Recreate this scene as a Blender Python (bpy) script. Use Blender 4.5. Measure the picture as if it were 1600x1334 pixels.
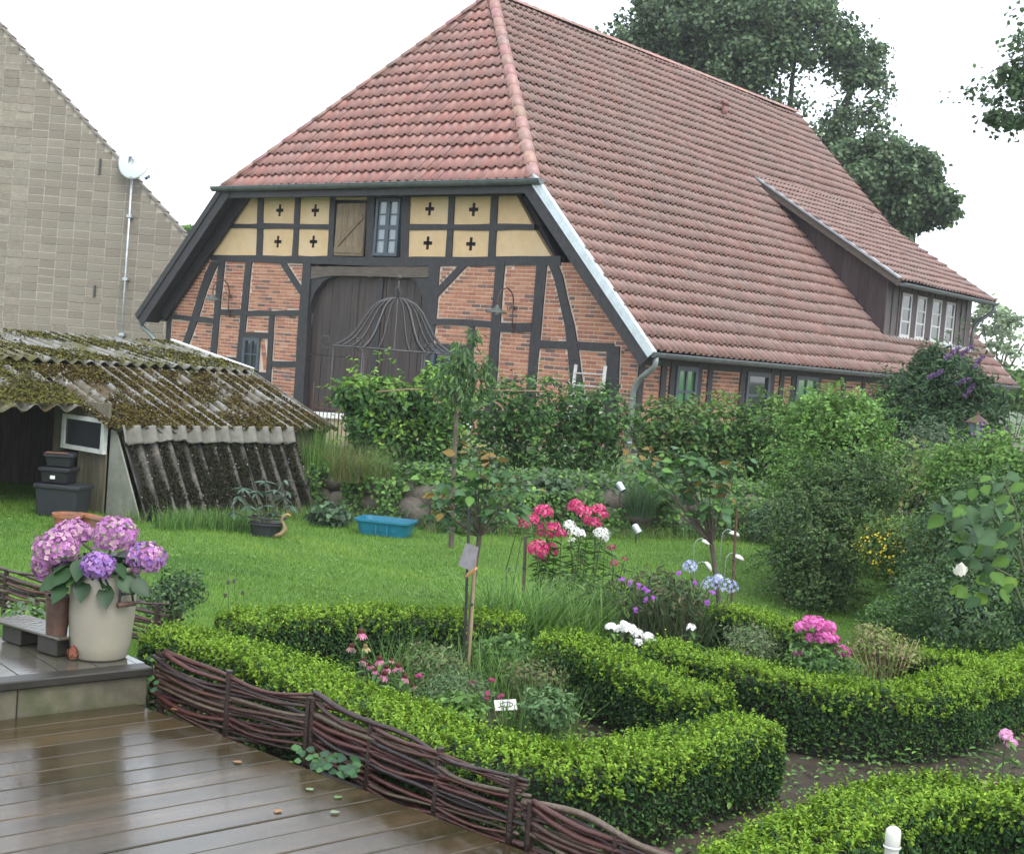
import bpy, bmesh, math, random
import numpy as np
from mathutils import Matrix, Vector

# ------------------------------------------------------------------ camera, light, exposure
for o in list(bpy.data.objects):
    bpy.data.objects.remove(o)
SC = bpy.context.scene
COL = SC.collection
rnd = random.Random(7)
rng = np.random.default_rng(11)
PI = math.pi
R = math.radians

F_PX, PITCH, ROLL, EYE = 2149.5, -0.0521, 0.0794, 2.0     # focal length in pixels of a 1600 px wide frame
def cam_axes():
    cp, sp = math.cos(PITCH), math.sin(PITCH)
    f = np.array([0, cp, sp]); r = np.array([1.0, 0, 0]); u = np.cross(r, f)
    cr, sr = math.cos(ROLL), math.sin(ROLL)
    return cr * r + sr * u, -sr * r + cr * u, f
CR, CU, CF = cam_axes()
CPOS = np.array([0, 0, EYE])
cam = bpy.data.cameras.new('camera')
cam.sensor_fit = 'HORIZONTAL'
cam.sensor_width = 36.0
cam.lens = 36.0 * F_PX / 1600
cam.clip_end = 3000
cam.clip_start = 0.05
camo = bpy.data.objects.new('camera', cam)
COL.objects.link(camo)
m = Matrix(((CR[0], CU[0], -CF[0], 0), (CR[1], CU[1], -CF[1], 0), (CR[2], CU[2], -CF[2], EYE), (0, 0, 0, 1)))
camo.matrix_world = m
SC.camera = camo

SUN_EL, SUN_ROT = R(52), R(150)
w = bpy.data.worlds.new("World")
SC.world = w
w.use_nodes = True
nt = w.node_tree
for n in list(nt.nodes):
    nt.nodes.remove(n)
out = nt.nodes.new('ShaderNodeOutputWorld')
bg1 = nt.nodes.new('ShaderNodeBackground')
bg2 = nt.nodes.new('ShaderNodeBackground')
add = nt.nodes.new('ShaderNodeAddShader')
sky = nt.nodes.new('ShaderNodeTexSky')
sky.sky_type = 'NISHITA'
sky.sun_disc = False
sky.sun_elevation = SUN_EL
sky.sun_rotation = SUN_ROT
bg1.inputs['Strength'].default_value = 0.05
bg2.inputs['Color'].default_value = (0.93, 0.96, 1.0, 1)          # the closed white cloud deck over the whole sky
bg2.inputs['Strength'].default_value = 0.80
nt.links.new(sky.outputs[0], bg1.inputs['Color'])
nt.links.new(bg1.outputs[0], add.inputs[0])
nt.links.new(bg2.outputs[0], add.inputs[1])
nt.links.new(add.outputs[0], out.inputs['Surface'])
sl = bpy.data.lights.new('sun', 'SUN')
sl.energy = 1.1
sl.angle = R(35)
sl.color = (1.0, 0.97, 0.92)
so = bpy.data.objects.new('sun', sl)
COL.objects.link(so)
# direction to the sun: rotation is clockwise from +Y
sd = Vector((math.sin(SUN_ROT) * math.cos(SUN_EL), math.cos(SUN_ROT) * math.cos(SUN_EL), math.sin(SUN_EL)))
so.rotation_euler = sd.to_track_quat('Z', 'Y').to_euler()
SC.view_settings.view_transform = 'Standard'
SC.view_settings.look = 'None'
SC.view_settings.gamma = 1.0
SC.view_settings.use_curve_mapping = False
SC.view_settings.exposure = 1.2
SC.render.engine = 'CYCLES'
SC.cycles.max_bounces = 6
SC.cycles.transparent_max_bounces = 4
SC.cycles.use_denoising = True

# ------------------------------------------------------------------ from a pixel to a place
def ray(px, py):
    return CF + CR * ((px - 800) / F_PX) - CU * ((py - 667) / F_PX)
def P(px, py, z=0.0):                       # on the level plane z
    d = ray(px, py)
    return CPOS + d * ((z - EYE) / d[2])
def D(px, py, dist):                        # at a distance along +Y
    d = ray(px, py)
    return CPOS + d * (dist / d[1])
def vec(p):
    return Vector((float(p[0]), float(p[1]), float(p[2])))

# ------------------------------------------------------------------ objects
def tag(o, label=None, cat=None, group=None, kind=None):
    if label: o['label'] = label
    if cat: o['category'] = cat
    if group: o['group'] = group
    if kind: o['kind'] = kind
    return o
def thing(name, label, cat, loc=(0, 0, 0), rotz=0.0, group=None):
    o = bpy.data.objects.new(name, None)
    COL.objects.link(o)
    o.empty_display_size = 0.1
    o.location = tuple(float(v) for v in loc)
    o.rotation_euler = (0, 0, rotz)
    return tag(o, label, cat, group)
def root_inv(p):
    while p.parent:
        p = p.parent
    return (Matrix.Translation(p.location) @ p.rotation_euler.to_matrix().to_4x4()).inverted()
def link(name, me, parent=None, kind=None, label=None):
    o = bpy.data.objects.new(name, me)
    COL.objects.link(o)
    if parent is not None: o.parent = parent
    if kind: o['kind'] = kind
    if label: o['label'] = label
    return o
def clone(o, loc, rotz, label=None, scale=None):
    r = o.copy(); COL.objects.link(r)
    r.location = tuple(float(v) for v in loc); r.rotation_euler = (0, 0, rotz)
    if scale: r.scale = (scale,) * 3
    if label: r['label'] = label
    for ch in o.children:
        c = ch.copy(); COL.objects.link(c); c.parent = r
        for g in ch.children:
            d = g.copy(); COL.objects.link(d); d.parent = c
    return r

class MB:
    """collects geometry; build() links it as one mesh object"""
    def __init__(s):
        s.v = []; s.f = []; s.c = []; s.cur = (1, 1, 1)
    def add(s, vs, fs):
        b = len(s.v)
        s.v.extend([tuple(float(x) for x in p) for p in vs])
        s.c.extend([s.cur] * len(vs))
        s.f.extend([tuple(b + i for i in f) for f in fs])
    def box(s, lo, hi, jit=0.0):
        x0, y0, z0 = lo; x1, y1, z1 = hi
        vs = [(x0, y0, z0), (x1, y0, z0), (x1, y1, z0), (x0, y1, z0), (x0, y0, z1), (x1, y0, z1), (x1, y1, z1), (x0, y1, z1)]
        if jit: vs = [tuple(c + rnd.uniform(-jit, jit) for c in p) for p in vs]
        s.add(vs, [(3, 2, 1, 0), (4, 5, 6, 7), (0, 1, 5, 4), (1, 2, 6, 5), (2, 3, 7, 6), (3, 0, 4, 7)])
    def obox(s, c, ax, ay, az):               # centre and three half-axis vectors
        c, ax, ay, az = map(np.array, (c, ax, ay, az))
        vs = [c - ax - ay - az, c + ax - ay - az, c + ax + ay - az, c - ax + ay - az, c - ax - ay + az, c + ax - ay + az, c + ax + ay + az, c - ax + ay + az]
        s.add(vs, [(3, 2, 1, 0), (4, 5, 6, 7), (0, 1, 5, 4), (1, 2, 6, 5), (2, 3, 7, 6), (3, 0, 4, 7)])
    def beam(s, p, q, wdt, hgt, up=(0, 0, 1)):
        p, q, up = np.array(p, float), np.array(q, float), np.array(up, float)
        d = (q - p) / 2; L = np.linalg.norm(d)
        side = np.cross(d, up); side = side / max(1e-9, np.linalg.norm(side)); u2 = np.cross(side, d / L)
        s.obox((p + q) / 2, d, side * wdt / 2, u2 * hgt / 2)
    def tube(s, pts, rad, n=6, cap=True):
        pts = [np.array(p, float) for p in pts]
        rads = rad if hasattr(rad, '__len__') else [rad] * len(pts)
        ref = np.array((0.31, 0.17, 0.93)); rings = []
        t0 = pts[1] - pts[0]
        a = np.cross(t0, ref); a = a / max(1e-9, np.linalg.norm(a))
        for i, p in enumerate(pts):
            t = pts[min(i + 1, len(pts) - 1)] - pts[max(i - 1, 0)]
            t = t / max(1e-9, np.linalg.norm(t))
            a = a - t * (a @ t); a = a / max(1e-9, np.linalg.norm(a)); b = np.cross(t, a)
            rings.append([p + rads[i] * (a * math.cos(2 * PI * k / n) + b * math.sin(2 * PI * k / n)) for k in range(n)])
        vs = [q for r_ in rings for q in r_]; fs = []
        for i in range(len(pts) - 1):
            for k in range(n):
                fs.append((i * n + k, i * n + (k + 1) % n, (i + 1) * n + (k + 1) % n, (i + 1) * n + k))
        if cap:
            fs.append(tuple(range(n))[::-1]); fs.append(tuple((len(pts) - 1) * n + k for k in range(n)))
        s.add(vs, fs)
    def lathe(s, prof, c=(0, 0, 0), n=24, squash=1.0):          # profile (radius, z)
        vs = []; fs = []
        for r_, z in prof:
            for k in range(n):
                vs.append((c[0] + r_ * math.cos(2 * PI * k / n), c[1] + squash * r_ * math.sin(2 * PI * k / n), c[2] + z))
        for i in range(len(prof) - 1):
            for k in range(n):
                fs.append((i * n + k, i * n + (k + 1) % n, (i + 1) * n + (k + 1) % n, (i + 1) * n + k))
        s.add(vs, fs)
    def prism(s, poly, y0, y1):                # polygon in x,z, extruded in y
        n = len(poly)
        vs = [(x, y0, z) for x, z in poly] + [(x, y1, z) for x, z in poly]
        fs = [tuple(range(n)), tuple(range(2 * n - 1, n - 1, -1))]
        for i in range(n):
            j = (i + 1) % n
            fs.append((j, i, n + i, n + j))
        s.add(vs, fs)
    def mesh(s, name, mat=None, smooth=False, inv=None, bevel=0.0, color=False):
        me = bpy.data.meshes.new(name)
        vs = s.v
        if inv is not None:
            vs = [tuple(inv @ Vector(p)) for p in vs]
        me.from_pydata(vs, [], s.f)
        if color:
            at = me.color_attributes.new('Col', 'FLOAT_COLOR', 'POINT')
            arr = np.ones((len(vs), 4), np.float32); arr[:, :3] = np.array(s.c, np.float32)
            at.data.foreach_set('color', arr.ravel())
        bm = bmesh.new(); bm.from_mesh(me)
        bmesh.ops.recalc_face_normals(bm, faces=bm.faces)
        if bevel > 0:
            es = [e for e in bm.edges if len(e.link_faces) == 2 and e.calc_face_angle(0) > 0.6]
            bmesh.ops.bevel(bm, geom=es, offset=bevel, segments=1, affect='EDGES', clamp_overlap=True)
        bm.to_mesh(me); bm.free()
        if smooth:
            me.polygons.foreach_set('use_smooth', [True] * len(me.polygons))
        if mat: me.materials.append(mat)
        me.update()
        return me
    def build(s, name, mat, parent=None, smooth=False, world=True, bevel=0.0, color=False, kind=None, label=None):
        inv = root_inv(parent) if (parent is not None and world) else None
        return link(name, s.mesh(name, mat, smooth, inv, bevel, color), parent, kind, label)

def fast_mesh(name, V, F, mat, C=None, smooth=False):
    """numpy vertices (n,3) and equal-sized faces (m,k)"""
    me = bpy.data.meshes.new(name)
    k = F.shape[1]
    me.vertices.add(len(V)); me.vertices.foreach_set('co', np.ascontiguousarray(V, np.float32).ravel())
    me.loops.add(F.size); me.loops.foreach_set('vertex_index', np.ascontiguousarray(F, np.int32).ravel())
    me.polygons.add(len(F)); me.polygons.foreach_set('loop_start', np.arange(0, F.size, k, dtype=np.int32))
    if smooth: me.polygons.foreach_set('use_smooth', np.ones(len(F), bool))
    if C is not None:
        at = me.color_attributes.new('Col', 'FLOAT_COLOR', 'POINT')
        a = np.ones((len(V), 4), np.float32); a[:, :3] = C
        at.data.foreach_set('color', a.ravel())
    me.materials.append(mat)
    me.update(calc_edges=True)
    return me
def unit(a):
    return a / np.maximum(1e-9, np.linalg.norm(a, axis=-1, keepdims=True))

def lumps(d, seed, k=6, f=3.0):
    q = np.random.default_rng(seed); A = q.normal(size=(k, 3)) * f; ph = q.uniform(0, 6.28, k)
    return np.sin(d @ A.T + ph).mean(1) * 1.0

# ------------------------------------------------------------------ materials
def mat(name, col=(.5, .5, .5), rough=.6, attr=False, var=.25, scale=8.0, bump=.0, bscale=None, spec=.5, metal=0.0, second=None, sscale=3.0, slo=.45, shi=.6,
        transl=0.0, stretch=None, rvar=0.0, coat=0.0, objrand=0.0):
    mt = bpy.data.materials.new(name); mt.use_nodes = True
    t = mt.node_tree; N = t.nodes; Lk = t.links
    b = N['Principled BSDF']; outn = N['Material Output']
    b.inputs['Roughness'].default_value = rough
    b.inputs['Specular IOR Level'].default_value = spec
    b.inputs['Metallic'].default_value = metal
    if coat:
        b.inputs['Coat Weight'].default_value = coat; b.inputs['Coat Roughness'].default_value = .12
    tc = N.new('ShaderNodeTexCoord'); src = tc.outputs['Object']
    if stretch:
        mp = N.new('ShaderNodeMapping'); mp.inputs['Scale'].default_value = stretch
        Lk.new(src, mp.inputs['Vector']); src = mp.outputs['Vector']
    if attr:
        a = N.new('ShaderNodeAttribute'); a.attribute_name = 'Col'; base = a.outputs['Color']
    else:
        c = N.new('ShaderNodeRGB'); c.outputs[0].default_value = (*col, 1); base = c.outputs[0]
    def mul(base, fac_out, lo, hi, blend='MULTIPLY'):
        mr = N.new('ShaderNodeMapRange'); mr.inputs['To Min'].default_value = lo; mr.inputs['To Max'].default_value = hi
        mr.inputs['From Min'].default_value = .3; mr.inputs['From Max'].default_value = .7
        Lk.new(fac_out, mr.inputs['Value'])
        mx = N.new('ShaderNodeMix'); mx.data_type = 'RGBA'; mx.blend_type = 'MULTIPLY'; mx.inputs[0].default_value = 1.0
        Lk.new(base, mx.inputs[6]); Lk.new(mr.outputs[0], mx.inputs[7])
        return mx.outputs[2]
    nz = None
    if var > 0:
        nz = N.new('ShaderNodeTexNoise'); nz.inputs['Scale'].default_value = scale; nz.inputs['Detail'].default_value = 6; nz.inputs['Roughness'].default_value = .65
        Lk.new(src, nz.inputs['Vector'])
        base = mul(base, nz.outputs['Fac'], 1 - var, 1 + var)
    if objrand:
        oi = N.new('ShaderNodeObjectInfo')
        mr = N.new('ShaderNodeMapRange'); mr.inputs['To Min'].default_value = 1 - objrand; mr.inputs['To Max'].default_value = 1 + objrand
        Lk.new(oi.outputs['Random'], mr.inputs['Value'])
        mx = N.new('ShaderNodeMix'); mx.data_type = 'RGBA'; mx.blend_type = 'MULTIPLY'; mx.inputs[0].default_value = 1.0
        Lk.new(base, mx.inputs[6]); Lk.new(mr.outputs[0], mx.inputs[7]); base = mx.outputs[2]
    if second:
        n2 = N.new('ShaderNodeTexNoise'); n2.inputs['Scale'].default_value = sscale; n2.inputs['Detail'].default_value = 8; n2.inputs['Roughness'].default_value = .7
        Lk.new(src, n2.inputs['Vector'])
        mr = N.new('ShaderNodeMapRange'); mr.inputs['From Min'].default_value = slo; mr.inputs['From Max'].default_value = shi
        Lk.new(n2.outputs['Fac'], mr.inputs['Value'])
        mx = N.new('ShaderNodeMix'); mx.data_type = 'RGBA'
        Lk.new(mr.outputs[0], mx.inputs[0]); Lk.new(base, mx.inputs[6]); mx.inputs[7].default_value = (*second, 1)
        base = mx.outputs[2]
    Lk.new(base, b.inputs['Base Color'])
    if rvar and nz:
        n3 = N.new('ShaderNodeTexNoise'); n3.inputs['Scale'].default_value = scale * .35; n3.inputs['Detail'].default_value = 5
        Lk.new(src, n3.inputs['Vector'])
        mr = N.new('ShaderNodeMapRange'); mr.inputs['From Min'].default_value = .35; mr.inputs['From Max'].default_value = .65
        mr.inputs['To Min'].default_value = max(.03, rough - rvar); mr.inputs['To Max'].default_value = rough + rvar
        Lk.new(n3.outputs['Fac'], mr.inputs['Value']); Lk.new(mr.outputs[0], b.inputs['Roughness'])
    if bump > 0:
        nb = N.new('ShaderNodeTexNoise'); nb.inputs['Scale'].default_value = bscale or scale * 2; nb.inputs['Detail'].default_value = 7
        Lk.new(src, nb.inputs['Vector'])
        bp = N.new('ShaderNodeBump'); bp.inputs['Strength'].default_value = bump; bp.inputs['Distance'].default_value = .01
        Lk.new(nb.outputs['Fac'], bp.inputs['Height']); Lk.new(bp.outputs[0], b.inputs['Normal'])
    if transl > 0:
        tr = N.new('ShaderNodeBsdfTranslucent'); Lk.new(base, tr.inputs['Color'])
        ms = N.new('ShaderNodeMixShader'); ms.inputs[0].default_value = transl
        Lk.new(b.outputs[0], ms.inputs[1]); Lk.new(tr.outputs[0], ms.inputs[2]); Lk.new(ms.outputs[0], outn.inputs['Surface'])
    return mt
def glass(name, col=(.02, .025, .03), rough=.03):
    mt = bpy.data.materials.new(name); mt.use_nodes = True
    b = mt.node_tree.nodes['Principled BSDF']
    b.inputs['Base Color'].default_value = (*col, 1); b.inputs['Roughness'].default_value = rough; b.inputs['Specular IOR Level'].default_value = .9
    return mt

M = {}
M['timber'] = mat('timber', (.024, .0225, .025), .62, var=.5, scale=14, bump=.6, bscale=40, stretch=(1, 1, .6))
M['brick'] = mat('brick', attr=True, rough=.85, var=.22, scale=22, bump=.5, bscale=70)
M['mortar'] = mat('mortar', (.56, .45, .36), .9, var=.15, scale=20, bump=.3)
M['plaster'] = mat('plaster', (.60, .425, .235), .9, var=.08, scale=5, bump=.35, bscale=18, second=(.62, .48, .31), sscale=1.3, slo=.5, shi=.7)
M['tile'] = mat('tile', attr=True, rough=.42, var=.22, scale=5, bump=.15, bscale=60, spec=.5, second=(.15, .115, .095), sscale=.5, slo=.45, shi=.95, rvar=.06, objrand=.06)
M['zinc'] = mat('zinc', (.50, .56, .58), .38, var=.15, scale=6, metal=.35)
M['lead'] = mat('lead', (.20, .22, .24), .5, var=.3, scale=6, metal=.3)
M['gutter'] = mat('gutter', (.14, .16, .165), .42, var=.25, scale=5, metal=.5)
M['doorwood'] = mat('doorwood', (.036, .029, .026), .7, var=.55, scale=7, bump=.5, bscale=30, stretch=(6, 1, .35), second=(.06, .042, .036), sscale=2.5)
M['oldwood'] = mat('oldwood', (.20, .145, .09), .8, var=.4, scale=9, bump=.5, bscale=26, stretch=(5, 1, .4), objrand=.15)
M['lintel'] = mat('lintel', (.095, .075, .06), .8, var=.4, scale=9, bump=.5, stretch=(.5, 1, 5))
M['darkbrown'] = mat('darkbrown', (.050, .030, .030), .6, var=.4, scale=5, bump=.4, stretch=(4, 4, .4), objrand=.25)
M['battens'] = mat('battens', (.085, .070, .066), .6, var=.4, scale=5, bump=.4, stretch=(4, 4, .4), objrand=.2)
M['bluepaint'] = mat('bluepaint', (.045, .065, .085), .45, var=.2, scale=8)
M['whitepaint'] = mat('whitepaint', (.66, .66, .63), .45, var=.08, scale=8)
M['weatherwhite'] = mat('weatherwhite', (.50, .52, .48), .6, var=.2, scale=9, bump=.3)
M['glass'] = glass('glass')
M['paleglass'] = glass('paleglass', (.20, .24, .27), .06)
M['greenlitglass'] = glass('greenlitglass', (.07, .22, .07), .08)  # green light on the panes, put into the base colour
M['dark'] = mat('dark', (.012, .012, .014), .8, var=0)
M['curtain'] = mat('curtain', (.55, .53, .50), .8, var=.1)
M['block'] = mat('block', attr=True, rough=.92, var=.22, scale=9, bump=.7, bscale=30, second=(.19, .17, .135), sscale=.35, slo=.45, shi=.85)
M['blockmortar'] = mat('blockmortar', (.38, .35, .29), .95, var=.2, scale=9)
M['blackiron'] = mat('blackiron', (.055, .052, .054), .42, var=.4, scale=30, metal=.4)
M['rust'] = mat('rust', (.085, .045, .03), .75, var=.5, scale=30, bump=.4)
M['galv'] = mat('galv', (.42, .45, .47), .4, var=.2, scale=9, metal=.6)
M['dishwhite'] = mat('dishwhite', (.60, .64, .64), .4, var=.05)
M['leaf'] = mat('leaf', attr=True, rough=.5, var=0, spec=.3, transl=.32)
M['leafgloss'] = mat('leafgloss', attr=True, rough=.42, var=0, spec=.32, transl=.16)
M['petal'] = mat('petal', attr=True, rough=.6, var=0, spec=.3, transl=.25)
M['bark'] = mat('bark', (.085, .066, .05), .85, var=.5, scale=20, bump=.8, bscale=40, stretch=(1, 1, .3))
M['stem'] = mat('stem', (.06, .075, .03), .6, var=.3, scale=20)

# ------------------------------------------------------------------ the timber-framed barn
BTH = -0.68654
BCAM = np.array([21.41407, -20.51697, 3.66742])
BW, BE1, BZ0, BZ1, BSET, BL = 7.62224, 4.64872, 3.94016, 7.04120, 3.65203, 18.49834
BZ2 = BZ1 + (BZ1 - BZ0) / (BW - BE1) * BE1
YW = 0.5                                     # the gable wall stands back under the verge
XS = 7.05                                    # the long side wall
ZB = 1.75                                    # foot of the walls, in the barn's own heights
ct, st = math.cos(BTH), math.sin(BTH)
def to_barn(v, point=True):
    v = np.array(v, float)
    if point: v = v - CPOS
    r_ = np.array((v[0] * ct + v[1] * st, -v[0] * st + v[1] * ct, v[2]))
    return r_ + BCAM if point else r_
def from_barn(p):
    q = np.array(p, float) - BCAM
    return np.array((q[0] * ct - q[1] * st, q[0] * st + q[1] * ct, q[2])) + CPOS
def G(px, py, y=YW):                         # point of the gable wall seen at a pixel, as (x, z)
    d = to_barn(ray(px, py), False); t = (y - BCAM[1]) / d[1]
    p = BCAM + d * t
    return (p[0], p[2])
def S(px, py, x=XS):                         # the same on the long side wall, as (y, z)
    d = to_barn(ray(px, py), False); t = (x - BCAM[0]) / d[0]
    p = BCAM + d * t
    return (p[1], p[2])
barn_at = from_barn((0, 0, 0))
barn = thing('timber_framed_barn', 'large half-timbered brick barn with red pantile hipped roof and arched dark door', 'barn', barn_at, BTH)
def bpart(mb, name, m, **k):
    return mb.build(name, m, k.pop('parent', barn), world=False, **k)

def wobble(poly, amp=.012, step=.45):
    res = []
    n = len(poly)
    for i in range(n):
        a, b = poly[i], poly[(i + 1) % n]
        L = math.hypot(b[0] - a[0], b[1] - a[1]); k = max(1, int(L / step))
        for j in range(k):
            t = j / k
            q = (a[0] + (b[0] - a[0]) * t, a[1] + (b[1] - a[1]) * t)
            if 0 < j: q = (q[0] + rnd.uniform(-amp, amp), q[1] + rnd.uniform(-amp, amp))
            res.append(q)
    return res
def inside(poly, xs, z):
    """even-odd rule for many x at one z"""
    c = np.zeros(xs.shape, bool)
    n = len(poly)
    for i in range(n):
        (x1, z1), (x2, z2) = poly[i], poly[(i + 1) % n]
        if (z1 > z) != (z2 > z):
            c ^= xs < (x2 - x1) * (z - z1) / (z2 - z1) + x1
    return c

def roof_x(z, drop=0.0):                      # x of the roof plane (right side) at height z
    return BW - (z + drop - BZ0) * (BW - BE1) / (BZ1 - BZ0)

gz = lambda px, py: G(px, py)[1]
# timbers given as outlines on the gable: (part name, pixel outline)
T = [
 ('tie_beam', [(329, 398), (600, 402), (877, 400), (877, 415), (610, 416.5), (331, 408)]),
 ('top_plate', [(384, 297), (815, 290), (815, 306), (384, 309.5)]),
 ('loft_rail', [(352, 349.5), (460, 350), (517, 351), (516, 359), (460, 358), (352, 357)]),
 ('loft_rail', [(632, 350), (836, 351), (836, 360), (632, 360)]),
 ('loft_post', [(404.5, 305), (413.5, 305), (410.4, 401), (401.4, 401)]),
 ('loft_post', [(463, 305), (470.5, 305), (466, 402), (457, 402)]),
 ('loft_post', [(517, 305), (524.5, 305), (521.5, 403), (512.5, 403)]),
 ('loft_post', [(575, 305), (587, 305), (584, 404), (572, 404)]),
 ('loft_post', [(629, 305), (642.5, 305), (638.5, 404), (627, 404)]),
 ('loft_post', [(702.8, 305), (712, 305), (707, 404), (697, 404)]),
 ('loft_post', [(769, 305), (779.5, 305), (774.5, 404), (763.5, 404)]),
 ('corner_post', [(262, 497), (268.5, 498), (262, 600), (255.5, 600)]),
 ('curved_brace', [(331, 409), (343, 409), (333, 432), (324, 455), (310, 500), (298, 532), (284, 572), (273, 572), (289, 530), (299.5, 500), (313.5, 452), (321, 430)]),
 ('post', [(343, 408), (352.5, 408), (346, 470), (335, 600), (326, 600), (337, 470)]),
 ('rail', [(264, 490.5), (338, 497.5), (337, 506), (264, 498)]),
 ('rail', [(345, 483.5), (380, 483), (380, 493), (345, 492)]),
 ('post', [(385.5, 408), (394.5, 409), (388, 480), (376, 610), (366, 610), (378, 480)]),
 ('rail', [(386, 486), (472, 484.5), (472, 493), (386, 494)]),
 ('brace', [(438, 411), (448, 411), (474, 452), (474, 466)]),
 ('door_post', [(475.5, 410), (487.5, 410), (482, 500), (472, 690), (456, 690), (468, 500)]),
 ('short_post', [(422.5, 491), (429.5, 491), (422, 640), (414, 640)]),
 ('rail', [(335, 556.5), (372, 558.5), (372, 567.5), (335, 566)]),
 ('rail', [(420, 563.5), (466, 564.5), (466, 574), (420, 573)]),
 ('rail', [(270, 557), (330, 566), (330, 577), (270, 569)]),
 ('lintel', [(376, 518.5), (423, 520), (422, 529), (375, 528)]),
 ('sill', [(371, 580), (419, 582), (418, 594), (370, 592)]),
 ('door_post', [(671, 411), (688, 411), (684, 480), (677.5, 540), (664, 720), (648, 720), (662, 540), (668, 480)]),
 ('brace', [(719.5, 413), (733, 413), (678, 471), (678.5, 456)]),
 ('post', [(776.5, 410), (790, 410), (783, 500), (768, 720), (753, 720), (768, 520)]),
 ('rail', [(677, 498), (730, 499), (770, 502), (769, 512), (730, 509), (677, 507.5)]),
 ('rail', [(776, 504), (832, 504.5), (831, 518.5), (776, 518)]),
 ('short_post', [(733.5, 506), (742, 507), (735, 720), (725, 720)]),
 ('lintel', [(670, 536), (738, 540), (737, 549), (669, 545)]),
 ('post', [(840, 410), (855.5, 410), (850, 470), (838, 608), (830, 720), (815, 720), (826, 580), (834, 480)]),
 ('curved_brace', [(857, 410), (872, 412), (880, 432), (887, 465), (898.5, 510), (910, 590), (921, 690), (905, 690), (892, 590), (884, 510), (873, 460), (867, 436)]),
 ('rail', [(841, 531), (960, 536.5), (960, 549), (841, 544)]),
 ('corner_post', [(949, 540), (969, 541), (963, 720), (944, 720)]),
 ('rail', [(735, 640), (960, 646), (960, 656), (735, 650)]),
]
polys = []
for nm, pl in T:
    q = [G(*p) for p in pl]
    polys.append((nm, q))
for nm, q in polys:
    mb = MB(); mb.prism(wobble(q), YW - rnd.uniform(.026, .04), YW + .10)
    bpart(mb, nm, M['timber'])

# brickwork of the gable, course by course between the timbers
BR = [(.35, .145, .085), (.40, .18, .105), (.31, .12, .075), (.43, .21, .125), (.37, .155, .09), (.20, .10, .075), (.145, .09, .075), (.25, .12, .08), (.39, .17, .095)]
brick_protos = []
for k, c in enumerate(BR):
    mb = MB(); mb.cur = c; mb.box((-.5, -.5, -.5), (.5, .5, .5))
    brick_protos.append(mb.mesh('brick', M['brick'], color=True))
bricks = []                                  # (x0,x1,z0,z1)
COURSE, BLEN, JNT = .0795, .25, .0165
ztop = gz(600, 404)
openings = [[G(375, 519), G(423, 519), G(418, 594), G(369, 594)],
            [G(484, 405), G(675, 405), G(656, 720), G(462, 720)],
            [G(670, 536), G(738, 540), G(730, 615), G(662, 612)]]
strip = [G(411.5, 531), G(418.5, 531), G(413.5, 580), G(406.5, 580)]
xs = np.arange(-7.1, 7.15, .01)
nrow = int((ztop - ZB) / COURSE) + 1
for r_ in range(nrow):
  zA_ = ztop - r_ * COURSE - .004; zB_ = zA_ - (COURSE - JNT); hB_ = zA_ - zB_
  used = np.zeros(xs.shape, bool)
  for z0_, z1_ in ((zB_, zA_), (zB_, zB_ + .55 * hB_), (zB_ + .45 * hB_, zA_)):
    free = ~used
    for z in (z0_, (z0_ + z1_) / 2, z1_):
        lim = roof_x(z, .42)
        free &= np.abs(xs) < min(lim, XS)
        for nm, q in polys:
            b = inside(q, xs, z)
            for sft in (-2, -1, 0, 1, 2): free &= ~np.roll(b, sft)
        for q in openings: free &= ~inside(q, xs, z)
    used |= free
    # intervals
    e = np.flatnonzero(np.diff(np.concatenate(([0], free.astype(int), [0]))))
    for a, b in zip(e[::2], e[1::2]):
        xa, xb = xs[a] + .006, xs[b - 1] - .002
        if xb - xa < .04: continue
        off = (0, .125)[r_ % 2]
        k0 = math.floor((xa - off) / BLEN)
        x = xa
        while x < xb - .02:
            nx = min(xb, (k0 + 1) * BLEN + off); k0 += 1
            if nx - x > .045: bricks.append((x, nx - JNT if nx < xb else nx, z0_, z1_))
            x = nx
# soldier courses over the two small windows and the narrow strip beside the left one
def soldier(pa, pb, h):
    (xa, za), (xb, zb) = G(*pa), G(*pb)
    n = int((xb - xa) / .078)
    for i in range(n):
        x = xa + (xb - xa) * i / n
        bricks.append((x + .006, x + .068, za, za + h))
zs = []
for k in range(14):
    (xa, za), (xb, zb) = G(411.8 - k * .36, 578 - k * 3.3), G(418 - k * .36, 578 - k * 3.3)
    bricks.append((min(xa, xb), min(xa, xb) + .14, za, za + .066))
cand = sorted(range(len(bricks)), key=lambda i: -((bricks[i][0] > 2.4) * 10 + bricks[i][1] - bricks[i][0] + .02 * bricks[i][0] + (bricks[i][2] > 3.0)))
single = set(cand[:298])
mbB = MB()
for i, (x0, x1, z0_, z1_) in enumerate(bricks):
    dz = rnd.uniform(-.002, .002); y0 = YW - rnd.uniform(0, .008)
    k = rnd.choices(range(9), weights=(4, 4, 3, 2, 4, 2, 1.6, 2, 4))[0]
    if i in single:
        o = link('brick', brick_protos[k], barn)
        o.scale = (x1 - x0, .08, z1_ - z0_); o.location = ((x0 + x1) / 2, y0 + .04, (z0_ + z1_) / 2 + dz)
    else:
        v = rnd.uniform(.88, 1.1); mbB.cur = tuple(c * v for c in BR[k])
        mbB.box((x0, y0, z0_ + dz), (x1, y0 + .05, z1_ + dz))
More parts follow.
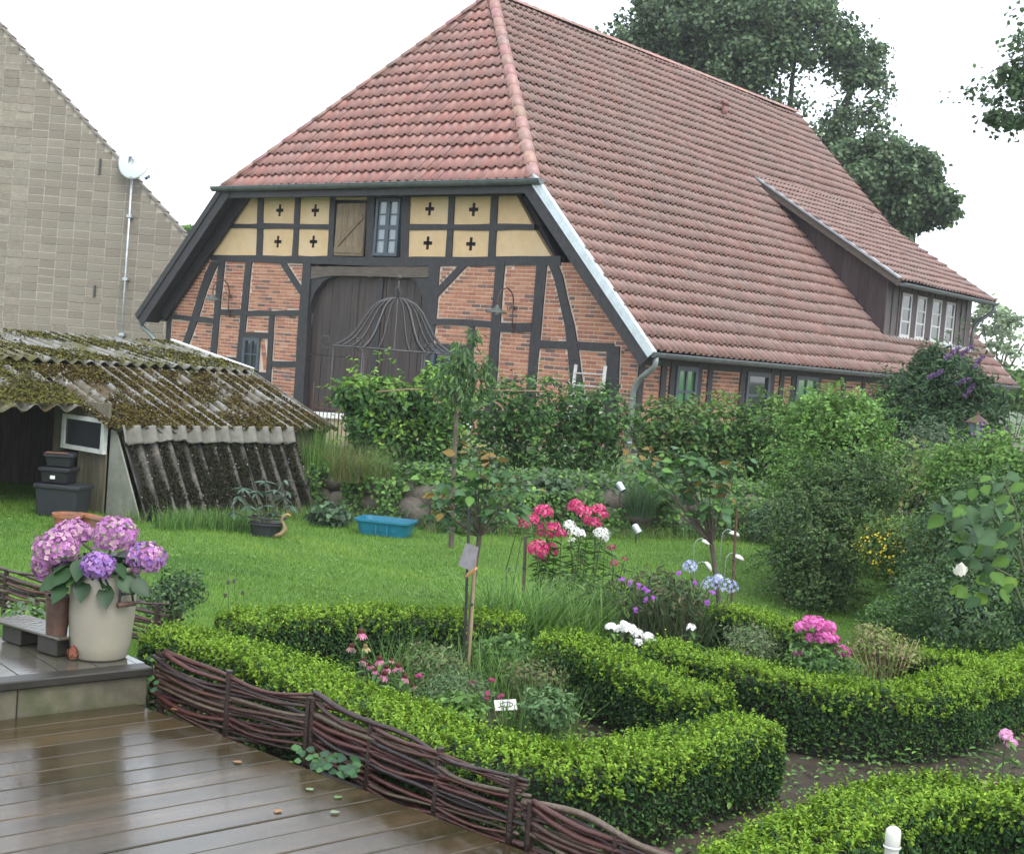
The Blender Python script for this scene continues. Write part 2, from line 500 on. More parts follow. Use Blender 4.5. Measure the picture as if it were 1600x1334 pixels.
# backing wall of mortar, with the big door opening left out
doorL, doorR = G(478, 560)[0] - .05, G(668, 560)[0] + .1
def gable_poly(za, zb, x0=None, x1=None):
    return None
mb = MB()
zt = BZ1 - .12
for sgn in (-1, 1):
    xin = doorL if sgn < 0 else doorR
    lo = XS
    zc = BZ0 - .42 + (BZ1 - BZ0) / (BW - BE1) * (BW - XS)
    poly = [(xin, ZB), (sgn * lo, ZB), (sgn * lo, zc), (sgn * roof_x(ztop, .42), ztop), (xin, ztop)]
    mb = MB(); mb.prism(poly if sgn > 0 else poly[::-1], YW + .003, YW + .24); bpart(mb, 'mortar_bed', M['mortar'])

# loft infill: yellow plaster bays, eight of them pierced by a cross
def panel(corners, cross=None):
    q = [G(*p) for p in corners]
    mb = MB(); y0, y1 = YW - .004, YW + .10
    if cross is None:
        mb.prism(q, y0, y1)
        bpart(mb, 'plaster_panel', M['plaster']); return
    x0, x1 = min(p[0] for p in q), max(p[0] for p in q); z0_, z1_ = min(p[1] for p in q), max(p[1] for p in q)
    cx, cz = G(*cross); a, hb, vb = .038, .125, .135
    X = [x0, cx - hb, cx - a, cx + a, cx + hb, x1]; Z = [z0_, cz - vb, cz - a, cz + a, cz + vb, z1_]
    hole = {(2, 1), (2, 2), (2, 3), (1, 2), (3, 2)}
    # the steps between the arms, as the moulded bricks give them
    for i in range(5):
        for j in range(5):
            if (i, j) in hole: continue
            mb.add([(X[i], y0, Z[j]), (X[i + 1], y0, Z[j]), (X[i + 1], y0, Z[j + 1]), (X[i], y0, Z[j + 1])], [(0, 1, 2, 3)])
    o = bpart(mb, 'plaster_panel', M['plaster'])
    rc = MB()
    for (i, j) in hole:
        for di, dj in ((1, 0), (-1, 0), (0, 1), (0, -1)):
            if (i + di, j + dj) in hole: continue
            if di:
                xx = X[i + 1] if di > 0 else X[i]
                rc.add([(xx, y0, Z[j]), (xx, y1, Z[j]), (xx, y1, Z[j + 1]), (xx, y0, Z[j + 1])], [(0, 1, 2, 3)])
            else:
                zz = Z[j + 1] if dj > 0 else Z[j]
                rc.add([(X[i], y0, zz), (X[i + 1], y0, zz), (X[i + 1], y1, zz), (X[i], y1, zz)], [(0, 1, 2, 3)])
    bpart(rc, 'cross_reveal', M['rust'], parent=o)
bay = [(409, 467), (465, 519), (635, 706), (706, 772)]
cr = [[(437.4, 329), (434.4, 377.8)], [(492.9, 329), (489.9, 377.8)], [(671.7, 326.6), (668.6, 380)], [(740.3, 327.6), (735.9, 381.4)]]
for (a, b), (c1, c2) in zip(bay, cr):
    panel([(a, 303), (b, 303), (b - 1.5, 354), (a - 1.5, 354)], c1)
    panel([(a - 1.5, 354), (b - 1.5, 354), (b - 4, 406), (a - 4, 406)], c2)
panel([(388, 303), (409, 303), (407.5, 353), (357, 353)])
panel([(357, 354), (407.5, 354), (405.5, 404), (328, 403)])
panel([(774, 303), (806, 303), (834, 356), (772, 356)])
panel([(772, 356), (834, 356), (864, 405), (769, 405)])
panel([(519, 303), (580, 303), (578, 312), (519, 312)])
mb = MB(); q = [G(380, 300), G(812, 296), G(868, 406), G(326, 404)]
mb.prism(q, YW + .102, YW + .2); bpart(mb, 'loft_wall', M['dark'])

def window(x0, x1, z0_, z1_, y, cols, rows, fm, gm, fw=.055, bar=.028, transom=None, mullion=None, axis='x', parent=None, depth=.05, name='window'):
    """frame + bars as one part, every pane a sub-part; axis x: faces -y at y; axis y: faces +x at x=y"""
    def put(mb, a0, a1, b0, b1, d0, d1):
        if axis == 'x': mb.box((a0, d0, b0), (a1, d1, b1))
        else: mb.box((-d1 + 2 * y if False else y - (d1 - y), a0, b0), (y - (d0 - y), a1, b1))
    f = MB()
    put(f, x0, x0 + fw, z0_, z1_, y - depth, y + depth); put(f, x1 - fw, x1, z0_, z1_, y - depth, y + depth)
    put(f, x0 + fw, x1 - fw, z0_, z0_ + fw, y - depth, y + depth); put(f, x0 + fw, x1 - fw, z1_ - fw, z1_, y - depth, y + depth)
    ix0, ix1, iz0, iz1 = x0 + fw, x1 - fw, z0_ + fw, z1_ - fw
    cw = (ix1 - ix0) / cols; rh = (iz1 - iz0) / rows
    for i in range(1, cols):
        bw = mullion if (mullion and i == cols // 2) else bar
        put(f, ix0 + i * cw - bw / 2, ix0 + i * cw + bw / 2, iz0, iz1, y - depth * .7, y + depth * .7)
    for j in range(1, rows):
        bh = transom if (transom and j == rows // 2) else bar
        put(f, ix0, ix1, iz0 + j * rh - bh / 2, iz0 + j * rh + bh / 2, y - depth * .62, y + depth * .62)
    fo = bpart(f, name, fm, parent=parent or barn)
    for i in range(cols):
        for j in range(rows):
            g = MB(); put(g, ix0 + i * cw, ix0 + (i + 1) * cw, iz0 + j * rh, iz0 + (j + 1) * rh, y - .004 + rnd.uniform(-.001, .001), y + .004)
            bpart(g, 'pane', gm, parent=fo)
    return fo
# loft window, blue-grey, two casements of four panes
(xa, za), (xb, zb) = G(584.5, 400), G(628.5, 310)
window(xa, xb, za, zb, YW - .005, 2, 4, M['bluepaint'], M['paleglass'], fw=.07, bar=.03, transom=.09, mullion=.11)
# plank shutter left of it, standing shut before its bay
(xa, za), (xb, zb) = G(523, 399.5), G(574, 318)
sh = MB(); (x3, z3) = G(574, 309)
sh.box((xa + .02, YW - .045, za + .16), (xb - .03, YW - .038 + .0, za + .21)); 
sh.box((xa + .02, YW - .062, za + .06), (xb - .02, YW - .037, za + .19))
sh.beam((xa + .06, YW - .052, za + .2), (xb - .06, YW - .052, zb - .28), .10, .028, up=(0, 1, 0))
so_ = bpart(sh, 'loft_shutter', M['oldwood'])
n = 5
for i in range(n):
    pb = MB(); x0 = xa + (xb - xa) * i / n; pb.box((x0 + .004, YW - .036 + rnd.uniform(-.003, .003), za), (x0 + (xb - xa) / n - .004, YW + .0, zb), .003)
    bpart(pb, 'plank', M['oldwood'], parent=so_)
# small left window with a candle-pale curtain behind
(xa, za), (xb, zb) = G(379, 578), G(408, 529)
wo = window(xa, xb, za, zb, YW + .0, 2, 2, M['bluepaint'], M['glass'], fw=.075, bar=.03)
c = MB(); c.box((xa + .26, YW + .03, za + .1), (xa + .36, YW + .045, zb - .22)); bpart(c, 'curtain', M['curtain'], parent=wo)
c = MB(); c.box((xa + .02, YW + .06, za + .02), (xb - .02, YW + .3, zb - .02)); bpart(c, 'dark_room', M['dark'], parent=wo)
# the right one, half hidden by the young tree
(xa, za), (xb, zb) = G(672, 606), G(731, 549)
wo = window(xa, xb, za, zb, YW + .0, 2, 2, M['bluepaint'], M['glass'], fw=.09, bar=.035)
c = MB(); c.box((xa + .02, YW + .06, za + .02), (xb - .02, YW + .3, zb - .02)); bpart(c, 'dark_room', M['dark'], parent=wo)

# the great door: arched head, vertical boards
xl, xr = G(482, 470)[0], G(669, 480)[0]
zlt = gz(580, 417)
dm = MB(); dm.box((doorL - .3, YW + .20, ZB), (doorR + .3, YW + .26, zlt))
do = bpart(dm, 'door', M['dark'])
xw0, xw1 = doorL - .02, doorR + .1
n = 19
for i in range(n):
    x0 = xw0 + (xw1 - xw0) * i / n; x1 = xw0 + (xw1 - xw0) * (i + 1) / n
    zsplit = gz(530, 557)
    for (a, b) in ((ZB, zsplit - .012), (zsplit, zlt)):
        if i >= 9 and a == ZB: continue
        if i >= 9: a = ZB
        pb = MB(); pb.box((x0 + .005, YW + .14 + rnd.uniform(-.008, .008), a), (x1 - .005, YW + .20, b))
        bpart(pb, 'plank', M['doorwood'], parent=do)
mb = MB(); x = G(584, 500)[0]; mb.box((x - .09, YW + .10, ZB), (x + .09, YW + .135, zlt)); bpart(mb, 'door_batten', M['timber'], parent=do)
lb = MB(); lb.prism(wobble([G(486, 416.5), G(671, 417), G(670, 434), G(584, 432), G(578, 433.5), G(572, 431.5), G(520, 431), G(486, 436)], .006), YW - .02, YW + .16)
bpart(lb, 'door_lintel', M['lintel'])
for pl in ([(484, 436), (519, 432), (505, 440), (492, 456), (484, 478), (480.5, 490)], [(640, 432.5), (671, 435), (669, 500), (664, 480), (657, 455), (650, 441)]):
    mb = MB(); mb.prism([G(*p) for p in pl], YW + .0, YW + .15); bpart(mb, 'arch_brace', M['timber'])
mb = MB(); mb.box((doorL - .35, YW + .1, ZB - .3), (doorR + .35, YW + .4, ZB + .22)); bpart(mb, 'threshold', M['lintel'])

# long side wall under the eave
TS = [('corner_post', (S(1000, 600)[0] - .25, S(1000, 600)[0] + .05))]
sy = lambda px: S(px, 585)[0]
side_posts = [YW + .12, sy(1036), sy(1050), sy(1092), sy(1109), sy(1160), sy(1206), sy(1221), sy(1240), sy(1280), sy(1319), sy(1350), sy(1400), sy(1450), sy(1500), sy(1540)]
ze = BZ0 - .05
for y in side_posts:
    mb = MB(); mb.box((XS - .1, y - .09, ZB), (XS + .03, y + .09, ze), .008); bpart(mb, 'post', M['timber'])
for z in (ze - .12, ZB + .75):
    mb = MB(); mb.box((XS - .09, YW + .2, z - .09), (XS + .022, BL - .3, z + .09)); bpart(mb, 'rail', M['timber'])
(ya, za), (yb, zb) = S(1048, 600), S(1038, 560)
mb = MB(); mb.beam((XS - .02, S(1046, 640)[0], ZB + .9), (XS - .02, S(1052, 560)[0], ze - .1), .16, .10, up=(1, 0, 0)); bpart(mb, 'brace', M['timber'])
swin = [(sy(1055), sy(1088), M['greenlitglass'], 2), (sy(1166), sy(1202), M['glass'], 1), (sy(1243), sy(1277), M['greenlitglass'], 2)]
zwb = ze - 1.15
for (a, b, gm_, cols) in swin:
    window(a, b, zwb, ze - .18, XS + .0, cols, 2, M['bluepaint'], gm_, fw=.09, bar=.05, axis='y')
yy = YW + .25
nrow = int((ze - ZB) / COURSE)
for r_ in range(nrow):
    z1_ = ze - r_ * COURSE; z0_ = z1_ - COURSE + JNT
    y = YW + .22 - (0, .125)[r_ % 2]
    while y < BL - .5:
        a, b = y, y + BLEN - JNT; y += BLEN
        if any(a > p[0] - .12 and b < p[1] + .12 and z1_ > zwb for p in swin): continue
        if z0_ < 2.2 and y > 9: continue
        v = rnd.uniform(.85, 1.1); mbB.cur = tuple(c * v for c in rnd.choice(BR))
        mbB.box((XS - .05, a, z0_), (XS + rnd.uniform(0, .006), b, z1_))
bpart(mbB, 'bricks', M['brick'], color=True, kind='stuff')
mb = MB(); mb.box((XS - .25, YW + .25, ZB), (XS - .008, BL - .25, ze + .3)); bpart(mb, 'mortar_bed', M['mortar'])
mb = MB(); mb.box((-XS, YW + .25, ZB), (-XS + .25, BL - .25, ze + .3)); bpart(mb, 'back_wall', M['mortar'])
mb = MB(); zc = BZ0 - .42 + (BZ1 - BZ0) / (BW - BE1) * (BW - XS)
mb.prism([(-XS, ZB), (XS, ZB), (XS, zc), (.3, BZ2 - .5), (-.3, BZ2 - .5), (-XS, zc)], BL - .5, BL - .3); bpart(mb, 'far_gable', M['mortar'])

# ------------------------------------------------------------------ roof
def tile_proto(wd=.24, ln=.35):
    U = np.array([0, .08, .30, .46, .52, .60, .71, .82, .91, .97, 1.0]); H = np.array([.007, 0, 0, .004, .027, .048, .058, .048, .027, .009, .007])
    vs = []; n = len(U)
    for (yy_, lift) in ((-.055, .064), (ln, .002)):
        for u, h in zip(U, H): vs.append((u * wd, yy_, h + lift))
    for u, h in zip(U, H): vs.append((u * wd, -.055, h + lift_low(u)))
    F = []
    for i in range(n - 1):
        F.append((i, i + 1, n + i + 1, n + i)); F.append((2 * n + i, 2 * n + i + 1, i + 1, i))
    return np.array(vs), np.array(F)
def lift_low(u): return .047
TV, TF = tile_proto(.205)
TV2, TF2 = tile_proto(.243)
TC = [(.245, .125, .105), (.27, .145, .12), (.22, .115, .097), (.25, .12, .095), (.235, .135, .115)]
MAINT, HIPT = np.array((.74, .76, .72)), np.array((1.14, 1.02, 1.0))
tile_protos = []
for c in TC:
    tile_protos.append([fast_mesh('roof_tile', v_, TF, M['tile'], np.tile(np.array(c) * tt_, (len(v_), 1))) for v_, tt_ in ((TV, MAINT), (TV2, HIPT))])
def tile_field(O, A, Sv, pmin, pmax, qmax, want, p0=0.0, p1=None, tint=None, parent=None, keep=None, wd=.205, ln=.35):
    """tiles over the plane O + p*A + q*S between pmin(q) and pmax(q); `want(p,q)` ranks the ones made single"""
    TVx = TV if wd == .205 else TV2
    O, A, Sv = map(lambda v: np.array(v, float), (O, A, Sv)); Nn = np.cross(A, Sv)
    ids = []
    for j in range(int(math.ceil(qmax / ln))):
        q = j * ln
        lo, hi = min(pmin(q), pmin(q + ln)), max(pmax(q), pmax(q + ln))
        for i in range(int(math.floor(lo / wd)), int(math.ceil(hi / wd))):
            ids.append((i * wd, q))
    singles = []
    full = []
    for k, (p, q) in enumerate(ids):
        if p >= max(pmin(q), pmin(q + ln)) and p + wd <= min(pmax(q), pmax(q + ln)) and q + ln < qmax:
            r_ = want(p, q)
            if r_ is not None: full.append((r_, k))
    full.sort()
    ns = keep or 0
    sset = set(k for r_, k in full[:ns])
    Mx = Matrix(((A[0], Sv[0], Nn[0], 0), (A[1], Sv[1], Nn[1], 0), (A[2], Sv[2], Nn[2], 0), (0, 0, 0, 1)))
    V = []; C = []
    for k, (p, q) in enumerate(ids):
        ci = rnd.randrange(len(TC)); jit = rnd.uniform(-.004, .004)
        if k in sset:
            o = link('roof_tile', tile_protos[ci][0 if wd == .205 else 1], parent or barn)
            pos = O + A * p + Sv * (q + jit) + Nn * (rnd.uniform(-.005, .006) + .022 * math.sin(p * .55 + 1.3) * math.sin(q * .7 + .4) + .010 * math.sin(p * 1.9 + q))
            mm = Mx.copy(); mm.translation = Vector(pos); o.matrix_local = mm
            continue
        v = TVx.copy(); v[:, 0] += p; v[:, 1] += q + jit
        v[:, 1] = np.minimum(v[:, 1], qmax); v[:, 2] += rnd.uniform(-.005, .006) + .022 * math.sin(p * .55 + 1.3) * math.sin(q * .7 + .4) + .010 * math.sin(p * 1.9 + q)
        lo = np.array([pmin(t) for t in v[:, 1]]); hi = np.array([pmax(t) for t in v[:, 1]])
        v[:, 0] = np.clip(v[:, 0], lo, np.maximum(hi, lo))
        V.append(O + v[:, :1] * A + v[:, 1:2] * Sv + v[:, 2:3] * Nn)
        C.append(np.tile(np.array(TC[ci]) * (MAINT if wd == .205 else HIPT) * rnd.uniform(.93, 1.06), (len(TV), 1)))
    n = len(V)
    F = (TF[None] + (np.arange(n) * len(TV))[:, None, None]).reshape(-1, 4)
    me = fast_mesh('roof_tiles', np.concatenate(V), F, M['tile'], np.concatenate(C))
    return link('roof_tiles', me, parent or barn, 'stuff')
run = BW - BE1; rise = BZ1 - BZ0; sl_ = math.hypot(BW, BZ2 - BZ0)
ux = -BW / sl_; uz = (BZ2 - BZ0) / sl_
q1 = math.hypot(run, rise)
def main_lo(q): return 0.0 if q < q1 else BSET * (q - q1) / (sl_ - q1)
# right slope; p runs along +y, so A = +y and up-slope is (-x, +z)
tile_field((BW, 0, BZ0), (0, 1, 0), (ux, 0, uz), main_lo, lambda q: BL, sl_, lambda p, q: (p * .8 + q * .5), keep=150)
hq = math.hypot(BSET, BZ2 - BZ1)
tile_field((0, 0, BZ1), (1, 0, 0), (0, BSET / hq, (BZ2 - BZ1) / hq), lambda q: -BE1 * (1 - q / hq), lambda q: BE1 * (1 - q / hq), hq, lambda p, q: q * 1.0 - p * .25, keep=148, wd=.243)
# boarding below the tiles
def slab(pts, th, name, m):
    mb = MB(); p = [np.array(a, float) for a in pts]; n = np.cross(p[1] - p[0], p[2] - p[0]); n = n / np.linalg.norm(n)
    if n[2] < 0: n = -n
    top = [a - n * .012 for a in p]; bot = [a - n * th for a in p]; k = len(p)
    fs = [tuple(range(k)), tuple(range(2 * k - 1, k - 1, -1))] + [((i + 1) % k, i, k + i, k + (i + 1) % k) for i in range(k)]
    mb.add(top + bot, fs); return bpart(mb, name, m)
slab([(BW, 0, BZ0), (BW, BL, BZ0), (0, BL, BZ2), (0, BSET, BZ2), (BE1, 0, BZ1)], .10, 'roof_boarding', M['timber'])
slab([(-BW, 0, BZ0), (-BE1, 0, BZ1), (0, BSET, BZ2), (0, BL, BZ2), (-BW, BL, BZ0)], .10, 'roof_boarding', M['timber'])
slab([(-BE1, 0, BZ1), (BE1, 0, BZ1), (0, BSET, BZ2)], .10, 'roof_boarding', M['timber'])
tile_field((-BW, BL, BZ0), (0, -1, 0), (-ux, 0, uz), lambda q: 0.0, lambda q: BL - main_lo(q), sl_, lambda p, q: None, keep=0)
# ridge and hip caps
def caps(a, b, n, r0=.13):
    a, b = np.array(a, float), np.array(b, float); d = (b - a) / n
    for i in range(n):
        p = a + d * i; q = p + d * 1.12
        t = d / np.linalg.norm(d); sd_ = np.cross(t, (0, 0, 1)); sd_ /= np.linalg.norm(sd_); up = np.cross(sd_, t)
        mb = MB(); mb.cur = tuple(c * rnd.uniform(.95, 1.2) for c in (.29, .160, .135)); vs = []; K = 7
        for (e, rr) in ((p, r0 + .012), (q, r0 - .012)):
            for k in range(K):
                an = PI * k / (K - 1)
                vs.append(e + sd_ * rr * math.cos(an) + up * (rr * .75 * math.sin(an) - .01))
        fs = [(k, k + 1, K + k + 1, K + k) for k in range(K - 1)] + [tuple(range(K))[::-1]]
        mb.add(vs, fs); bpart(mb, 'ridge_tile', M['tile'], smooth=True, color=True)
caps((BE1, .02, BZ1 + .03), (0, BSET, BZ2 + .05), 18)
caps((-BE1, .02, BZ1 + .03), (0, BSET, BZ2 + .05), 18)
caps((0, BSET, BZ2 + .04), (0, BL, BZ2 + .04), 40)
# verge: bargeboards, metal edge, soffit
sd2 = np.array((run, 0, -rise)) / q1; nn = np.array((rise, 0, run)) / q1
for sg in (-1, 1):
    fl = np.array((sg, 1, 1))
    a = np.array((BE1 + .0, 0, BZ1)) + sd2 * -.05; b = np.array((BW, 0, BZ0)) + sd2 * .10
    mb = MB()
    def bb(mb, y0, y1, n0, n1, a=a, b=b, fl=fl):
        vs = []
        for e in (a, b):
            for (y, nv) in ((y0, n0), (y1, n0), (y1, n1), (y0, n1)):
                vs.append((e + nn * nv + np.array((0, y, 0))) * fl)
        mb.add(vs, [(0, 1, 2, 3), (7, 6, 5, 4), (0, 4, 5, 1), (1, 5, 6, 2), (2, 6, 7, 3), (3, 7, 4, 0)])
    bb(mb, -.035, .0, -.31, -.015); bpart(mb, 'bargeboard', M['timber'])
    mb = MB(); bb(mb, .02, YW + .05, -.15, -.115); bpart(mb, 'soffit', M['timber'])
    mb = MB(); bb(mb, YW - .14, YW - .045, -.45, -.16, a=np.array((BE1, 0, BZ1)) + sd2 * -.36, b=np.array((BW, 0, BZ0)) + sd2 * -.30)
    bpart(mb, 'verge_rafter', M['timber'])
    mb = MB(); bb(mb, -.055, .055, -.02, .085); bb(mb, -.062, -.038, -.075, -.022); bpart(mb, 'verge_trim', M['zinc'] if sg > 0 else M['timber'])
    # far verge
    mb = MB(); aa = np.array((0, BL, BZ2)); b2 = np.array((BW, BL, BZ0)); vs = []
    for e in (aa, b2):
        for (y, nv) in ((-.12, .05), (.04, .05), (.04, -.3), (-.0, -.3)):
            vs.append((e + nn * nv + np.array((0, y, 0))) * fl)
    mb.add(vs, [(0, 1, 2, 3), (7, 6, 5, 4), (0, 4, 5, 1), (1, 5, 6, 2), (2, 6, 7, 3), (3, 7, 4, 0)]); bpart(mb, 'verge_trim', M['zinc'])
# gutters
def gutter(a, b, r_=.085, m=M['gutter'], out=(0, 0, 0)):
    a, b = np.array(a, float), np.array(b, float); t = (b - a) / np.linalg.norm(b - a); sd_ = np.cross(t, (0, 0, 1))
    mb = MB(); K = 8; vs = []
    for rr in (r_, r_ - .006):
        for e in (a, b):
            for k in range(K + 1):
                an = PI + PI * k / K
                vs.append(e + sd_ * rr * math.cos(an) + np.array((0, 0, rr * math.sin(an))))
    n = K + 1; fs = []
    for k in range(K):
        fs += [(k, k + 1, n + k + 1, n + k), (2 * n + k, 3 * n + k, 3 * n + k + 1, 2 * n + k + 1)]
    for e in (0, 1):
        fs += [tuple(e * n + k for k in range(n))]
    fs += [(0, n, 3 * n, 2 * n), (K, 2 * n + K, 3 * n + K, n + K)]
    mb.add(vs, fs); mb.tube([a + sd_ * r_, b + sd_ * r_], .012, 6)
    return bpart(mb, 'gutter', m)
gutter((-BE1 - .28, -.10, BZ1 - .02), (BE1 + .28, -.10, BZ1 - .02), .10)
gutter((BW + .07, .0, BZ0 - .04), (BW + .07, BL, BZ0 - .04), .085)
gutter((-BW - .07, BL, BZ0 - .04), (-BW - .07, .0, BZ0 - .04), .085)
mb = MB(); mb.box((-BE1 - .05, -.012, BZ1 - .26), (BE1 + .05, .03, BZ1 - .04)); bpart(mb, 'fascia', M['timber'])
mb = MB(); mb.box((-BE1 - .05, .03, BZ1 - .20), (BE1 + .05, YW + .05, BZ1 - .16)); bpart(mb, 'soffit', M['timber'])
mb = MB(); mb.box((XS, .05, BZ0 - .04), (BW - .02, BL, BZ0 + .0)); bpart(mb, 'soffit', M['timber'])
def bend(pts, k=4):
    res = [np.array(pts[0], float)]
    for i in range(1, len(pts) - 1):
        p0, p1, p2 = (np.array(pts[j], float) for j in (i - 1, i, i + 1))
        r_ = min(np.linalg.norm(p1 - p0), np.linalg.norm(p2 - p1)) * .4
        a = p1 + (p0 - p1) / np.linalg.norm(p0 - p1) * r_; b = p1 + (p2 - p1) / np.linalg.norm(p2 - p1) * r_
        for j in range(k + 1):
            t = j / k; res.append((1 - t) ** 2 * a + 2 * t * (1 - t) * p1 + t * t * b)
    res.append(np.array(pts[-1], float)); return res
M['pipe'] = mat('pipe', (.20, .235, .22), .4, var=.2, scale=6, metal=.3)
for sg in (1, -1):
    mb = MB(); mb.tube(bend([(sg * (BW + .07), .12, BZ0 - .1), (sg * (BW + .07), .12, BZ0 - .28), (sg * (XS + .12), .25, BZ0 - .62), (sg * (XS + .12), .25, ZB)]), .055, 10)
    for z in (BZ0 - .9, BZ0 - 1.7):
        mb.lathe([(.056, -.02), (.068, -.02), (.068, .02), (.056, .02)], (sg * (XS + .12), .25, z), 10)
    bpart(mb, 'downpipe', M['pipe'], smooth=True)

# roof vent on the long slope
def RP(px, py):                               # pixel -> barn point on the right-hand roof plane
    d = to_barn(ray(px, py), False); n = np.array((BZ2 - BZ0, 0, BW)); p0 = np.array((BW, 0, BZ0))
    t = ((p0 - BCAM) @ n) / (d @ n); return BCAM + d * t
pv = RP(1128, 182); nrm = np.array((BZ2 - BZ0, 0, BW)) / sl_; upv = np.array((ux, 0, uz))
mb = MB(); mb.cur = (.22, .09, .075)
mb.tube([pv, pv + nrm * .1 + np.array((0, 0, .06)), pv + np.array((.05, 0, .36))], [.10, .09, .085], 10)
mb.tube([pv + np.array((.05, 0, .34)), pv + np.array((.10, 0, .42))], [.13, .10], 10)
bpart(mb, 'roof_vent', M['tile'], color=True, smooth=True)

# ------------------------------------------------------------------ the dormer
b0, b1 = RP(1378, 528), RP(1513, 549)
xd = (b0[0] + b1[0]) / 2; yd0, yd1 = b0[1], b1[1]
zdb = BZ0 + (BW - xd) * uz / -ux
d0 = S(1388, 433, xd)[1]; d1 = S(1521, 466, xd)[1]
zdt = (d0 + d1) / 2
apex = RP(1192, 283)
xe = xd + .45                                 # eave of the dormer roof
ye0, ye1 = yd0 - .35, yd1 + .35
za_ = apex[2]; xa_ = apex[0]
dsl = (za_ - zdt) / (xd - xa_)
zee = zdt - dsl * (xe - xd) + .16; za2 = za_
print('dormer', xd, yd0, yd1, zdb, zdt, apex, 'slope', dsl)
def dz(x): return za2 + (zee - za2) * (x - xa_) / (xe - xa_)
# cheeks
for y in (yd0, yd1):
    n = 14
    for i in range(n):
        x0 = xa_ + .25 + (xd - xa_ - .25) * i / n; x1 = xa_ + .25 + (xd - xa_ - .25) * (i + 1) / n
        zr = lambda x: BZ0 + (BW - x) * uz / -ux
        th = .02 if y == yd0 else -.02
        yo = rnd.uniform(-.004, .004)
        mb = MB(); mb.add([(x0 + .003, y + yo, zr(x0)), (x1 - .003, y + yo, zr(x1)), (x1 - .003, y + yo, dz(x1) - .09), (x0 + .003, y + yo, dz(x0) - .09),
                           (x0 + .003, y + th, zr(x0)), (x1 - .003, y + th, zr(x1)), (x1 - .003, y + th, dz(x1) - .09), (x0 + .003, y + th, dz(x0) - .09)],
                          [(3, 2, 1, 0), (4, 5, 6, 7), (0, 1, 5, 4), (1, 2, 6, 5), (2, 3, 7, 6), (3, 0, 4, 7)])
        bpart(mb, 'cheek_board', M['darkbrown'])
    mb = MB(); s0 = -1 if y == yd0 else 1
    mb.beam((xa_ + .1, y + s0 * .05, zr(xa_ + .1) + .05), (xd, y + s0 * .05, zr(xd) + .05), .16, .04, up=(0, 0, 1)); bpart(mb, 'flashing', M['lead'])
# front boards with cover battens round the four windows
def fy(px): return S(px, 500, xd)[0]
wins = [(fy(1406), fy(1422)), (fy(1430), fy(1445)), (fy(1454), fy(1469)), (fy(1476), fy(1490))]
zw0, zw1 = S(1408, 531, xd)[1], S(1414, 458, xd)[1]
zw0 = max(zdb + .12, zw0)
n = 15
for i in range(n):
    y0 = yd0 + (yd1 - yd0) * i / n; y1 = yd0 + (yd1 - yd0) * (i + 1) / n
    mb = MB(); ym = (y0 + y1) / 2
    segs = [(zdb - .1, zdt)]
    if wins[0][0] - .02 < ym < wins[3][1] + .02: segs = [(zdb - .1, zw0 - .04), (zw1 + .04, zdt)]
    for a, b in segs:
        mb = MB(); mb.box((xd - .03, y0 + .003, a), (xd, y1 - .003, b)); bpart(mb, 'front_board', M['battens'])
    segs = [(zdb - .1, zdt)]
    if wins[0][0] - .02 < y0 < wins[3][1] + .02: segs = [(zdb - .1, zw0 - .05), (zw1 + .05, zdt)]
    for a, b in segs:
        mb = MB(); mb.box((xd + .001, y0 - .03, a), (xd + .03, y0 + .03, b)); bpart(mb, 'cover_batten', M['battens'])
M['dormerwhite'] = mat('dormerwhite', (.46, .47, .45), .5, var=.12)
for k, (a, b) in enumerate(wins):
    wo = window(a + .01, b - .01, zw0, zw1, xd - .01, 1, 3, M['dormerwhite'], M['glass'], fw=.06, bar=.045, axis='y', name='window', depth=.03)
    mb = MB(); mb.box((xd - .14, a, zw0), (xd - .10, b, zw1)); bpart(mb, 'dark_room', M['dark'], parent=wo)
    nb = wins[k + 1][0] if k < 3 else b + .16
    mb = MB(); mb.box((xd - .06, b - .008, zw0 - .04), (xd + .012, nb + .008, zw1 + .04)); bpart(mb, 'window_post', M['darkbrown'])
mb = MB(); mb.box((xd - .06, wins[0][0] - .05, zw0), (xd + .012, wins[0][0] + .008, zw1 + .04)); bpart(mb, 'window_post', M['darkbrown'])
mb = MB(); mb.box((xd - .05, wins[0][0] - .05, zw0 - .05), (xd + .03, wins[3][1] + .05, zw0 - .003)); bpart(mb, 'window_sill', M['weatherwhite'])
mb = MB(); mb.box((xd - .05, wins[0][0] - .05, zw1 + .003), (xd + .014, wins[3][1] + .17, zw1 + .055)); bpart(mb, 'window_head', M['darkbrown'])
mb = MB(); mb.beam((xd + .06, yd0 - .05, zdb + .03), (xd + .06, yd1 + .05, zdb + .03), .22, .03, up=(.6, 0, .7)); bpart(mb, 'flashing', M['galv'])
mb = MB(); mb.box((xd - .5, yd0 + .03, zdb - .3), (xd - .16, yd1 - .03, zdt)); bpart(mb, 'dormer_core', M['dark'])
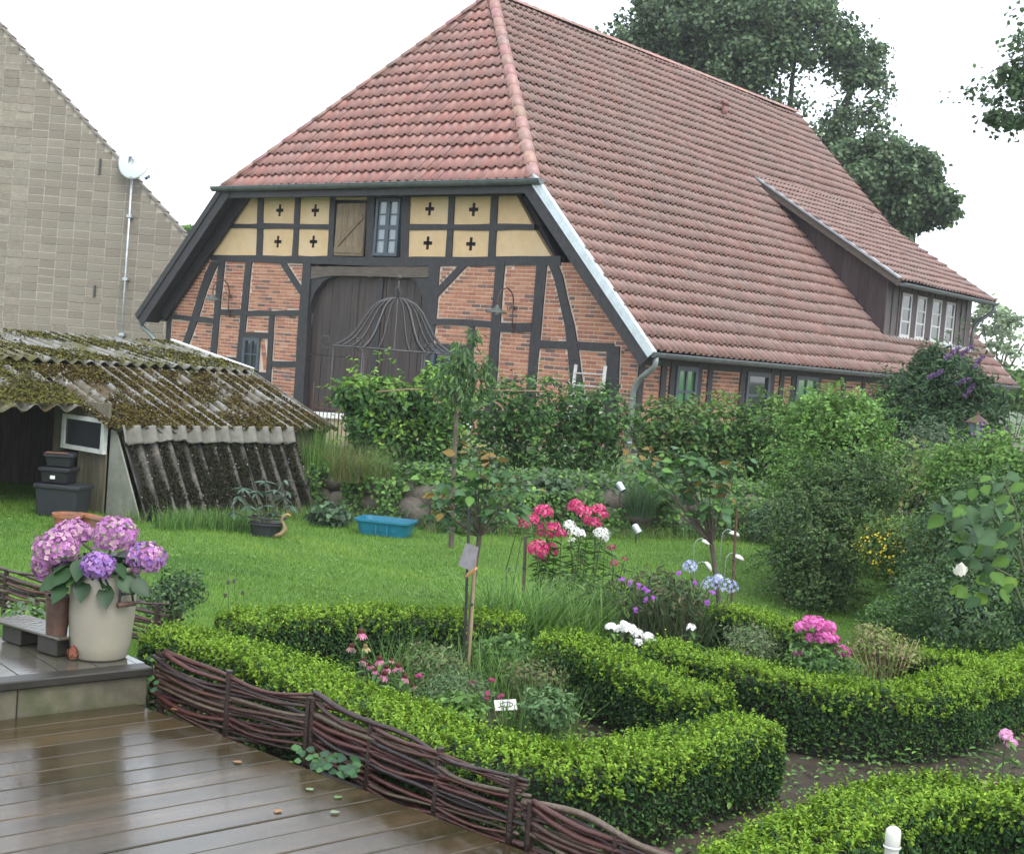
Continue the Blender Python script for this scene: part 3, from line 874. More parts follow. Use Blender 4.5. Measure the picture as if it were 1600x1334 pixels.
# dormer roof
ds = math.hypot(xe - xa_, za2 - zee); dux, duz = (xa_ - xe) / ds, (za2 - zee) / ds
tile_field((xe, ye0, zee + .05), (0, 1, 0), (dux, 0, duz), lambda q: 0.0, lambda q: ye1 - ye0, ds, lambda p, q: None, keep=0)
slab([(xe, ye0, zee + .04), (xe, ye1, zee + .04), (xa_, ye1, za2 + .04), (xa_, ye0, za2 + .04)], .12, 'dormer_soffit', M['timber'])
for y in (ye0, ye1):
    mb = MB(); mb.beam((xe + .02, y, zee + .0), (xa_ - .1, y, za2 + .0), .05, .17); bpart(mb, 'bargeboard', M['lintel'])
    mb = MB(); mb.beam((xe + .03, y, zee + .115), (xa_ - .1, y, za2 + .115), .14, .045); bpart(mb, 'verge_trim', M['galv'])
gutter((xe + .08, ye0, zee - .0), (xe + .08, ye1, zee - .0), .075)
mb = MB(); mb.tube(bend([(xe + .08, ye1 - .1, zee - .05), (xe + .08, ye1 - .1, zee - .22), (xd + .05, yd1 + .10, zee - .62), (xd + .05, yd1 + .1, zdb)]), .05, 8); bpart(mb, 'downpipe', M['gutter'], smooth=True)

# two gooseneck lamps on the gable
def wall_lamp(px, py, label):
    x, z = G(px, py)
    loc = from_barn((x, YW - .03, z))
    t = thing('wall_lamp', label, 'wall lamp', loc, BTH, 'gooseneck lamps on the barn gable')
    mb = MB(); arc = [(0, -.02, 0), (0, -.05, .25), (0, -.05, .52)]
    for k in range(9):
        an = PI * k / 8; arc.append((0, -.05 - .24 * (1 - math.cos(an)), .52 + .27 * math.sin(an)))
    arc.append((0, -.53, .43)); mb.tube(arc, .015, 6)
    mb.build('arm', M['rust'], t, world=False, smooth=True)
    mb = MB(); mb.tube([(0, -.05, .42), (0, -.16, .5), (0, -.24, .44), (0, -.2, .36), (0, -.14, .40)], .008, 5)
    mb.build('scroll', M['rust'], t, world=False)
    mb = MB(); mb.lathe([(0, .015), (.03, .015), (.03, -.01)], (0, -.02, 0), 10); mb.box((-.03, -.02, -.06), (.03, .0, .08)); mb.box((-.03, -.03, .38), (.03, 0, .46))
    mb.build('wall_plate', M['rust'], t, world=False)
    mb = MB(); mb.lathe([(.0, .45), (.035, .44), (.04, .40), (.10, .36), (.20, .30), (.205, .285), (.19, .29), (.09, .345), (.0, .39)], (0, -.53, 0), 18)
    mb.build('lamp_shade', M['lampgreen'], t, world=False, smooth=True)
    mb = MB(); mb.lathe([(0, .35), (.035, .34), (.045, .30), (.03, .265), (0, .255)], (0, -.53, 0), 10)
    mb.build('bulb', M['dishwhite'], t, world=False, smooth=True)
M['lampgreen'] = mat('lampgreen', (.07, .085, .075), .5, var=.3, scale=12)
wall_lamp(803, 515, 'rusty gooseneck lamp with dark green shade right of the arched barn door')
wall_lamp(360, 491, 'gooseneck lamp with dull green shade left of the arched barn door near the bargeboard')

# ------------------------------------------------------------------ ground
M['ground'] = mat('ground', (.055, .10, .022), .9, var=.3, scale=.6, second=(.045, .07, .02), sscale=.15)
M['lawn'] = mat('lawn', (.078, .168, .020), .9, var=.3, scale=7, second=(.070, .125, .025), sscale=1.2, slo=.5, shi=.75)
M['soil'] = mat('soil', (.042, .031, .019), .95, var=.5, scale=12, bump=.9, bscale=30)
M['terrace'] = mat('terrace', (.085, .10, .045), .95, var=.4, scale=2, bump=.5, second=(.12, .10, .075), sscale=.9)
mb = MB(); mb.add([(-300, -80, -.03), (300, -80, -.03), (300, 420, -.03), (-300, 420, -.03)], [(0, 1, 2, 3)])
tag(mb.build('ground', M['ground']), kind='structure')
def sheet(name, poly, z, m):
    mb = MB(); mb.add([(x, y, z) for x, y in poly], [tuple(range(len(poly)))])
    return tag(mb.build(name, m), kind='structure')
LAWN = [(-9, 7.2), (-1.9, 7.2), (-1.0, 7.75), (3.0, 8.0), (6.5, 9.0), (7, 17.2), (3.6, 17.0), (1.6, 16.5), (-.95, 15.3), (-2.0, 16.1), (-9, 16.5)]
sheet('lawn', LAWN, 0.0, M['lawn'])
BED = [(-2.3, 6.9), (-1.62, 6.3), (-.80, 5.72), (-.28, 5.12), (.1, 4.8), (.5, 4.2), (3.6, 4.4), (4.6, 8.4), (2.9, 8.9), (1.2, 9.4), (.3, 10.6), (-.2, 8.5), (-1.9, 8.2)]
sheet('flower_bed_soil', BED, .05, M['soil'])
WALLFOOT = [(-2.35, 16.35), (-1.9, 15.95), (-1.0, 15.35), (.3, 15.75), (1.63, 16.45), (3.56, 16.9), (7.5, 17.5)]
tp = [(x, y + .25) for x, y in WALLFOOT]
tb = MB(); poly = tp + [(30, 22), (34, 60), (-12, 60), (-7, 34), (-2.6, 24)]
k = len(poly)
tb.add([(x, y, .45 if i < len(tp) else .34) for i, (x, y) in enumerate(poly)] + [(x, y, -.1) for x, y in poly], [tuple(range(k))] + [((i + 1) % k, i, k + i, k + (i + 1) % k) for i in range(k)])
tag(tb.build('terrace_ground', M['terrace']), kind='structure')

# ------------------------------------------------------------------ dry stone wall of field boulders under the terrace
M['stone'] = mat('stone', (.105, .09, .072), .85, var=.45, scale=7, bump=.7, bscale=25, second=(.07, .09, .03), sscale=3, slo=.52, shi=.7, objrand=.25)
def rock(r_, seed, n=1):
    bm = bmesh.new(); bmesh.ops.create_icosphere(bm, subdivisions=2, radius=1)
    q = np.random.default_rng(seed); A = q.normal(size=(5, 3)); ph = q.uniform(0, 6, 5)
    for v in bm.verts:
        c = np.array(v.co); d = 1 + .13 * sum(math.sin(2.2 * (A[i] @ c) + ph[i]) for i in range(5)) / 2
        v.co = Vector(c * d)
    me = bpy.data.meshes.new('stone'); bm.to_mesh(me); bm.free()
    me.polygons.foreach_set('use_smooth', [True] * len(me.polygons)); me.materials.append(M['stone'])
    return me
rocks = [rock(1, s) for s in range(7)]
wall = thing('stone_wall', 'low dry wall of rounded field stones holding the terrace behind the lawn', 'stone wall', (*WALLFOOT[2], 0))
wl = np.array(WALLFOOT[2])
def along(path, s):
    path = [np.array(p, float) for p in path]
    for a, b in zip(path, path[1:]):
        L = np.linalg.norm(b - a)
        if s <= L: return a + (b - a) * s / L, (b - a) / L
        s -= L
    return b, (b - a) / L
s = 0.05
while s < 8.2:
    p, t = along(WALLFOOT, s); wd = rnd.uniform(.16, .30)
    for lay in range(2):
        hz = rnd.uniform(.13, .18)
        o = link('stone', rnd.choice(rocks), wall)
        q = p + np.array((-t[1], t[0])) * (.12 + .10 * lay) + t * (lay * .12 + rnd.uniform(-.03, .03)) - wl
        o.location = (q[0], q[1], .12 + lay * .22 + rnd.uniform(-.02, .02)); o.scale = (wd * 1.02, .17, hz); o.rotation_euler = (rnd.uniform(-.15, .15), rnd.uniform(-.15, .15), math.atan2(t[1], t[0]) + rnd.uniform(-.2, .2))
    s += wd * 1.75

# ------------------------------------------------------------------ grey block-built house end on the left
BY = 40.0
def BP(px, py): p = D(px, py, BY); return (p[0], p[2])
hs = thing('block_house', 'plain grey concrete-block gable wall with steep tiled verge behind the shed', 'house', (BP(160, 500)[0], BY, 0))
rx0, rz0 = BP(43, 88); rx1, rz1 = BP(290, 368)
slp = (rz1 - rz0) / (rx1 - rx0)
zr_ = lambda x: rz1 + slp * (x - rx1)
xap = rx0 - 2.2
xL, xR = xap - 10, rx1 + 5.5
def ztop_(x): return zr_(x) if x >= xap else zr_(2 * xap - x)
BC = [(.235, .205, .160), (.215, .187, .145), (.25, .222, .175), (.23, .205, .165), (.205, .175, .138)]
bprot = []
for c in BC:
    mb = MB(); mb.cur = c; mb.box((-.5, -.5, -.5), (.5, .5, .5)); bprot.append(mb.mesh('block', M['block'], color=True, bevel=.02))
bl = []
ch, cw_ = .232, .47
for r_ in range(int((ztop_(xap) + .5) / ch)):
    z0_ = -.5 + r_ * ch; z1_ = z0_ + ch - .024
    xr = rx1 + (z1_ - rz1) / slp
    xl_ = 2 * xap - xr
    x = max(xL, xl_) - (r_ % 2) * cw_ / 2
    while x < min(xr, xR):
        a, b = max(x, xl_), min(x + cw_ - .024, min(xr, xR)); x += cw_
        if b - a > .08: bl.append((a, b, z0_, z1_))
loc = hs.location
def shown(b):
    x, z = (b[0] + b[1]) / 2, b[2]
    return b[0] > BP(30, 300)[0] and z > BP(100, 540)[1] and x < BP(290, 400)[0] and b[1] - b[0] > .4
order = [i for i, b in enumerate(bl) if shown(b)]
rnd.shuffle(order); singles = set(order[:296])
mbS = MB()
for i, (a, b, z0_, z1_) in enumerate(bl):
    yj = rnd.uniform(-.008, .008); k = rnd.randrange(5)
    if i in singles:
        o = link('block', bprot[k], hs); o.scale = (b - a, .12, z1_ - z0_); o.location = ((a + b) / 2 - loc.x, .05 + yj, (z0_ + z1_) / 2)
    else:
        v = rnd.uniform(.9, 1.1); mbS.cur = tuple(c * v for c in BC[k]); mbS.box((a, BY - .01 + yj, z0_), (b, BY + .1, z1_))
mbS.build('blocks', M['block'], hs, color=True, kind='stuff')
mb = MB(); mb.prism([(xL, -.5), (xR, -.5), (xR, ztop_(xR)), (xap, ztop_(xap)), (xL, ztop_(xL))], BY + .004, BY + .3)
o = mb.build('mortar_bed', M['blockmortar'], hs)
M['greytile'] = mat('greytile', (.20, .17, .15), .8, var=.3, scale=6)
n = 46; a = np.array((xap, ztop_(xap))); b = np.array((xR + .3, zr_(xR + .3)))
dn = (b - a) / n
for i in range(n):
    p = a + dn * i; q = p + dn * 1.18
    mb = MB(); mb.beam((p[0], BY + .15, p[1] + .00), (q[0], BY + .15, q[1] + .06), .42, .045)
    mb.build('verge_tile', M['greytile'], hs)
mb = MB(); mb.add([(xap, BY + .3, ztop_(xap) - .03), (xR + .3, BY + .3, zr_(xR + .3) - .03), (xR - 5.2, BY + 14, zr_(xR + .3) - .03), (xap - 5.5, BY + 14, ztop_(xap) - .03)], [(0, 1, 2, 3)])
mb.add([(xap, BY + .3, ztop_(xap) - .03), (xL, BY + .3, ztop_(xL)), (xL - 5.5, BY + 14, ztop_(xL)), (xap - 5.5, BY + 14, ztop_(xap) - .03)], [(0, 1, 2, 3)])
mb.build('roof_slope', M['greytile'], hs)
for (px, pa, pb) in ((157.5, 249, 273), (149, 446, 464)):
    mb = MB(); q = BP(px, pa); q2 = BP(px, pb); mb.box((q[0] - .03, BY - .05, q2[1]), (q[0] + .03, BY - .01, q[1])); mb.build('wall_anchor', M['blackiron'], hs)

# dish on its mast
px0 = D(190, 525, BY - .25); px1 = D(203, 272, BY - .25)
zt_ = px1[2]
dt = thing('satellite_dish', 'white satellite dish on a tall thin galvanised mast against the grey gable', 'satellite dish', (px0[0], px0[1], 0))
mb = MB(); mb.tube([(px0[0], px0[1], -.4), (px0[0], px0[1], zt_ * .5), (px0[0], px0[1], zt_ + .15)], .035, 8); mb.build('mast', M['galv'], dt, smooth=True)
for z in (zt_ - 1.2, zt_ - 3, zt_ - 4.6):
    mb = MB(); mb.box((px0[0] - .07, px0[1] - .05, z - .04), (px0[0] + .07, BY, z + .04)); mb.build('clamp', M['galv'], dt)
mb = MB(); K = 24; vs = []; fs = []
for j, rr in enumerate((0.0, .14, .26, .35, .38)):
    for k in range(K):
        an = 2 * PI * k / K; vs.append((rr * math.cos(an) * .92, -.065 * rr * rr / .144 + .02, rr * math.sin(an)))
for j in range(4):
    for k in range(K): fs.append((j * K + k, j * K + (k + 1) % K, (j + 1) * K + (k + 1) % K, (j + 1) * K + k))
# turned away to the right, seen a little from behind
ca, sa = math.cos(R(163)), math.sin(R(163))
def turn(p, s=.98):
    x, y, z = p; y2, z2 = y * .97 - z * .2, z * .97 + y * .2
    return (px0[0] + s * (x * ca - y2 * sa) + .05, px0[1] - .12 + s * (x * sa + y2 * ca), zt_ + .42 + s * z2)
mb.add([turn(p, 1.55) for p in vs], fs)
o = mb.build('dish', M['dishwhite'], dt, smooth=True)
md = o.modifiers.new('thick', 'SOLIDIFY'); md.thickness = .012
mb = MB(); mb.tube([turn((0, -.0, -.35), 1.55), turn((0, -.55, -.18), 1.55)], .015, 6); mb.build('arm', M['galv'], dt)
mb = MB(); mb.tube([turn((0, -.5, -.2), 1.55), turn((0, -.60, -.12), 1.55)], .05, 8); mb.build('receiver', M['gutter'], dt)
mb = MB(); mb.obox((px0[0], px0[1] - .07, zt_ + .38), (.09, 0, 0), (0, .06, 0), (0, 0, .10)); mb.build('bracket', M['gutter'], dt)

# ------------------------------------------------------------------ the low shed under mossy corrugated sheets
M['fibro'] = mat('fibro', attr=True, rough=.85, var=.4, scale=14, bump=.7, bscale=40, second=(.070, .066, .018), sscale=2.2, slo=.45, shi=.58)
M['fibromoss'] = mat('fibromoss', attr=True, rough=.9, var=.45, scale=16, bump=.9, bscale=45, second=(.060, .042, .013), sscale=1.5, slo=.47, shi=.60)
M['fibroblack'] = mat('fibroblack', attr=True, rough=.9, var=.5, scale=22, bump=.9, bscale=45, second=(.020, .020, .014), sscale=6.5, slo=.50, shi=.60)
M['fibropale'] = mat('fibropale', attr=True, rough=.9, var=.2, scale=14, bump=.5)
M['greypanel'] = mat('greypanel', (.22, .225, .19), .85, var=.25, scale=5, bump=.3, second=(.15, .16, .115), sscale=2)
M['shedboard'] = mat('shedboard', (.095, .085, .055), .85, var=.5, scale=6, bump=.5, stretch=(4, 4, .4), objrand=.2)
EL = D(172, 664, 14.2)
ED = unit(np.array((.60, .80, 0.0))); DD = np.array((ED[1], -ED[0], 0.0)); UP = np.array((0, 0, 1.0))
shed = thing('corrugated_shed', 'low open shed with mossy corrugated sheet roof and a leaning dark sheet front', 'shed', (EL[0], EL[1], 0))
zE = EL[2]
def SP(e, l, z): return np.array((EL[0], EL[1], 0)) + ED * e - DD * l + UP * z      # e along the eave, l into the shed
def corr(name, p0, ae, as_, le, ls, m, pitch=.177, amp=.026, ph=0.0, sag=.0, nl=8, crest=(.19, .19, .18), trough=(.060, .055, .026), bias=0.0):
    p0, ae, as_ = np.array(p0), unit(np.array(ae)), unit(np.array(as_)); nn_ = np.cross(ae, as_)
    if nn_[2] < 0: nn_ = -nn_
    ne = int(le / pitch * 8) + 1
    E_ = np.linspace(0, le, ne); S_ = np.linspace(0, ls, nl + 1)
    rag = np.cumsum(rng.normal(0, .006, ne)) if True else 0
    V = []
    for k in range(2):
        for j, sv in enumerate(S_):
            for i, ev in enumerate(E_):
                h = amp * math.cos(2 * PI * ev / pitch + ph) - sag * math.sin(PI * j / nl) - k * .009
                V.append(p0 + ae * ev + as_ * (sv + (rag[i] if j == 0 else 0)) + nn_ * h)
    V = np.array(V); w_ = ne; F = []
    hh = np.cos(2 * PI * E_ / pitch + ph); hh = np.tile(hh, 2 * (nl + 1)); nz_ = lumps(V * 3.1, 21, 6, 1.6) * .55 + lumps(V * 9.0, 22, 6, 1.5) * .45
    kk = np.clip(.5 + .55 * hh + nz_ * 1.1 + bias, 0, 1)[:, None]; Cc = np.array(trough) * (1 - kk) + np.array(crest) * kk
    nlay = (nl + 1) * ne
    for j in range(nl):
        for i in range(ne - 1):
            a_ = j * w_ + i
            F.append((a_, a_ + 1, a_ + w_ + 1, a_ + w_)); F.append((nlay + a_ + w_, nlay + a_ + w_ + 1, nlay + a_ + 1, nlay + a_))
    for i in range(ne - 1):
        F.append((nlay + i, nlay + i + 1, i + 1, i)); t_ = nl * w_ + i; F.append((t_, t_ + 1, nlay + t_ + 1, nlay + t_))
    for j in range(nl):
        a_ = j * w_; F.append((a_, a_ + w_, nlay + a_ + w_, nlay + a_)); a_ = j * w_ + ne - 1; F.append((nlay + a_, nlay + a_ + w_, a_ + w_, a_))
    Vl = V - np.array((EL[0], EL[1], 0))
    return link(name, fast_mesh(name, Vl, np.array(F), m, Cc, smooth=False), shed)
LE = 3.25; t1 = math.tan(R(20.5)); t2 = math.tan(R(9))
LOW = 1.46
for k in range(4):
    w_ = .885
    corr('corrugated_sheet', SP(k * .80 - .02, -.10, zE - .10 * t1 + (k % 2) * .012), ED, -DD + UP * t1, w_ if k < 3 else .92, (LOW + .14) / math.cos(R(20.5)), M['fibromoss'], ph=2 * PI * k * .80 / .177, trough=(.050, .038, .014), nl=16, bias=-.12)
corr('corrugated_sheet', SP(-.86, .42, zE + .42 * t1 - .02), ED, -DD + UP * t1, .92, 1.12, M['fibromoss'], pitch=.25, amp=.04)
corr('corrugated_sheet', SP(-1.9, .35, zE + .35 * t1 - .01), ED, -DD + UP * t1, 1.1, 1.18, M['fibro'], pitch=.25, amp=.04)
zS = zE + LOW * t1
for k in range(5):
    corr('corrugated_sheet', SP(k * 1.02 - 1.9, LOW - .06, zS + .035 + (k % 2) * .012), ED, -DD + UP * t2, 1.12 if k < 4 else 1.1, 1.75, M['fibro'], ph=2 * PI * k * 1.02 / .177, sag=.012, nl=12)
mb = MB(); a, b = SP(3.32, LOW + .1, zS + .03), SP(3.32, LOW + 1.75, zS + .31); mb.beam(a, b, .05, .09); mb.build('verge_trim', M['whitepaint'], shed)
# front: leaning corrugated sheets
t_lean = unit(np.array(SP(0, .05, zE - .05)) - np.array((-3.63, 13.89, 0.0)) + 0)
ls_ = 1.06
for k in range(3):
    base = SP(.10 + k * .80, -.55 + .012 * (k % 2), -.02)
    corr('leaning_sheet', base, ED, DD * -.50 + UP * (zE - .10), .86, .985, M['fibroblack'], pitch=.20, ph=2 * PI * k * .80 / .20, amp=.034, crest=(.12, .108, .092), trough=(.022, .020, .014), bias=-.60, nl=20)
# pale strip of the same sheets under the eave
for k in range(3):
    a = SP(.06 + k * .80, -.165, zE - .175)
    corr('eave_sheet', a, ED, DD * -.07 + UP * .19, .86, .19, M['fibropale'], pitch=.20, ph=2 * PI * k * .80 / .20, amp=.032, crest=(.165, .16, .135), trough=(.12, .115, .095))
def wallpoly(pts, th, nrm_, name, m, parent=None):
    mb = MB(); p = [np.array(q) for q in pts]; k = len(p); nrm_ = np.array(nrm_) * th
    mb.add(p + [q + nrm_ for q in p], [tuple(range(k)), tuple(range(2 * k - 1, k - 1, -1))] + [((i + 1) % k, i, k + i, k + (i + 1) % k) for i in range(k)])
    return mb.build(name, m, parent or shed)
wallpoly([SP(.06, -.52, -.02), SP(.06, -.02, zE - .06), SP(.06, .06, zE - .05), SP(.06, .06, -.02)], .02, ED, 'side_panel', M['greypanel'])
# window wall (end of the shed, towards us on the left), boards under the window
zb_, zt2 = .66, zE + .02
for i in range(4):
    l0, l1 = .08 + i * .12, .08 + (i + 1) * .12 - .008
    wallpoly([SP(.03, l0, -.02), SP(.03, l1, -.02), SP(.03, l1, zb_ - .0), SP(.03, l0, zb_ - .0)], .02, ED, 'board', M['shedboard'])
f = MB()
def sbox(mb, e0, e1, l0, l1, z0_, z1_):
    c = SP((e0 + e1) / 2, (l0 + l1) / 2, (z0_ + z1_) / 2); mb.obox(c, ED * (e1 - e0) / 2, DD * (l1 - l0) / 2, UP * (z1_ - z0_) / 2)
wl0, wl1, wz0, wz1 = .07, .80, .635, 1.0
for a in ((-.02, .03, wl0, wl1, wz0, wz0 + .045), (-.02, .03, wl0, wl1, wz1 - .045, wz1), (-.021, .031, wl0, wl0 + .05, wz0 + .045, wz1 - .045), (-.021, .031, wl1 - .05, wl1, wz0 + .045, wz1 - .045)): sbox(f, *a)
fo = f.build('window', M['weatherwhite'], shed)
g = MB(); sbox(g, .002, .008, wl0 + .05, wl1 - .05, wz0 + .045, wz1 - .045); g.build('pane', M['glass'], fo)
mb = MB(); sbox(mb, .02, .06, wl0, wl1 + .02, wz1, wz1 + .16); mb.build('board', M['shedboard'], shed)
# closed dark sides: back, far end, front behind the leaning sheets
mb = MB(); sbox(mb, -2.4, 3.3, 3.0, 3.06, -.1, zS + .28); mb.build('back_wall', M['shedboard'], shed)
mb = MB(); sbox(mb, 3.14, 3.19, .03, 3.0, -.1, zE + .0); mb.build('end_wall', M['shedboard'], shed)
mb = MB(); sbox(mb, 3.14, 3.19, 1.5, 3.0, zE, zS + .0); mb.build('end_wall', M['shedboard'], shed)
mb = MB(); sbox(mb, .08, 3.14, .03, .06, -.1, zE - .02); mb.build('front_wall', M['shedboard'], shed)
mb = MB(); sbox(mb, 2.62, 3.1, -.012, .025, -.05, .50); mb.build('side_panel', M['greypanel'], shed)
mb = MB(); sbox(mb, -2.3, -2.25, .4, 3.0, -.1, zS); mb.build('end_wall', M['shedboard'], shed)
for e in (-.9, .02):
    mb = MB(); sbox(mb, e - .04, e + .04, .86, .94, -.05, zE + .86 * t1 - .03); mb.build('post', M['shedboard'], shed)
mb = MB(); sbox(mb, -2.2, .0, .86, .92, zE + .24, zE + .33); mb.build('lintel', M['shedboard'], shed)

# cushions of moss on the sheets
def moss(name, org, ae, as_, le, ls, n, pal, size, thr, seed, hgt=.012, f=2.2, wave=0.0):
    ae, as_ = unit(np.array(ae)), unit(np.array(as_)); nn_ = np.cross(ae, as_); nn_ = nn_ if nn_[2] > 0 else -nn_
    u, v = rng.random(n) * le, rng.random(n) * ls
    pos = np.array(org) + ae * u[:, None] + as_ * v[:, None] + nn_ * (rng.random((n, 1)) * hgt + .018)
    k = lumps(pos * f, seed, 6, 1.6) + .6 * lumps(pos * f * 3.2, seed + 1, 6, 1.5) + .30 * (v / ls < .35) + .25 * rng.normal(size=n) - (0 if not wave else (.75 if wave > 0 else -.9) * np.cos(2 * PI * u / abs(wave)))
    pos = pos[k > thr]; kk = len(pos); pp_ = np.array(pal)[rng.integers(0, len(pal), kk)] * (1 + .25 * rng.normal(size=(kk, 1)))
    nr = unit(nn_ + rng.normal(size=(kk, 3)) * .7); t = unit(rng.normal(size=(kk, 3))); t = unit(t - nr * (t * nr).sum(1, keepdims=True)); b = np.cross(nr, t)
    s = size * rng.uniform(.4, 1.3, (kk, 1))
    V = np.stack([pos - t * s * .5, pos + b * s * .5 + nr * s * .25, pos + t * s * .5, pos - b * s * .5 + nr * s * .25], 1).reshape(-1, 3)
    F = (np.arange(kk) * 4)[:, None] + np.array([[0, 1, 2, 3]])
    link(name, fast_mesh(name, V - np.array((EL[0], EL[1], 0)), F, M['moss'], np.clip(np.repeat(pp_, 4, 0), .004, 1)), shed, 'stuff')
M['moss'] = mat('moss', attr=True, rough=.95, var=0, spec=.1)
MB1 = [(.055, .038, .012), (.07, .050, .014), (.040, .028, .010), (.085, .080, .018)]; MB2 = [(.085, .085, .018), (.11, .105, .022), (.065, .055, .016), (.05, .05, .02)]; MB3 = [(.016, .018, .010), (.024, .024, .013), (.030, .034, .014), (.012, .011, .009)]
moss('moss_cushions', SP(-.1, -.10, zE - .10 * t1), ED, -DD + UP * t1, 3.3, 1.6, 42000, MB1, .030, .02, 31)
moss('moss_cushions', SP(-1.2, .42, zE + .42 * t1), ED, -DD + UP * t1, 1.2, 1.1, 9000, MB2, .030, .05, 35)
moss('moss_cushions', SP(-1.9, LOW, zS + .04), ED, -DD + UP * t2, 5.1, 1.7, 30000, MB2, .032, .16, 33)
moss('moss_cushions', SP(.1, -.55, 0), ED, DD * -.50 + UP * (zE - .10), 2.45, .97, 24000, MB3, .026, -.02, 37, wave=.20)
FL = [(.30, .28, .25), (.24, .22, .19)]
moss('lichen_flecks', SP(.1, -.55, 0), ED, DD * -.50 + UP * (zE - .10), 2.45, .97, 600, FL, .016, .45, 41, .02, wave=-.20)
moss('lichen_flecks', SP(-.1, -.10, zE - .10 * t1), ED, -DD + UP * t1, 3.3, 1.6, 1500, FL, .024, .35, 43, .02)

# things standing in the shed's open end
M['blackplastic'] = mat('blackplastic', (.010, .011, .014), .4, var=.2, scale=9)
M['darktub'] = mat('darktub', (.017, .020, .024), .5, var=.3, scale=9)
M['terracotta'] = mat('terracotta', (.30, .115, .055), .8, var=.25, scale=14, bump=.3, second=(.22, .12, .08), sscale=4)
def crate(px, py, dist, w_, d_, h_, label, m, rot, lidc=None, z=None):
    p = D(px, py, dist); p[2] = z if z is not None else 0
    t = thing('plastic_crate', label, 'crate', p, rot)
    mb = MB(); v0 = .88
    vs = [(-w_ / 2 * v0, -d_ / 2 * v0, 0), (w_ / 2 * v0, -d_ / 2 * v0, 0), (w_ / 2 * v0, d_ / 2 * v0, 0), (-w_ / 2 * v0, d_ / 2 * v0, 0), (-w_ / 2, -d_ / 2, h_), (w_ / 2, -d_ / 2, h_), (w_ / 2, d_ / 2, h_), (-w_ / 2, d_ / 2, h_)]
    mb.add(vs, [(3, 2, 1, 0), (0, 1, 5, 4), (1, 2, 6, 5), (2, 3, 7, 6), (3, 0, 4, 7)])
    mb.build('body', m, t, world=False, bevel=.012)
    mb = MB(); mb.box((-w_ / 2 - .015, -d_ / 2 - .015, h_ - .03), (w_ / 2 + .015, d_ / 2 + .015, h_ + .012)); mb.build('rim', m, t, world=False, bevel=.008)
    return t
c1 = crate(97, 803, 13.95, .46, .34, .32, 'large dark grey tub on the ground in the open end of the shed', M['darktub'], R(-8), z=0.0)
c2 = crate(91, 760, 13.98, .30, .26, .15, 'small black crate with a white tag on the dark grey tub', M['blackplastic'], R(-5), z=.335)
mb = MB(); mb.box((-.03, -.146, .05), (.02, -.141, .085)); mb.build('tag', M['whitepaint'], c2, world=False)
c3 = crate(93, 735, 14.02, .27, .24, .13, 'topmost black crate with a thin red edge in the shed opening', M['blackplastic'], R(10), z=.50)
mb = MB(); mb.box((-.13, -.14, .145), (.09, -.125, .152)); mb.build('edge_strip', M['terracotta'], c3, world=False)
def pot(name, label, p, r0, r1, h, m, rot=(0, 0, 0), group=None):
    t = thing(name, label, 'flower pot', p, 0, group)
    mb = MB(); mb.lathe([(0, .0), (r0, 0), (r1 * .97, h * .78), (r1 * .97, h * .8), (r1 * 1.05, h * .8), (r1 * 1.06, h), (r1 * .95, h), (r1 * .9, h * .82), (0, h * .80)], (0, 0, 0), 24)
    o = mb.build('pot_body', m, t, world=False); t.rotation_euler = rot
    mb = MB(); mb.lathe([(0, h * .86), (r1 * .92, h * .84)], (0, 0, 0), 16); mb.build('potting_soil', M['soil'], t, world=False)
    return t
pot('terracotta_pot', 'upright terracotta pot on the grass before the shed opening', P(104, 828, 0.0), .10, .135, .16, M['terracotta'])
pot('terracotta_pot', 'tilted wider terracotta pot next to the grey side panel of the shed', P(143, 826, 0.0), .10, .145, .13, M['terracotta'], (R(-6), R(9), 0))

# ------------------------------------------------------------------ blue tub on the lawn
M['blueplastic'] = mat('blueplastic', (.012, .15, .23), .35, var=.12, scale=8)
tp_ = P(602, 836, 0); tub = thing('plastic_tub', 'turquoise blue rectangular plastic tub lying on the lawn edge', 'tub', tp_, R(-12))
def rr(w_, d_, r_, n=5):
    pts = []
    for cx, cy, a0 in ((w_ - r_, d_ - r_, 0), (-w_ + r_, d_ - r_, 90), (-w_ + r_, -d_ + r_, 180), (w_ - r_, -d_ + r_, 270)):
        for k in range(n): an = R(a0 + 90 * k / (n - 1)); pts.append((cx + r_ * math.cos(an), cy + r_ * math.sin(an)))
    return pts
mb = MB(); rings = [(.25, .155, 0), (.285, .19, .15), (.305, .21, .15), (.305, .21, .172), (.275, .18, .172), (.24, .145, .02)]
vs = []; fs = []
for (a, b, z) in rings:
    ring = rr(a, b, .07)
    # dip in the middle of the long sides
    vs += [(x, y, z - (.018 if z > .14 and abs(x) < a * .45 else 0)) for x, y in ring]
n = len(ring)
for j in range(len(rings) - 1):
    for k in range(n): fs.append((j * n + k, j * n + (k + 1) % n, (j + 1) * n + (k + 1) % n, (j + 1) * n + k))
fs.append(tuple(range(n))[::-1]); fs.append(tuple((len(rings) - 1) * n + k for k in range(n)))
mb.add(vs, fs); mb.build('basin', M['blueplastic'], tub, world=False)
mb = MB(); wr_ = rr(.262, .168, .07); mb.add([(x, y, .10) for x, y in wr_], [tuple(range(len(wr_)))]); mb.build('dark_sheet', M['glass'], tub, world=False)  # dark sheet added to make the inside of the basin look dark
mb = MB()
for x in (-.06, .0, .06, .14): mb.lathe([(0, .004), (.012, .003), (.014, 0)], (x, -.175, .07), 8)
for x in (-.05, .07): mb.box((x - .008, -.196, .02), (x + .008, -.172, .12))
mb.build('rib', M['blueplastic'], tub, world=False)

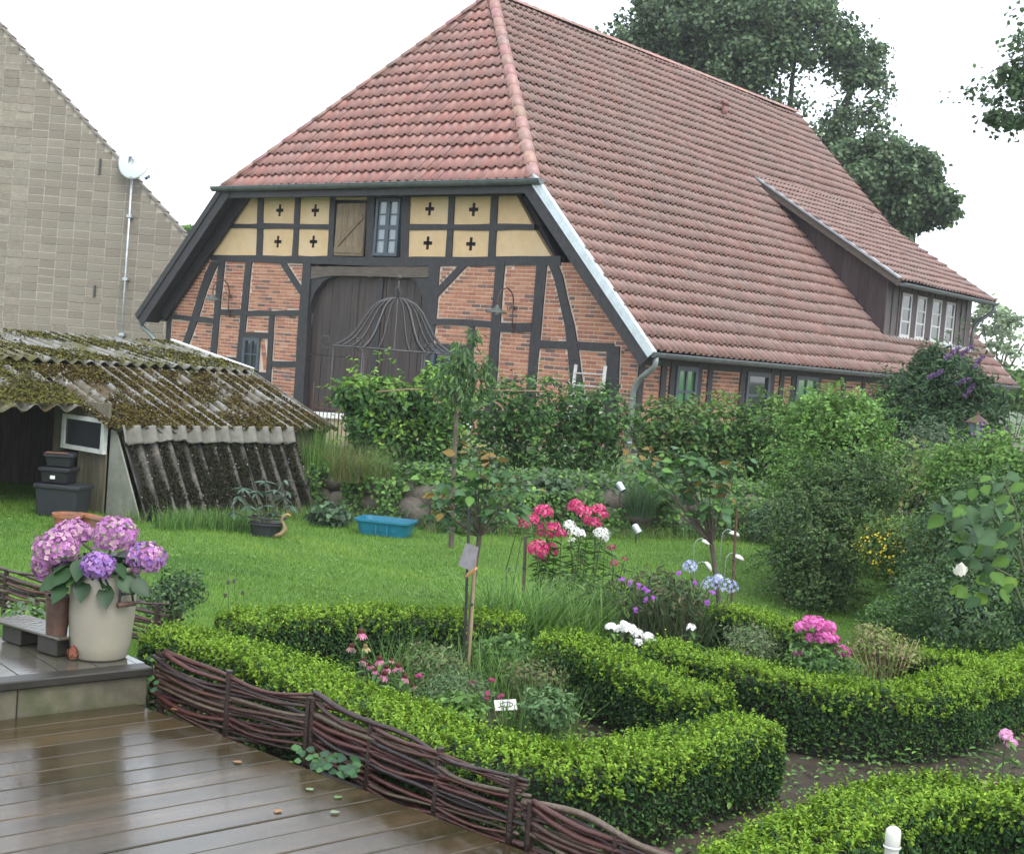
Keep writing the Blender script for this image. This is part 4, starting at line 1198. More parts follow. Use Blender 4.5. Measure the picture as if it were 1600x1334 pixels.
# ------------------------------------------------------------------ wrought-iron pavilion before the door
gc = D(604, 700, 22.5); GZ = .40
gzb = thing('iron_pavilion', 'dark wrought-iron garden pavilion with domed ribbed top before the barn door', 'pavilion', (gc[0], gc[1], GZ))
zring = D(604, 546, 22.5)[2] - GZ; ztopd = D(608, 465, 22.5)[2] - GZ
def iron(mb, name): return mb.build(name, M['blackiron'], gzb, world=False, smooth=True)
RR = .98
prof = [(.03, ztopd), (.16, ztopd - .015), (.30, ztopd - .08), (.42, ztopd - .20), (.52, ztopd - .37), (.62, ztopd - .54), (.75, ztopd - .70), (.90, ztopd - .80), (RR, zring + .0)]
for k in range(24):
    an = 2 * PI * (k + .35) / 24; main = k % 4 == 0
    mb = MB(); mb.tube([(r_ * math.cos(an), r_ * math.sin(an), z) for r_, z in prof], .018 if main else .009, 6); iron(mb, 'rib')
for zz, rr_ in ((zring, RR),):
    mb = MB(); mb.tube([(rr_ * math.cos(2 * PI * k / 36), rr_ * math.sin(2 * PI * k / 36), zz) for k in range(37)], .012, 6, cap=False); iron(mb, 'ring')
for k in range(6):
    an = 2 * PI * (k * 4 + .35) / 24
    c, s_ = math.cos(an), math.sin(an)
    mb = MB(); mb.tube([(RR * c, RR * s_, 0), (RR * c, RR * s_, zring)], .011, 6); iron(mb, 'post')
    mb = MB(); pts = []
    for j in range(15):
        a2 = j * .5; r_ = .13 * (1 - j / 18); pts.append(((RR + .12 + r_ * math.cos(a2 - 2.2)) * c, (RR + .12 + r_ * math.cos(a2 - 2.2)) * s_, zring + .07 + r_ * math.sin(a2 - 2.2)))
    mb.tube(pts, .009, 5); iron(mb, 'scroll')
mb = MB(); mb.tube([(0, 0, ztopd - .02), (0, 0, ztopd + .34)], .012, 6); mb.lathe([(0, -.045), (.03, -.03), (.045, 0), (.03, .03), (0, .045)], (0, 0, ztopd + .34), 12)
for k in range(4):
    an = PI / 2 * k + .4; mb.tube([((.10 * math.sin(PI * j / 6) * .6) * math.cos(an), (.10 * math.sin(PI * j / 6) * .6) * math.sin(an), ztopd + .02 + .18 * j / 6) for j in range(7)], .007, 5)
iron(mb, 'finial')

# white rail on the low rendered wall behind the pavilion
M['render'] = mat('render', (.30, .27, .17), .9, var=.2, scale=6, bump=.3)
a, b = D(472, 646, 21.0), D(735, 664, 21.6)
lw = thing('low_wall', 'low ochre rendered wall with a white capping board before the barn door', 'garden wall', (a[0], a[1], .35))
mb = MB(); mb.beam((a[0], a[1], (a[2] + .30) / 2 - .06), (b[0], b[1], (b[2] + .30) / 2 - .06), .10, a[2] - .36); mb.build('wall_body', M['render'], lw)
mb = MB(); mb.beam(a, b, .16, .075); mb.build('capping_board', M['whitepaint'], lw)
# little iron fence left of the beech hedge
a, b = D(484, 690, 17.6), D(570, 690, 17.2)
a[2] = b[2] = .45
fe = thing('iron_fence', 'short thin black iron picket fence beside the shed on the terrace', 'fence', a)
n = 15
for i in range(n):
    p = a + (b - a) * i / (n - 1); h = .78 + .0 * i; tall = i in (0, 7, 14)
    mb = MB(); mb.tube([p, p + UP * (h + (.22 if tall else rnd.uniform(-.04, .04)))], .010 if tall else .0055, 5); mb.build('picket', M['rust'], fe)
for z in (.2, .68):
    mb = MB(); mb.tube([a + UP * z, b + UP * z], .007, 5); mb.build('rail', M['rust'], fe)

# ladder leaning on the barn
la, lb_ = from_barn((5.75, -.75, 2.05)), from_barn((6.55, -.75, 2.05))
ta, tb2 = D(900, 570, la[1] + .35), D(946, 572, lb_[1] + .35)
ld = thing('ladder', 'weathered white wooden ladder leaning on the barn behind the beech hedge', 'ladder', (la + lb_) / 2)
ca_, cb_ = la.copy(), lb_.copy(); ca_[2] = cb_[2] = .36
b1_, b2_ = D(884, 700, la[1] - .3), D(931, 700, lb_[1] - .3); b1_[2] = b2_[2] = .34
M['ladderwood'] = mat('ladderwood', (.40, .40, .37), .7, var=.3, scale=12)
for (p, q) in ((b1_, ta), (b2_, tb2)):
    mb = MB(); mb.beam(p, q, .05, .04, up=(.5, -.6, 0)); mb.build('ladder_rail', M['ladderwood'], ld)
for k in range(7):
    t_ = .05 + k * .142; mb = MB(); mb.tube([b1_ + (ta - b1_) * t_, b2_ + (tb2 - b2_) * t_], .014, 6); mb.build('rung', M['ladderwood'], ld)

# lantern on a post at the right
lt = D(1524, 690, 13.5)
ln_ = thing('garden_lantern', 'copper-roofed garden lantern on a post in front of the purple buddleia', 'lantern', (lt[0], lt[1], 0))
z0_ = D(1524, 680, 13.5)[2]
mb = MB(); mb.tube([(0, 0, 0), (0, 0, z0_)], .025, 8); mb.build('post', M['blackiron'], ln_, world=False)
M['copper'] = mat('copper', (.085, .045, .034), .5, var=.3, scale=20, metal=.5)
mb = MB(); mb.lathe([(0, .235), (.012, .23), (.016, .20), (.05, .175), (.115, .135), (.12, .12), (.0, .125)], (0, 0, z0_), 6); mb.build('lantern_roof', M['copper'], ln_, world=False)
for k in range(6):
    an = 2 * PI * k / 6; an2 = 2 * PI * (k + 1) / 6
    mb = MB(); mb.tube([(.055 * math.cos(an), .055 * math.sin(an), z0_), (.095 * math.cos(an), .095 * math.sin(an), z0_ + .125)], .006, 4); mb.build('frame_bar', M['copper'], ln_, world=False)
    mb = MB(); mb.add([(.053 * math.cos(an), .053 * math.sin(an), z0_ + .004), (.053 * math.cos(an2), .053 * math.sin(an2), z0_ + .004), (.092 * math.cos(an2), .092 * math.sin(an2), z0_ + .121), (.092 * math.cos(an), .092 * math.sin(an), z0_ + .121)], [(0, 1, 2, 3)])
    mb.build('pane', M['paleglass'], ln_, world=False)

# ------------------------------------------------------------------ decks
def deckwood(name, c, rg):
    return mat(name, c, rg, var=.45, scale=5, bump=.10, bscale=55, spec=.55, stretch=(.5, 5, 1), second=(c[0] * .6, c[1] * .72, c[2] * .62), sscale=1.3, rvar=.06, objrand=.25)
M['deck'] = deckwood('deck_wet', (.050, .035, .017), .11)
M['deck2'] = mat('deck_grey', (.075, .070, .058), .15, var=.35, scale=4, bump=.12, bscale=40, spec=.6, rvar=.12, objrand=.15, second=(.055, .052, .028), sscale=2.2)
sL, sR = P(40, 1119, .23), P(222, 1097, .23)
du = unit(sR - sL); dn_ = np.array((du[1], -du[0], 0)); dang = math.atan2(du[1], du[0])
if dn_[1] > 0: dn_ = -dn_
deck = thing('lower_deck', 'wet brown wooden deck of long boards beside the wattle edging', 'deck', (sR[0], sR[1], .23), dang)
deck['kind'] = 'structure'; del deck['category']
# the right edge follows the wattle fence: line from fence start to its near end
FE = [P(226, 1099, .23), P(470, 1172, .23), P(640, 1258, .23), P(770, 1304, .23)]
fa, fb_ = FE[0], FE[3]
fd = unit(fb_ - fa)
def local(p): q = np.array(p) - sR; return np.array((q @ du, -(q @ dn_)))
la0, la1 = local(fa), local(fb_)
def edge_x(v): return la0[0] + (la1[0] - la0[0]) * (v - la0[1]) / (la1[1] - la0[1])
bw = .150
for i in range(34):
    v1 = -i * bw - .004; v0 = v1 - bw + .007
    x1a, x1b = edge_x(v0) - .03, edge_x(v1) - .03
    mb = MB(); xl0 = -5.0
    zj = rnd.uniform(-.0015, .0015)
    vs = [(xl0, v0, -.03), (x1a, v0, -.03), (x1b, v1, -.03), (xl0, v1, -.03), (xl0, v0, zj), (x1a, v0, zj), (x1b, v1, zj), (xl0, v1, zj)]
    mb.add(vs, [(3, 2, 1, 0), (4, 5, 6, 7), (0, 1, 5, 4), (1, 2, 6, 5), (2, 3, 7, 6), (3, 0, 4, 7)])
    mb.build('deck_board', M['deck'], deck, world=False, bevel=.004)
# raised step with slabs and the mossy riser
step = thing('raised_deck', 'grey wet upper deck with mossy riser under the stoneware pot', 'deck', (sR[0], sR[1], .23), dang)
step['kind'] = 'structure'; del step['category']
M['riser'] = mat('riser', (.090, .080, .052), .7, var=.4, scale=6, bump=.5, second=(.06, .07, .025), sscale=2.5, objrand=.1)
M['edgeboard'] = mat('edgeboard', (.020, .018, .013), .45, var=.4, scale=6, bump=.3)
for (x0, x1) in ((-4.0, -2.75), (-2.745, -1.42), (-1.415, -.60), (-.595, .03)):
    mb = MB(); mb.box((x0, .012, -.02), (x1, .06, .125)); mb.build('riser_block', M['riser'], step, world=False, bevel=.006)
mb = MB(); mb.box((-4.0, -.015, .127), (.04, .09, .168)); mb.build('edge_board', M['edgeboard'], step, world=False, bevel=.006)
a45 = R(-66); bx = .19
# boards of the upper deck run away obliquely
ang_up = math.atan2(*(P(200, 1040, .4) - P(100, 985, .4))[[1, 0]]) - dang
ca2, sa2 = math.cos(ang_up), math.sin(ang_up)
def clip_poly(poly, a, b, c):                 # keep a*x+b*y<=c
    res = []
    for i in range(len(poly)):
        p, q = poly[i], poly[(i + 1) % len(poly)]
        dp, dq = a * p[0] + b * p[1] - c, a * q[0] + b * q[1] - c
        if dp <= 0: res.append(p)
        if dp * dq < 0:
            t = dp / (dp - dq); res.append((p[0] + (q[0] - p[0]) * t, p[1] + (q[1] - p[1]) * t))
    return res
for i in range(-30, 30):
    c0, c1_ = i * bx, (i + 1) * bx - .006
    poly = [(-4.0, .092), (.05, .092), (.05, .74), (-4.0, 1.6)]
    poly = clip_poly(poly, -sa2, ca2, c1_); poly = clip_poly(poly, sa2, -ca2, -c0) if poly else poly
    if len(poly) < 3: continue
    mb = MB(); n = len(poly); zj = rnd.uniform(-.0015, .0015)
    mb.add([(x, y, .13) for x, y in poly] + [(x, y, .166 + zj) for x, y in poly], [tuple(range(n))[::-1], tuple(range(n, 2 * n))] + [(k, (k + 1) % n, n + (k + 1) % n, n + k) for k in range(n)])
    mb.build('deck_board', M['deck2'], step, world=False)
mb = MB(); mb.box((-4.0, .07, -.05), (.03, .72, .12)); mb.build('deck_core', M['riser'], step, world=False)

# ------------------------------------------------------------------ foliage made of single leaves
def frame_from(n):
    """random tangents for unit normals n"""
    r_ = rng.normal(size=n.shape); t = unit(r_ - n * (r_ * n).sum(1, keepdims=True)); return t, np.cross(n, t)
def leaf_arrays(pos, nrm, size, col, kind='hex', aspect=.6, fold=.18, tdir=None, curl=.1):
    N = len(pos); size = np.broadcast_to(np.asarray(size, float), (N,))[:, None]
    nrm = unit(nrm)
    if tdir is None: t, b = frame_from(nrm)
    else:
        t = unit(tdir - nrm * (tdir * nrm).sum(1, keepdims=True)); b = np.cross(nrm, t)
    w_ = size * aspect
    if kind == 'hex':
        pts = [pos, pos + t * size * .30 + b * w_ * .42 + nrm * w_ * fold, pos + t * size * .68 + b * w_ * .38 + nrm * (w_ * fold - size * curl * .4),
               pos + t * size - nrm * size * curl, pos + t * size * .68 - b * w_ * .38 + nrm * (w_ * fold - size * curl * .4), pos + t * size * .30 - b * w_ * .42 + nrm * w_ * fold]
        V = np.stack(pts, 1).reshape(-1, 3); base = (np.arange(N) * 6)[:, None]
        F = np.concatenate([base + np.array([[0, 5, 4, 3]]), base + np.array([[0, 3, 2, 1]])], 0); k = 6
    elif kind == 'quad':
        pts = [pos, pos + t * size * .5 + b * w_ * .5 + nrm * w_ * fold, pos + t * size, pos + t * size * .5 - b * w_ * .5 + nrm * w_ * fold]
        V = np.stack(pts, 1).reshape(-1, 3); base = (np.arange(N) * 4)[:, None]
        F = base + np.array([[0, 1, 2, 3]]); k = 4
    C = np.repeat(col, k, 0)
    return V, F, C
def combine(arrs):
    Vs, Fs, Cs = [], [], []; b = 0
    for V, F, C in arrs:
        Vs.append(V); Fs.append(F + b); Cs.append(C); b += len(V)
    return np.concatenate(Vs), np.concatenate(Fs), np.concatenate(Cs)
def leaf_obj(name, arrs, parent=None, m=None, kind=None, label=None):
    V, F, C = combine(arrs)
    if parent is not None:
        mi = root_inv(parent); A = np.array(mi); V = V @ A[:3, :3].T + A[:3, 3]
    return link(name, fast_mesh(name, V, F, m or M['leaf'], C), parent, kind, label)
def tints(n, pal, spread=.18, wts=None):
    pal = np.array(pal); i = rng.choice(len(pal), n, p=None if wts is None else np.array(wts) / sum(wts))
    return np.clip(pal[i] * (1 + rng.normal(0, spread, (n, 1))), .003, .9)
def blob_points(c, r_, n, seed, lump=.35, inner=.45, bottom=-1.0):
    d = unit(rng.normal(size=(n, 3)))
    if bottom > -1: d[:, 2] = np.where(d[:, 2] < bottom, -d[:, 2] * .5, d[:, 2]); d = unit(d)
    rad = 1 + lump * (lumps(d, seed) + .5 * lumps(d, seed + 1, 6, 7.0)) * 1.4
    rad *= (inner + (1 - inner) * rng.random(n) ** .45)
    return np.array(c) + d * rad[:, None] * np.array(r_), d
def orient(d, up=.6, rand=.7):
    return unit(d + np.array((0, 0, up)) + rng.normal(size=d.shape) * rand)
GREEN = dict(
    beech=[(.062, .138, .036), (.090, .195, .045), (.046, .108, .036), (.13, .24, .052)],
    dark=[(.030, .068, .030), (.044, .092, .036), (.034, .075, .036), (.062, .12, .044)],
    privet=[(.058, .112, .036), (.082, .148, .044), (.042, .082, .032), (.12, .185, .062)],
    light=[(.125, .245, .052), (.155, .28, .060), (.095, .19, .046)],
    grey=[(.105, .155, .088), (.085, .130, .075), (.13, .18, .11)],
    oak=[(.078, .130, .064), (.100, .160, .076), (.062, .108, .058), (.130, .195, .085)],
    box_new=[(.150, .275, .018), (.180, .305, .022), (.115, .220, .018), (.21, .32, .034)],
    box_old=[(.030, .078, .020), (.042, .100, .025), (.020, .054, .018), (.060, .130, .030)],
)
def stems(parent, base, tops, r0=.02, name='stem', m=None, wob=.05):
    for tp_ in tops:
        a, b = np.array(base, float) + np.array((rnd.uniform(-.06, .06), rnd.uniform(-.06, .06), 0)), np.array(tp_, float)
        pts = [a + (b - a) * t + np.array((rnd.uniform(-wob, wob), rnd.uniform(-wob, wob), 0)) * math.sin(PI * t) for t in (0, .33, .66, 1)]
        mb = MB(); mb.tube(pts, [r0, r0 * .8, r0 * .6, r0 * .3], 5); mb.build(name, m or M['bark'], parent)
def shrub(name, label, cat, blobs, n, size, pal, group=None, aspect=.6, kind='hex', up=.5, rand=.7, base=None, lump=.3, inner=.45, wts=None, top=None, mt=None, nst=4, spread=.2, bottom=-1.0, sprays=0, slen=.3, sleaf=14):
    c0 = np.array(blobs[0][0]); bs = base if base is not None else (c0[0], c0[1], 0)
    t = thing(name, label, cat, bs, 0, group)
    vol = [b[1][0] * b[1][2] + b[1][0] * b[1][1] for b in blobs]; arrs = []
    for k, (c, r_) in enumerate(blobs):
        nn_ = int(n * vol[k] / sum(vol)); p, d = blob_points(c, r_, nn_, rnd.randrange(9999), lump, inner, bottom)
        col = tints(nn_, pal, spread, wts)
        if top is not None:                      # young shoots: a different, fresher leaf
            sel = (rng.random(nn_) < np.clip((d[:, 2] - .15) * 1.3, 0, .75)); col[sel] = tints(int(sel.sum()), top, spread)
        g = 1 + .25 * lumps(p * 2.2 / max(r_), 17 + k)[:, None]
        sz = size * rng.uniform(.65, 1.2, nn_)
        arrs.append(leaf_arrays(p, orient(d, up, rand), sz, col * g, kind, aspect))
    for k, (c, r_) in enumerate(blobs):
        ns = int(sprays * vol[k] / sum(vol))
        if ns < 1: continue
        p, d = blob_points(c, r_, ns, rnd.randrange(9999), lump, .8, bottom)
        v = unit(d * rng.uniform(.4, 1.1, (ns, 1)) + UP * rng.uniform(.0, 1.0, (ns, 1)) + rng.normal(size=d.shape) * .35)
        L = slen * rng.uniform(.4, 1.25, (ns, 1)); col0 = tints(ns, top or pal, spread)
        a, b = frame_from(v)
        for j in range(sleaf):
            tt = (j + .5) / sleaf; pos = p + v * L * tt - UP * L * .45 * tt * tt + rng.normal(0, .004, (ns, 3))
            an = j * 2.4; td = unit(a * math.cos(an) + b * math.sin(an) + v * .7)
            arrs.append(leaf_arrays(pos, orient(np.zeros_like(pos) + UP * .5, .5, .5), size * rng.uniform(.6, 1.05, ns) * (1.05 - .35 * tt), col0 * rng.uniform(.85, 1.15, (ns, 1)), kind, aspect, tdir=td))
    leaf_obj('foliage', arrs, t, mt)
    zt_ = [np.array(c) + np.array((rnd.uniform(-.4, .4) * r_[0], rnd.uniform(-.4, .4) * r_[1], .35 * r_[2])) for c, r_ in blobs for _ in range(max(1, nst // len(blobs)))]
    stems(t, (bs[0], bs[1], bs[2]), zt_)
    return t
def pbox(x0, y0, x1, y1, dist, thick=.5):
    """ellipsoid that fills a pixel rectangle at a distance"""
    a, b = D(x0, (y0 + y1) / 2, dist), D(x1, (y0 + y1) / 2, dist); c, d = D((x0 + x1) / 2, y0, dist), D((x0 + x1) / 2, y1, dist)
    return ((c + d) / 2, ((b[0] - a[0]) / 2, thick, (c[2] - d[2]) / 2))

# ---- oaks and other trees behind
def tree(name, label, base, blobs, n, size, pal, trunk_r=.35, limbs=True, group=None, cat='tree', aspect=.75, lump=.45, kind='quad', inner=.35, fork=None, gaps=0, limb_r=None):
    t = thing(name, label, cat, base, 0, group)
    arrs = []; vol = [b[1][0] * b[1][2] for b in blobs]
    for k, (c, r_) in enumerate(blobs):
        nn_ = int(n * vol[k] / sum(vol)); ncl = max(8, nn_ // 130)
        cc, d = blob_points(c, r_, ncl, rnd.randrange(9999), lump, inner)
        idx = rng.integers(0, ncl, nn_)
        cr_ = min(r_) * .17
        off = rng.normal(size=(nn_, 3)) * np.array((cr_, cr_, cr_ * .7))
        p = cc[idx] + off
        if gaps:
            kp = lumps(p * (13.0 / np.linalg.norm(np.array(base)[:2])), 71, 7, 3.2) + .10 * rng.normal(size=nn_) > gaps
            p, off, idx = p[kp], off[kp], idx[kp]; nn_ = len(p)
        col = tints(nn_, pal, .2) * (1 + .22 * rng.normal(size=(ncl, 1)))[idx]
        arrs.append(leaf_arrays(p, orient(unit(off), .7, .8), size * rng.uniform(.7, 1.25, nn_), np.clip(col, .004, 1), kind, aspect))
    leaf_obj('crown', arrs, t)
    base = np.array(base, float); fork = fork if fork is not None else base + np.array((0, 0, max(1.5, (blobs[0][0][2] - base[2]) * .45)))
    mb = MB(); mb.tube([base, (base + fork) / 2 + np.array((.1, 0, 0)), fork], [trunk_r * 1.25, trunk_r, trunk_r * .85], 10); mb.build('trunk', M['bark'], t)
    for c, r_ in blobs:
        for q in range(2):
            e = np.array(c) + np.array(r_) * rng.uniform(-.55, .55, 3); mid = fork * .45 + e * .55 + np.array((0, 0, rnd.uniform(-.3, .6)))
            lr = limb_r or trunk_r; mb = MB(); mb.tube([fork, mid, e], [lr * .55, lr * .32, lr * .08], 6); mb.build('limb', M['bark'], t)
    return t
OK = GREEN['oak']
def tb(px, py, rx, ry, dist, dep=None):
    c = D(px, py, dist); s_ = dist / F_PX; return (c, (rx * s_, (dep or (rx + ry) * .5) * s_, ry * s_))
dO = 52
b0_ = D(1190, 640, dO); b0_[2] = -.2
tree('oak_tree', 'big dark oak rising behind the barn ridge, its edge ragged against the sky', b0_, [tb(1010, 75, 90, 62, dO), tb(1130, 85, 95, 75, dO), tb(1240, 95, 80, 72, dO), tb(1325, 120, 62, 50, dO), tb(1215, 190, 100, 70, dO), tb(1320, 200, 70, 62, dO), tb(1180, 20, 120, 50, dO), tb(1270, 260, 60, 60, dO)], 170000, .19, OK, .5, lump=.75, inner=.35, gaps=.03)
b0_ = D(1400, 640, dO - 6); b0_[2] = -.2
tree('oak_tree', 'lower oak standing right of the barn ridge above the dormer roof', b0_, [tb(1345, 265, 62, 48, dO - 6), tb(1400, 262, 50, 45, dO - 6), tb(1365, 320, 62, 45, dO - 6), tb(1435, 310, 42, 40, dO - 6), tb(1400, 350, 45, 32, dO - 6)], 80000, .18, OK, .35, lump=.75, inner=.35, gaps=.03)
b0_ = D(1555, 640, 60); b0_[2] = -.2
tree('birch_tree', 'feathery tree far beyond the right end of the barn, paled for haze', b0_, [tb(1550, 500, 48, 42, 60), tb(1565, 560, 45, 40, 60), tb(1600, 520, 60, 60, 60)], 7000, .24, [(.22, .29, .17), (.27, .34, .20), (.18, .25, .15)], .12, gaps=-.05)  # leaf palette lightened to paint in the haze of the distance
b0_ = D(290, 700, 62); b0_[2] = -.2
tree('maple_tree', 'light green treetop showing between the grey gable and the barn bargeboard', b0_, [tb(293, 368, 16, 18, 62), tb(275, 390, 25, 22, 62), tb(305, 395, 30, 25, 62)], 5000, .28, GREEN['light'], .2)
b0_ = D(1760, 800, 20); b0_[2] = 0
# overhanging branches of a nearer oak that stands right of the view
t_ = tree('oak_tree', 'overhanging oak branch hanging into the sky at the top right corner', b0_, [tb(1545, 70, 32, 40, 19, 40), tb(1530, 140, 30, 30, 19, 36), tb(1502, 140, 22, 22, 19, 30), tb(1555, 175, 18, 22, 19, 26), tb(1590, 90, 50, 80, 19, 60), tb(1690, 40, 110, 120, 19, 110), tb(1760, 120, 100, 120, 19, 110)], 15000, .085, OK, .22, limb_r=.03, lump=.7, fork=D(1740, 60, 19), gaps=-.12)
for k, (px, yb, h, w_, nm) in enumerate(((1590, 640, 60, 50, 'distant light green bush at the far right beyond the barn'),)):
    c = D(px, yb - h / 2, 48); shrub('bush', nm, 'bush', [(c, (w_ * 48 / F_PX, 1.2, h * .55 * 48 / F_PX))], 2500, .22, GREEN['light'], base=(c[0], c[1], 0), kind='quad')

# ---- beech hedges on the terrace
bh = 'beech hedges on the terrace before the barn'
def hedge_blobs(x0, x1, y0, y1, dist, thick=.42):
    res = []; w_ = x1 - x0; nx = max(2, int(w_ / 60)); 
    for i in range(nx):
        cx0, cx1 = x0 + w_ * i / nx, x0 + w_ * (i + 1) / nx
        j0 = rnd.uniform(-8, 8)
        ym = (y0 + y1) / 2
        res.append(pbox(cx0 - 14, y0 + j0, cx1 + 14, ym + 25, dist, thick)); res.append(pbox(cx0 - 12, ym - 30, cx1 + 12, y1, dist, thick))
    return res
def zb(px, py, d, z=.4): p = D(px, py, d); p[2] = z; return p
shrub('beech_hedge', 'dense beech hedge block in front of the barn door with bright shoots reaching left', 'hedge', hedge_blobs(560, 725, 578, 755, 16.6) + [pbox(518, 585, 610, 650, 16.4, .3), pbox(540, 640, 600, 690, 16.4, .3)], 6800, .085, GREEN['beech'], bh, base=zb(640, 745, 16.6), top=[(.14, .27, .04), (.18, .31, .055)], wts=(4, 3, 4, 1.2), mt=M['leaf'], inner=.55, rand=.6, sprays=130, slen=.35, sleaf=9)
shrub('beech_hedge', 'thin gappy beech hedge before the brick panels right of the young tree', 'hedge', hedge_blobs(752, 860, 592, 750, 17.6, .3), 2300, .085, GREEN['beech'], bh, base=zb(805, 745, 17.6), wts=(4, 2, 4, .6), sprays=60, slen=.4, sleaf=9)
shrub('beech_hedge', 'narrow beech hedge with the ladder standing behind it', 'hedge', hedge_blobs(868, 965, 600, 750, 17.8, .3), 2500, .085, GREEN['beech'], bh, base=zb(915, 748, 17.8), wts=(4, 2, 4, .6), sprays=60, slen=.4, sleaf=9)
shrub('beech_hedge', 'beech hedge just right of the barn downpipe with pinkish young tips', 'hedge', hedge_blobs(1005, 1100, 615, 760, 18, .4), 2900, .085, GREEN['beech'], bh, base=zb(1050, 755, 18), top=[(.13, .15, .055), (.10, .17, .04)], sprays=80, slen=.4, sleaf=9)
shrub('beech_hedge', 'tall dark beech hedge under the long eave of the barn', 'hedge', hedge_blobs(1100, 1245, 618, 770, 18.4, .5), 4600, .085, GREEN['beech'], bh, base=zb(1175, 760, 18.4), top=[(.10, .18, .035)], wts=(4, 3, 4, 1), sprays=110, slen=.35, sleaf=9)
# horizontal training canes in the hedges
ck = thing('training_cane', 'orange-brown bamboo cane tied across the top of the beech hedges', 'cane', D(590, 612, 16.1))
mb = MB(); mb.tube([D(590, 612, 16.1), D(640, 608, 16.1), D(770, 610, 16.6), D(850, 611, 17)], .007, 5); mb.build('cane', mat('cane', (.22, .14, .08), .7, var=.3), ck)

# ---- shrubs on the right
shrub('column_bush', 'upright light green bush between the tall beech hedge and the lilac', 'bush', [pbox(1240, 630, 1375, 720, 13.6, .5), pbox(1238, 660, 1378, 830, 13.4, .55), pbox(1248, 618, 1320, 690, 13.6, .4), pbox(1310, 622, 1380, 690, 13.6, .4), pbox(1215, 690, 1300, 800, 13.2, .4)], 15000, .05, GREEN['light'], base=P(1305, 905, 0), spread=.25, up=.3, sprays=800, slen=.32, sleaf=14, lump=.45)
shrub('privet_bush', 'large loose grey-green privet bush reaching down onto the lawn', 'bush', [pbox(1222, 740, 1395, 860, 12.6, .5), pbox(1212, 800, 1345, 940, 12.3, .55), pbox(1262, 720, 1400, 800, 12.8, .5), pbox(1230, 850, 1330, 950, 12.1, .5), pbox(1200, 770, 1265, 890, 12.3, .4), pbox(1225, 880, 1300, 955, 12.0, .4)], 19000, .040, GREEN['privet'], base=P(1285, 940, 0), spread=.28, up=.25, sprays=1300, slen=.32, sleaf=15, lump=.5)
bd = shrub('buddleia_bush', 'tall dark buddleia with purple flower spikes below the dormer', 'bush', [pbox(1365, 585, 1470, 690, 18.2, .6), pbox(1430, 545, 1530, 650, 18.2, .6), pbox(1400, 620, 1545, 710, 17.8, .6), pbox(1425, 540, 1475, 610, 18.2, .4), pbox(1490, 580, 1560, 690, 18, .5)], 9500, .10, GREEN['dark'], base=zb(1450, 720, 18), aspect=.34, up=.2, sprays=160, slen=.6, sleaf=12, lump=.4)
PUR = [(.17, .10, .23), (.22, .14, .28), (.13, .08, .17)]
def spike(parent, p, d, L, r_, pal, n=70, name='flower_spike'):
    t = rng.random(n); a = rng.uniform(0, 6.28, n); rr_ = r_ * (1 - t * .75) * rng.uniform(.6, 1, n)
    d = unit(np.array(d, float)[None])[0]; s1 = unit(np.cross(d, (0.3, .8, .1))[None])[0]; s2 = np.cross(d, s1)
    o = s1 * np.cos(a)[:, None] + s2 * np.sin(a)[:, None]
    pos = np.array(p) + d * (t * L)[:, None] + o * rr_[:, None] * .5
    return leaf_obj(name, [leaf_arrays(pos, unit(o + rng.normal(size=o.shape) * .4), r_ * .9, tints(n, pal, .2), 'quad', .8)], parent, M['petal'])
for (px, py) in ((1478, 560), (1500, 556), (1520, 575), (1450, 590), (1492, 600), (1507, 620)):
    spike(bd, D(px, py, 17.6), (rnd.uniform(-.6, .6), -.2, rnd.uniform(.1, .8)), .20, .042, PUR)
shrub('grey_shrub', 'fine-leaved grey-green shrub below the lantern', 'bush', [pbox(1385, 672, 1500, 800, 14.2, .5), pbox(1400, 720, 1560, 830, 13.8, .5)], 9000, .042, GREEN['grey'], base=zb(1450, 880, 14, 0), up=.3, sprays=260, slen=.35, lump=.4)
sp = thing('loosestrife', 'purple loosestrife spikes beside the lantern post', 'flowers', zb(1540, 760, 12.9, 0))
leaf_obj('foliage', [leaf_arrays(*(lambda pd: (pd[0], orient(pd[1], .2)))(blob_points(*pbox(1500, 690, 1590, 800, 12.9, .3), 1300, 5)), .06, tints(1300, GREEN['dark']), 'hex', .3)], sp)
for (px, py) in ((1516, 700), (1533, 682), (1537, 700), (1548, 692), (1562, 700), (1572, 690), (1525, 708), (1555, 712)):
    spike(sp, D(px, py + 14, 12.8), (rnd.uniform(-.1, .1), 0, 1), .22, .035, PUR)
st_ = np.array(zb(1540, 760, 12.9, 0)); 
stems(sp, st_, [D(px, 705, 12.8) for px in (1516, 1535, 1548, 1565)], .008, 'stem', M['stem'])
yb = shrub('yellow_bush', 'rounded bush dotted with small yellow flowers on the lawn edge', 'bush', [pbox(1335, 815, 1435, 905, 11.4, .4), pbox(1355, 810, 1440, 870, 11.3, .35)], 5200, .036, [(.10, .17, .04), (.13, .21, .045), (.08, .14, .036)], base=P(1390, 915, 0), sprays=120, slen=.25)
p, d = blob_points(*pbox(1340, 818, 1436, 895, 11.2, .42), 330, 8, .4, .8)
leaf_obj('blossoms', [leaf_arrays(p, orient(d, .5, .5), .022, tints(330, [(.60, .42, .02), (.66, .50, .04)], .1), 'hex', .9)], yb, M['petal'])
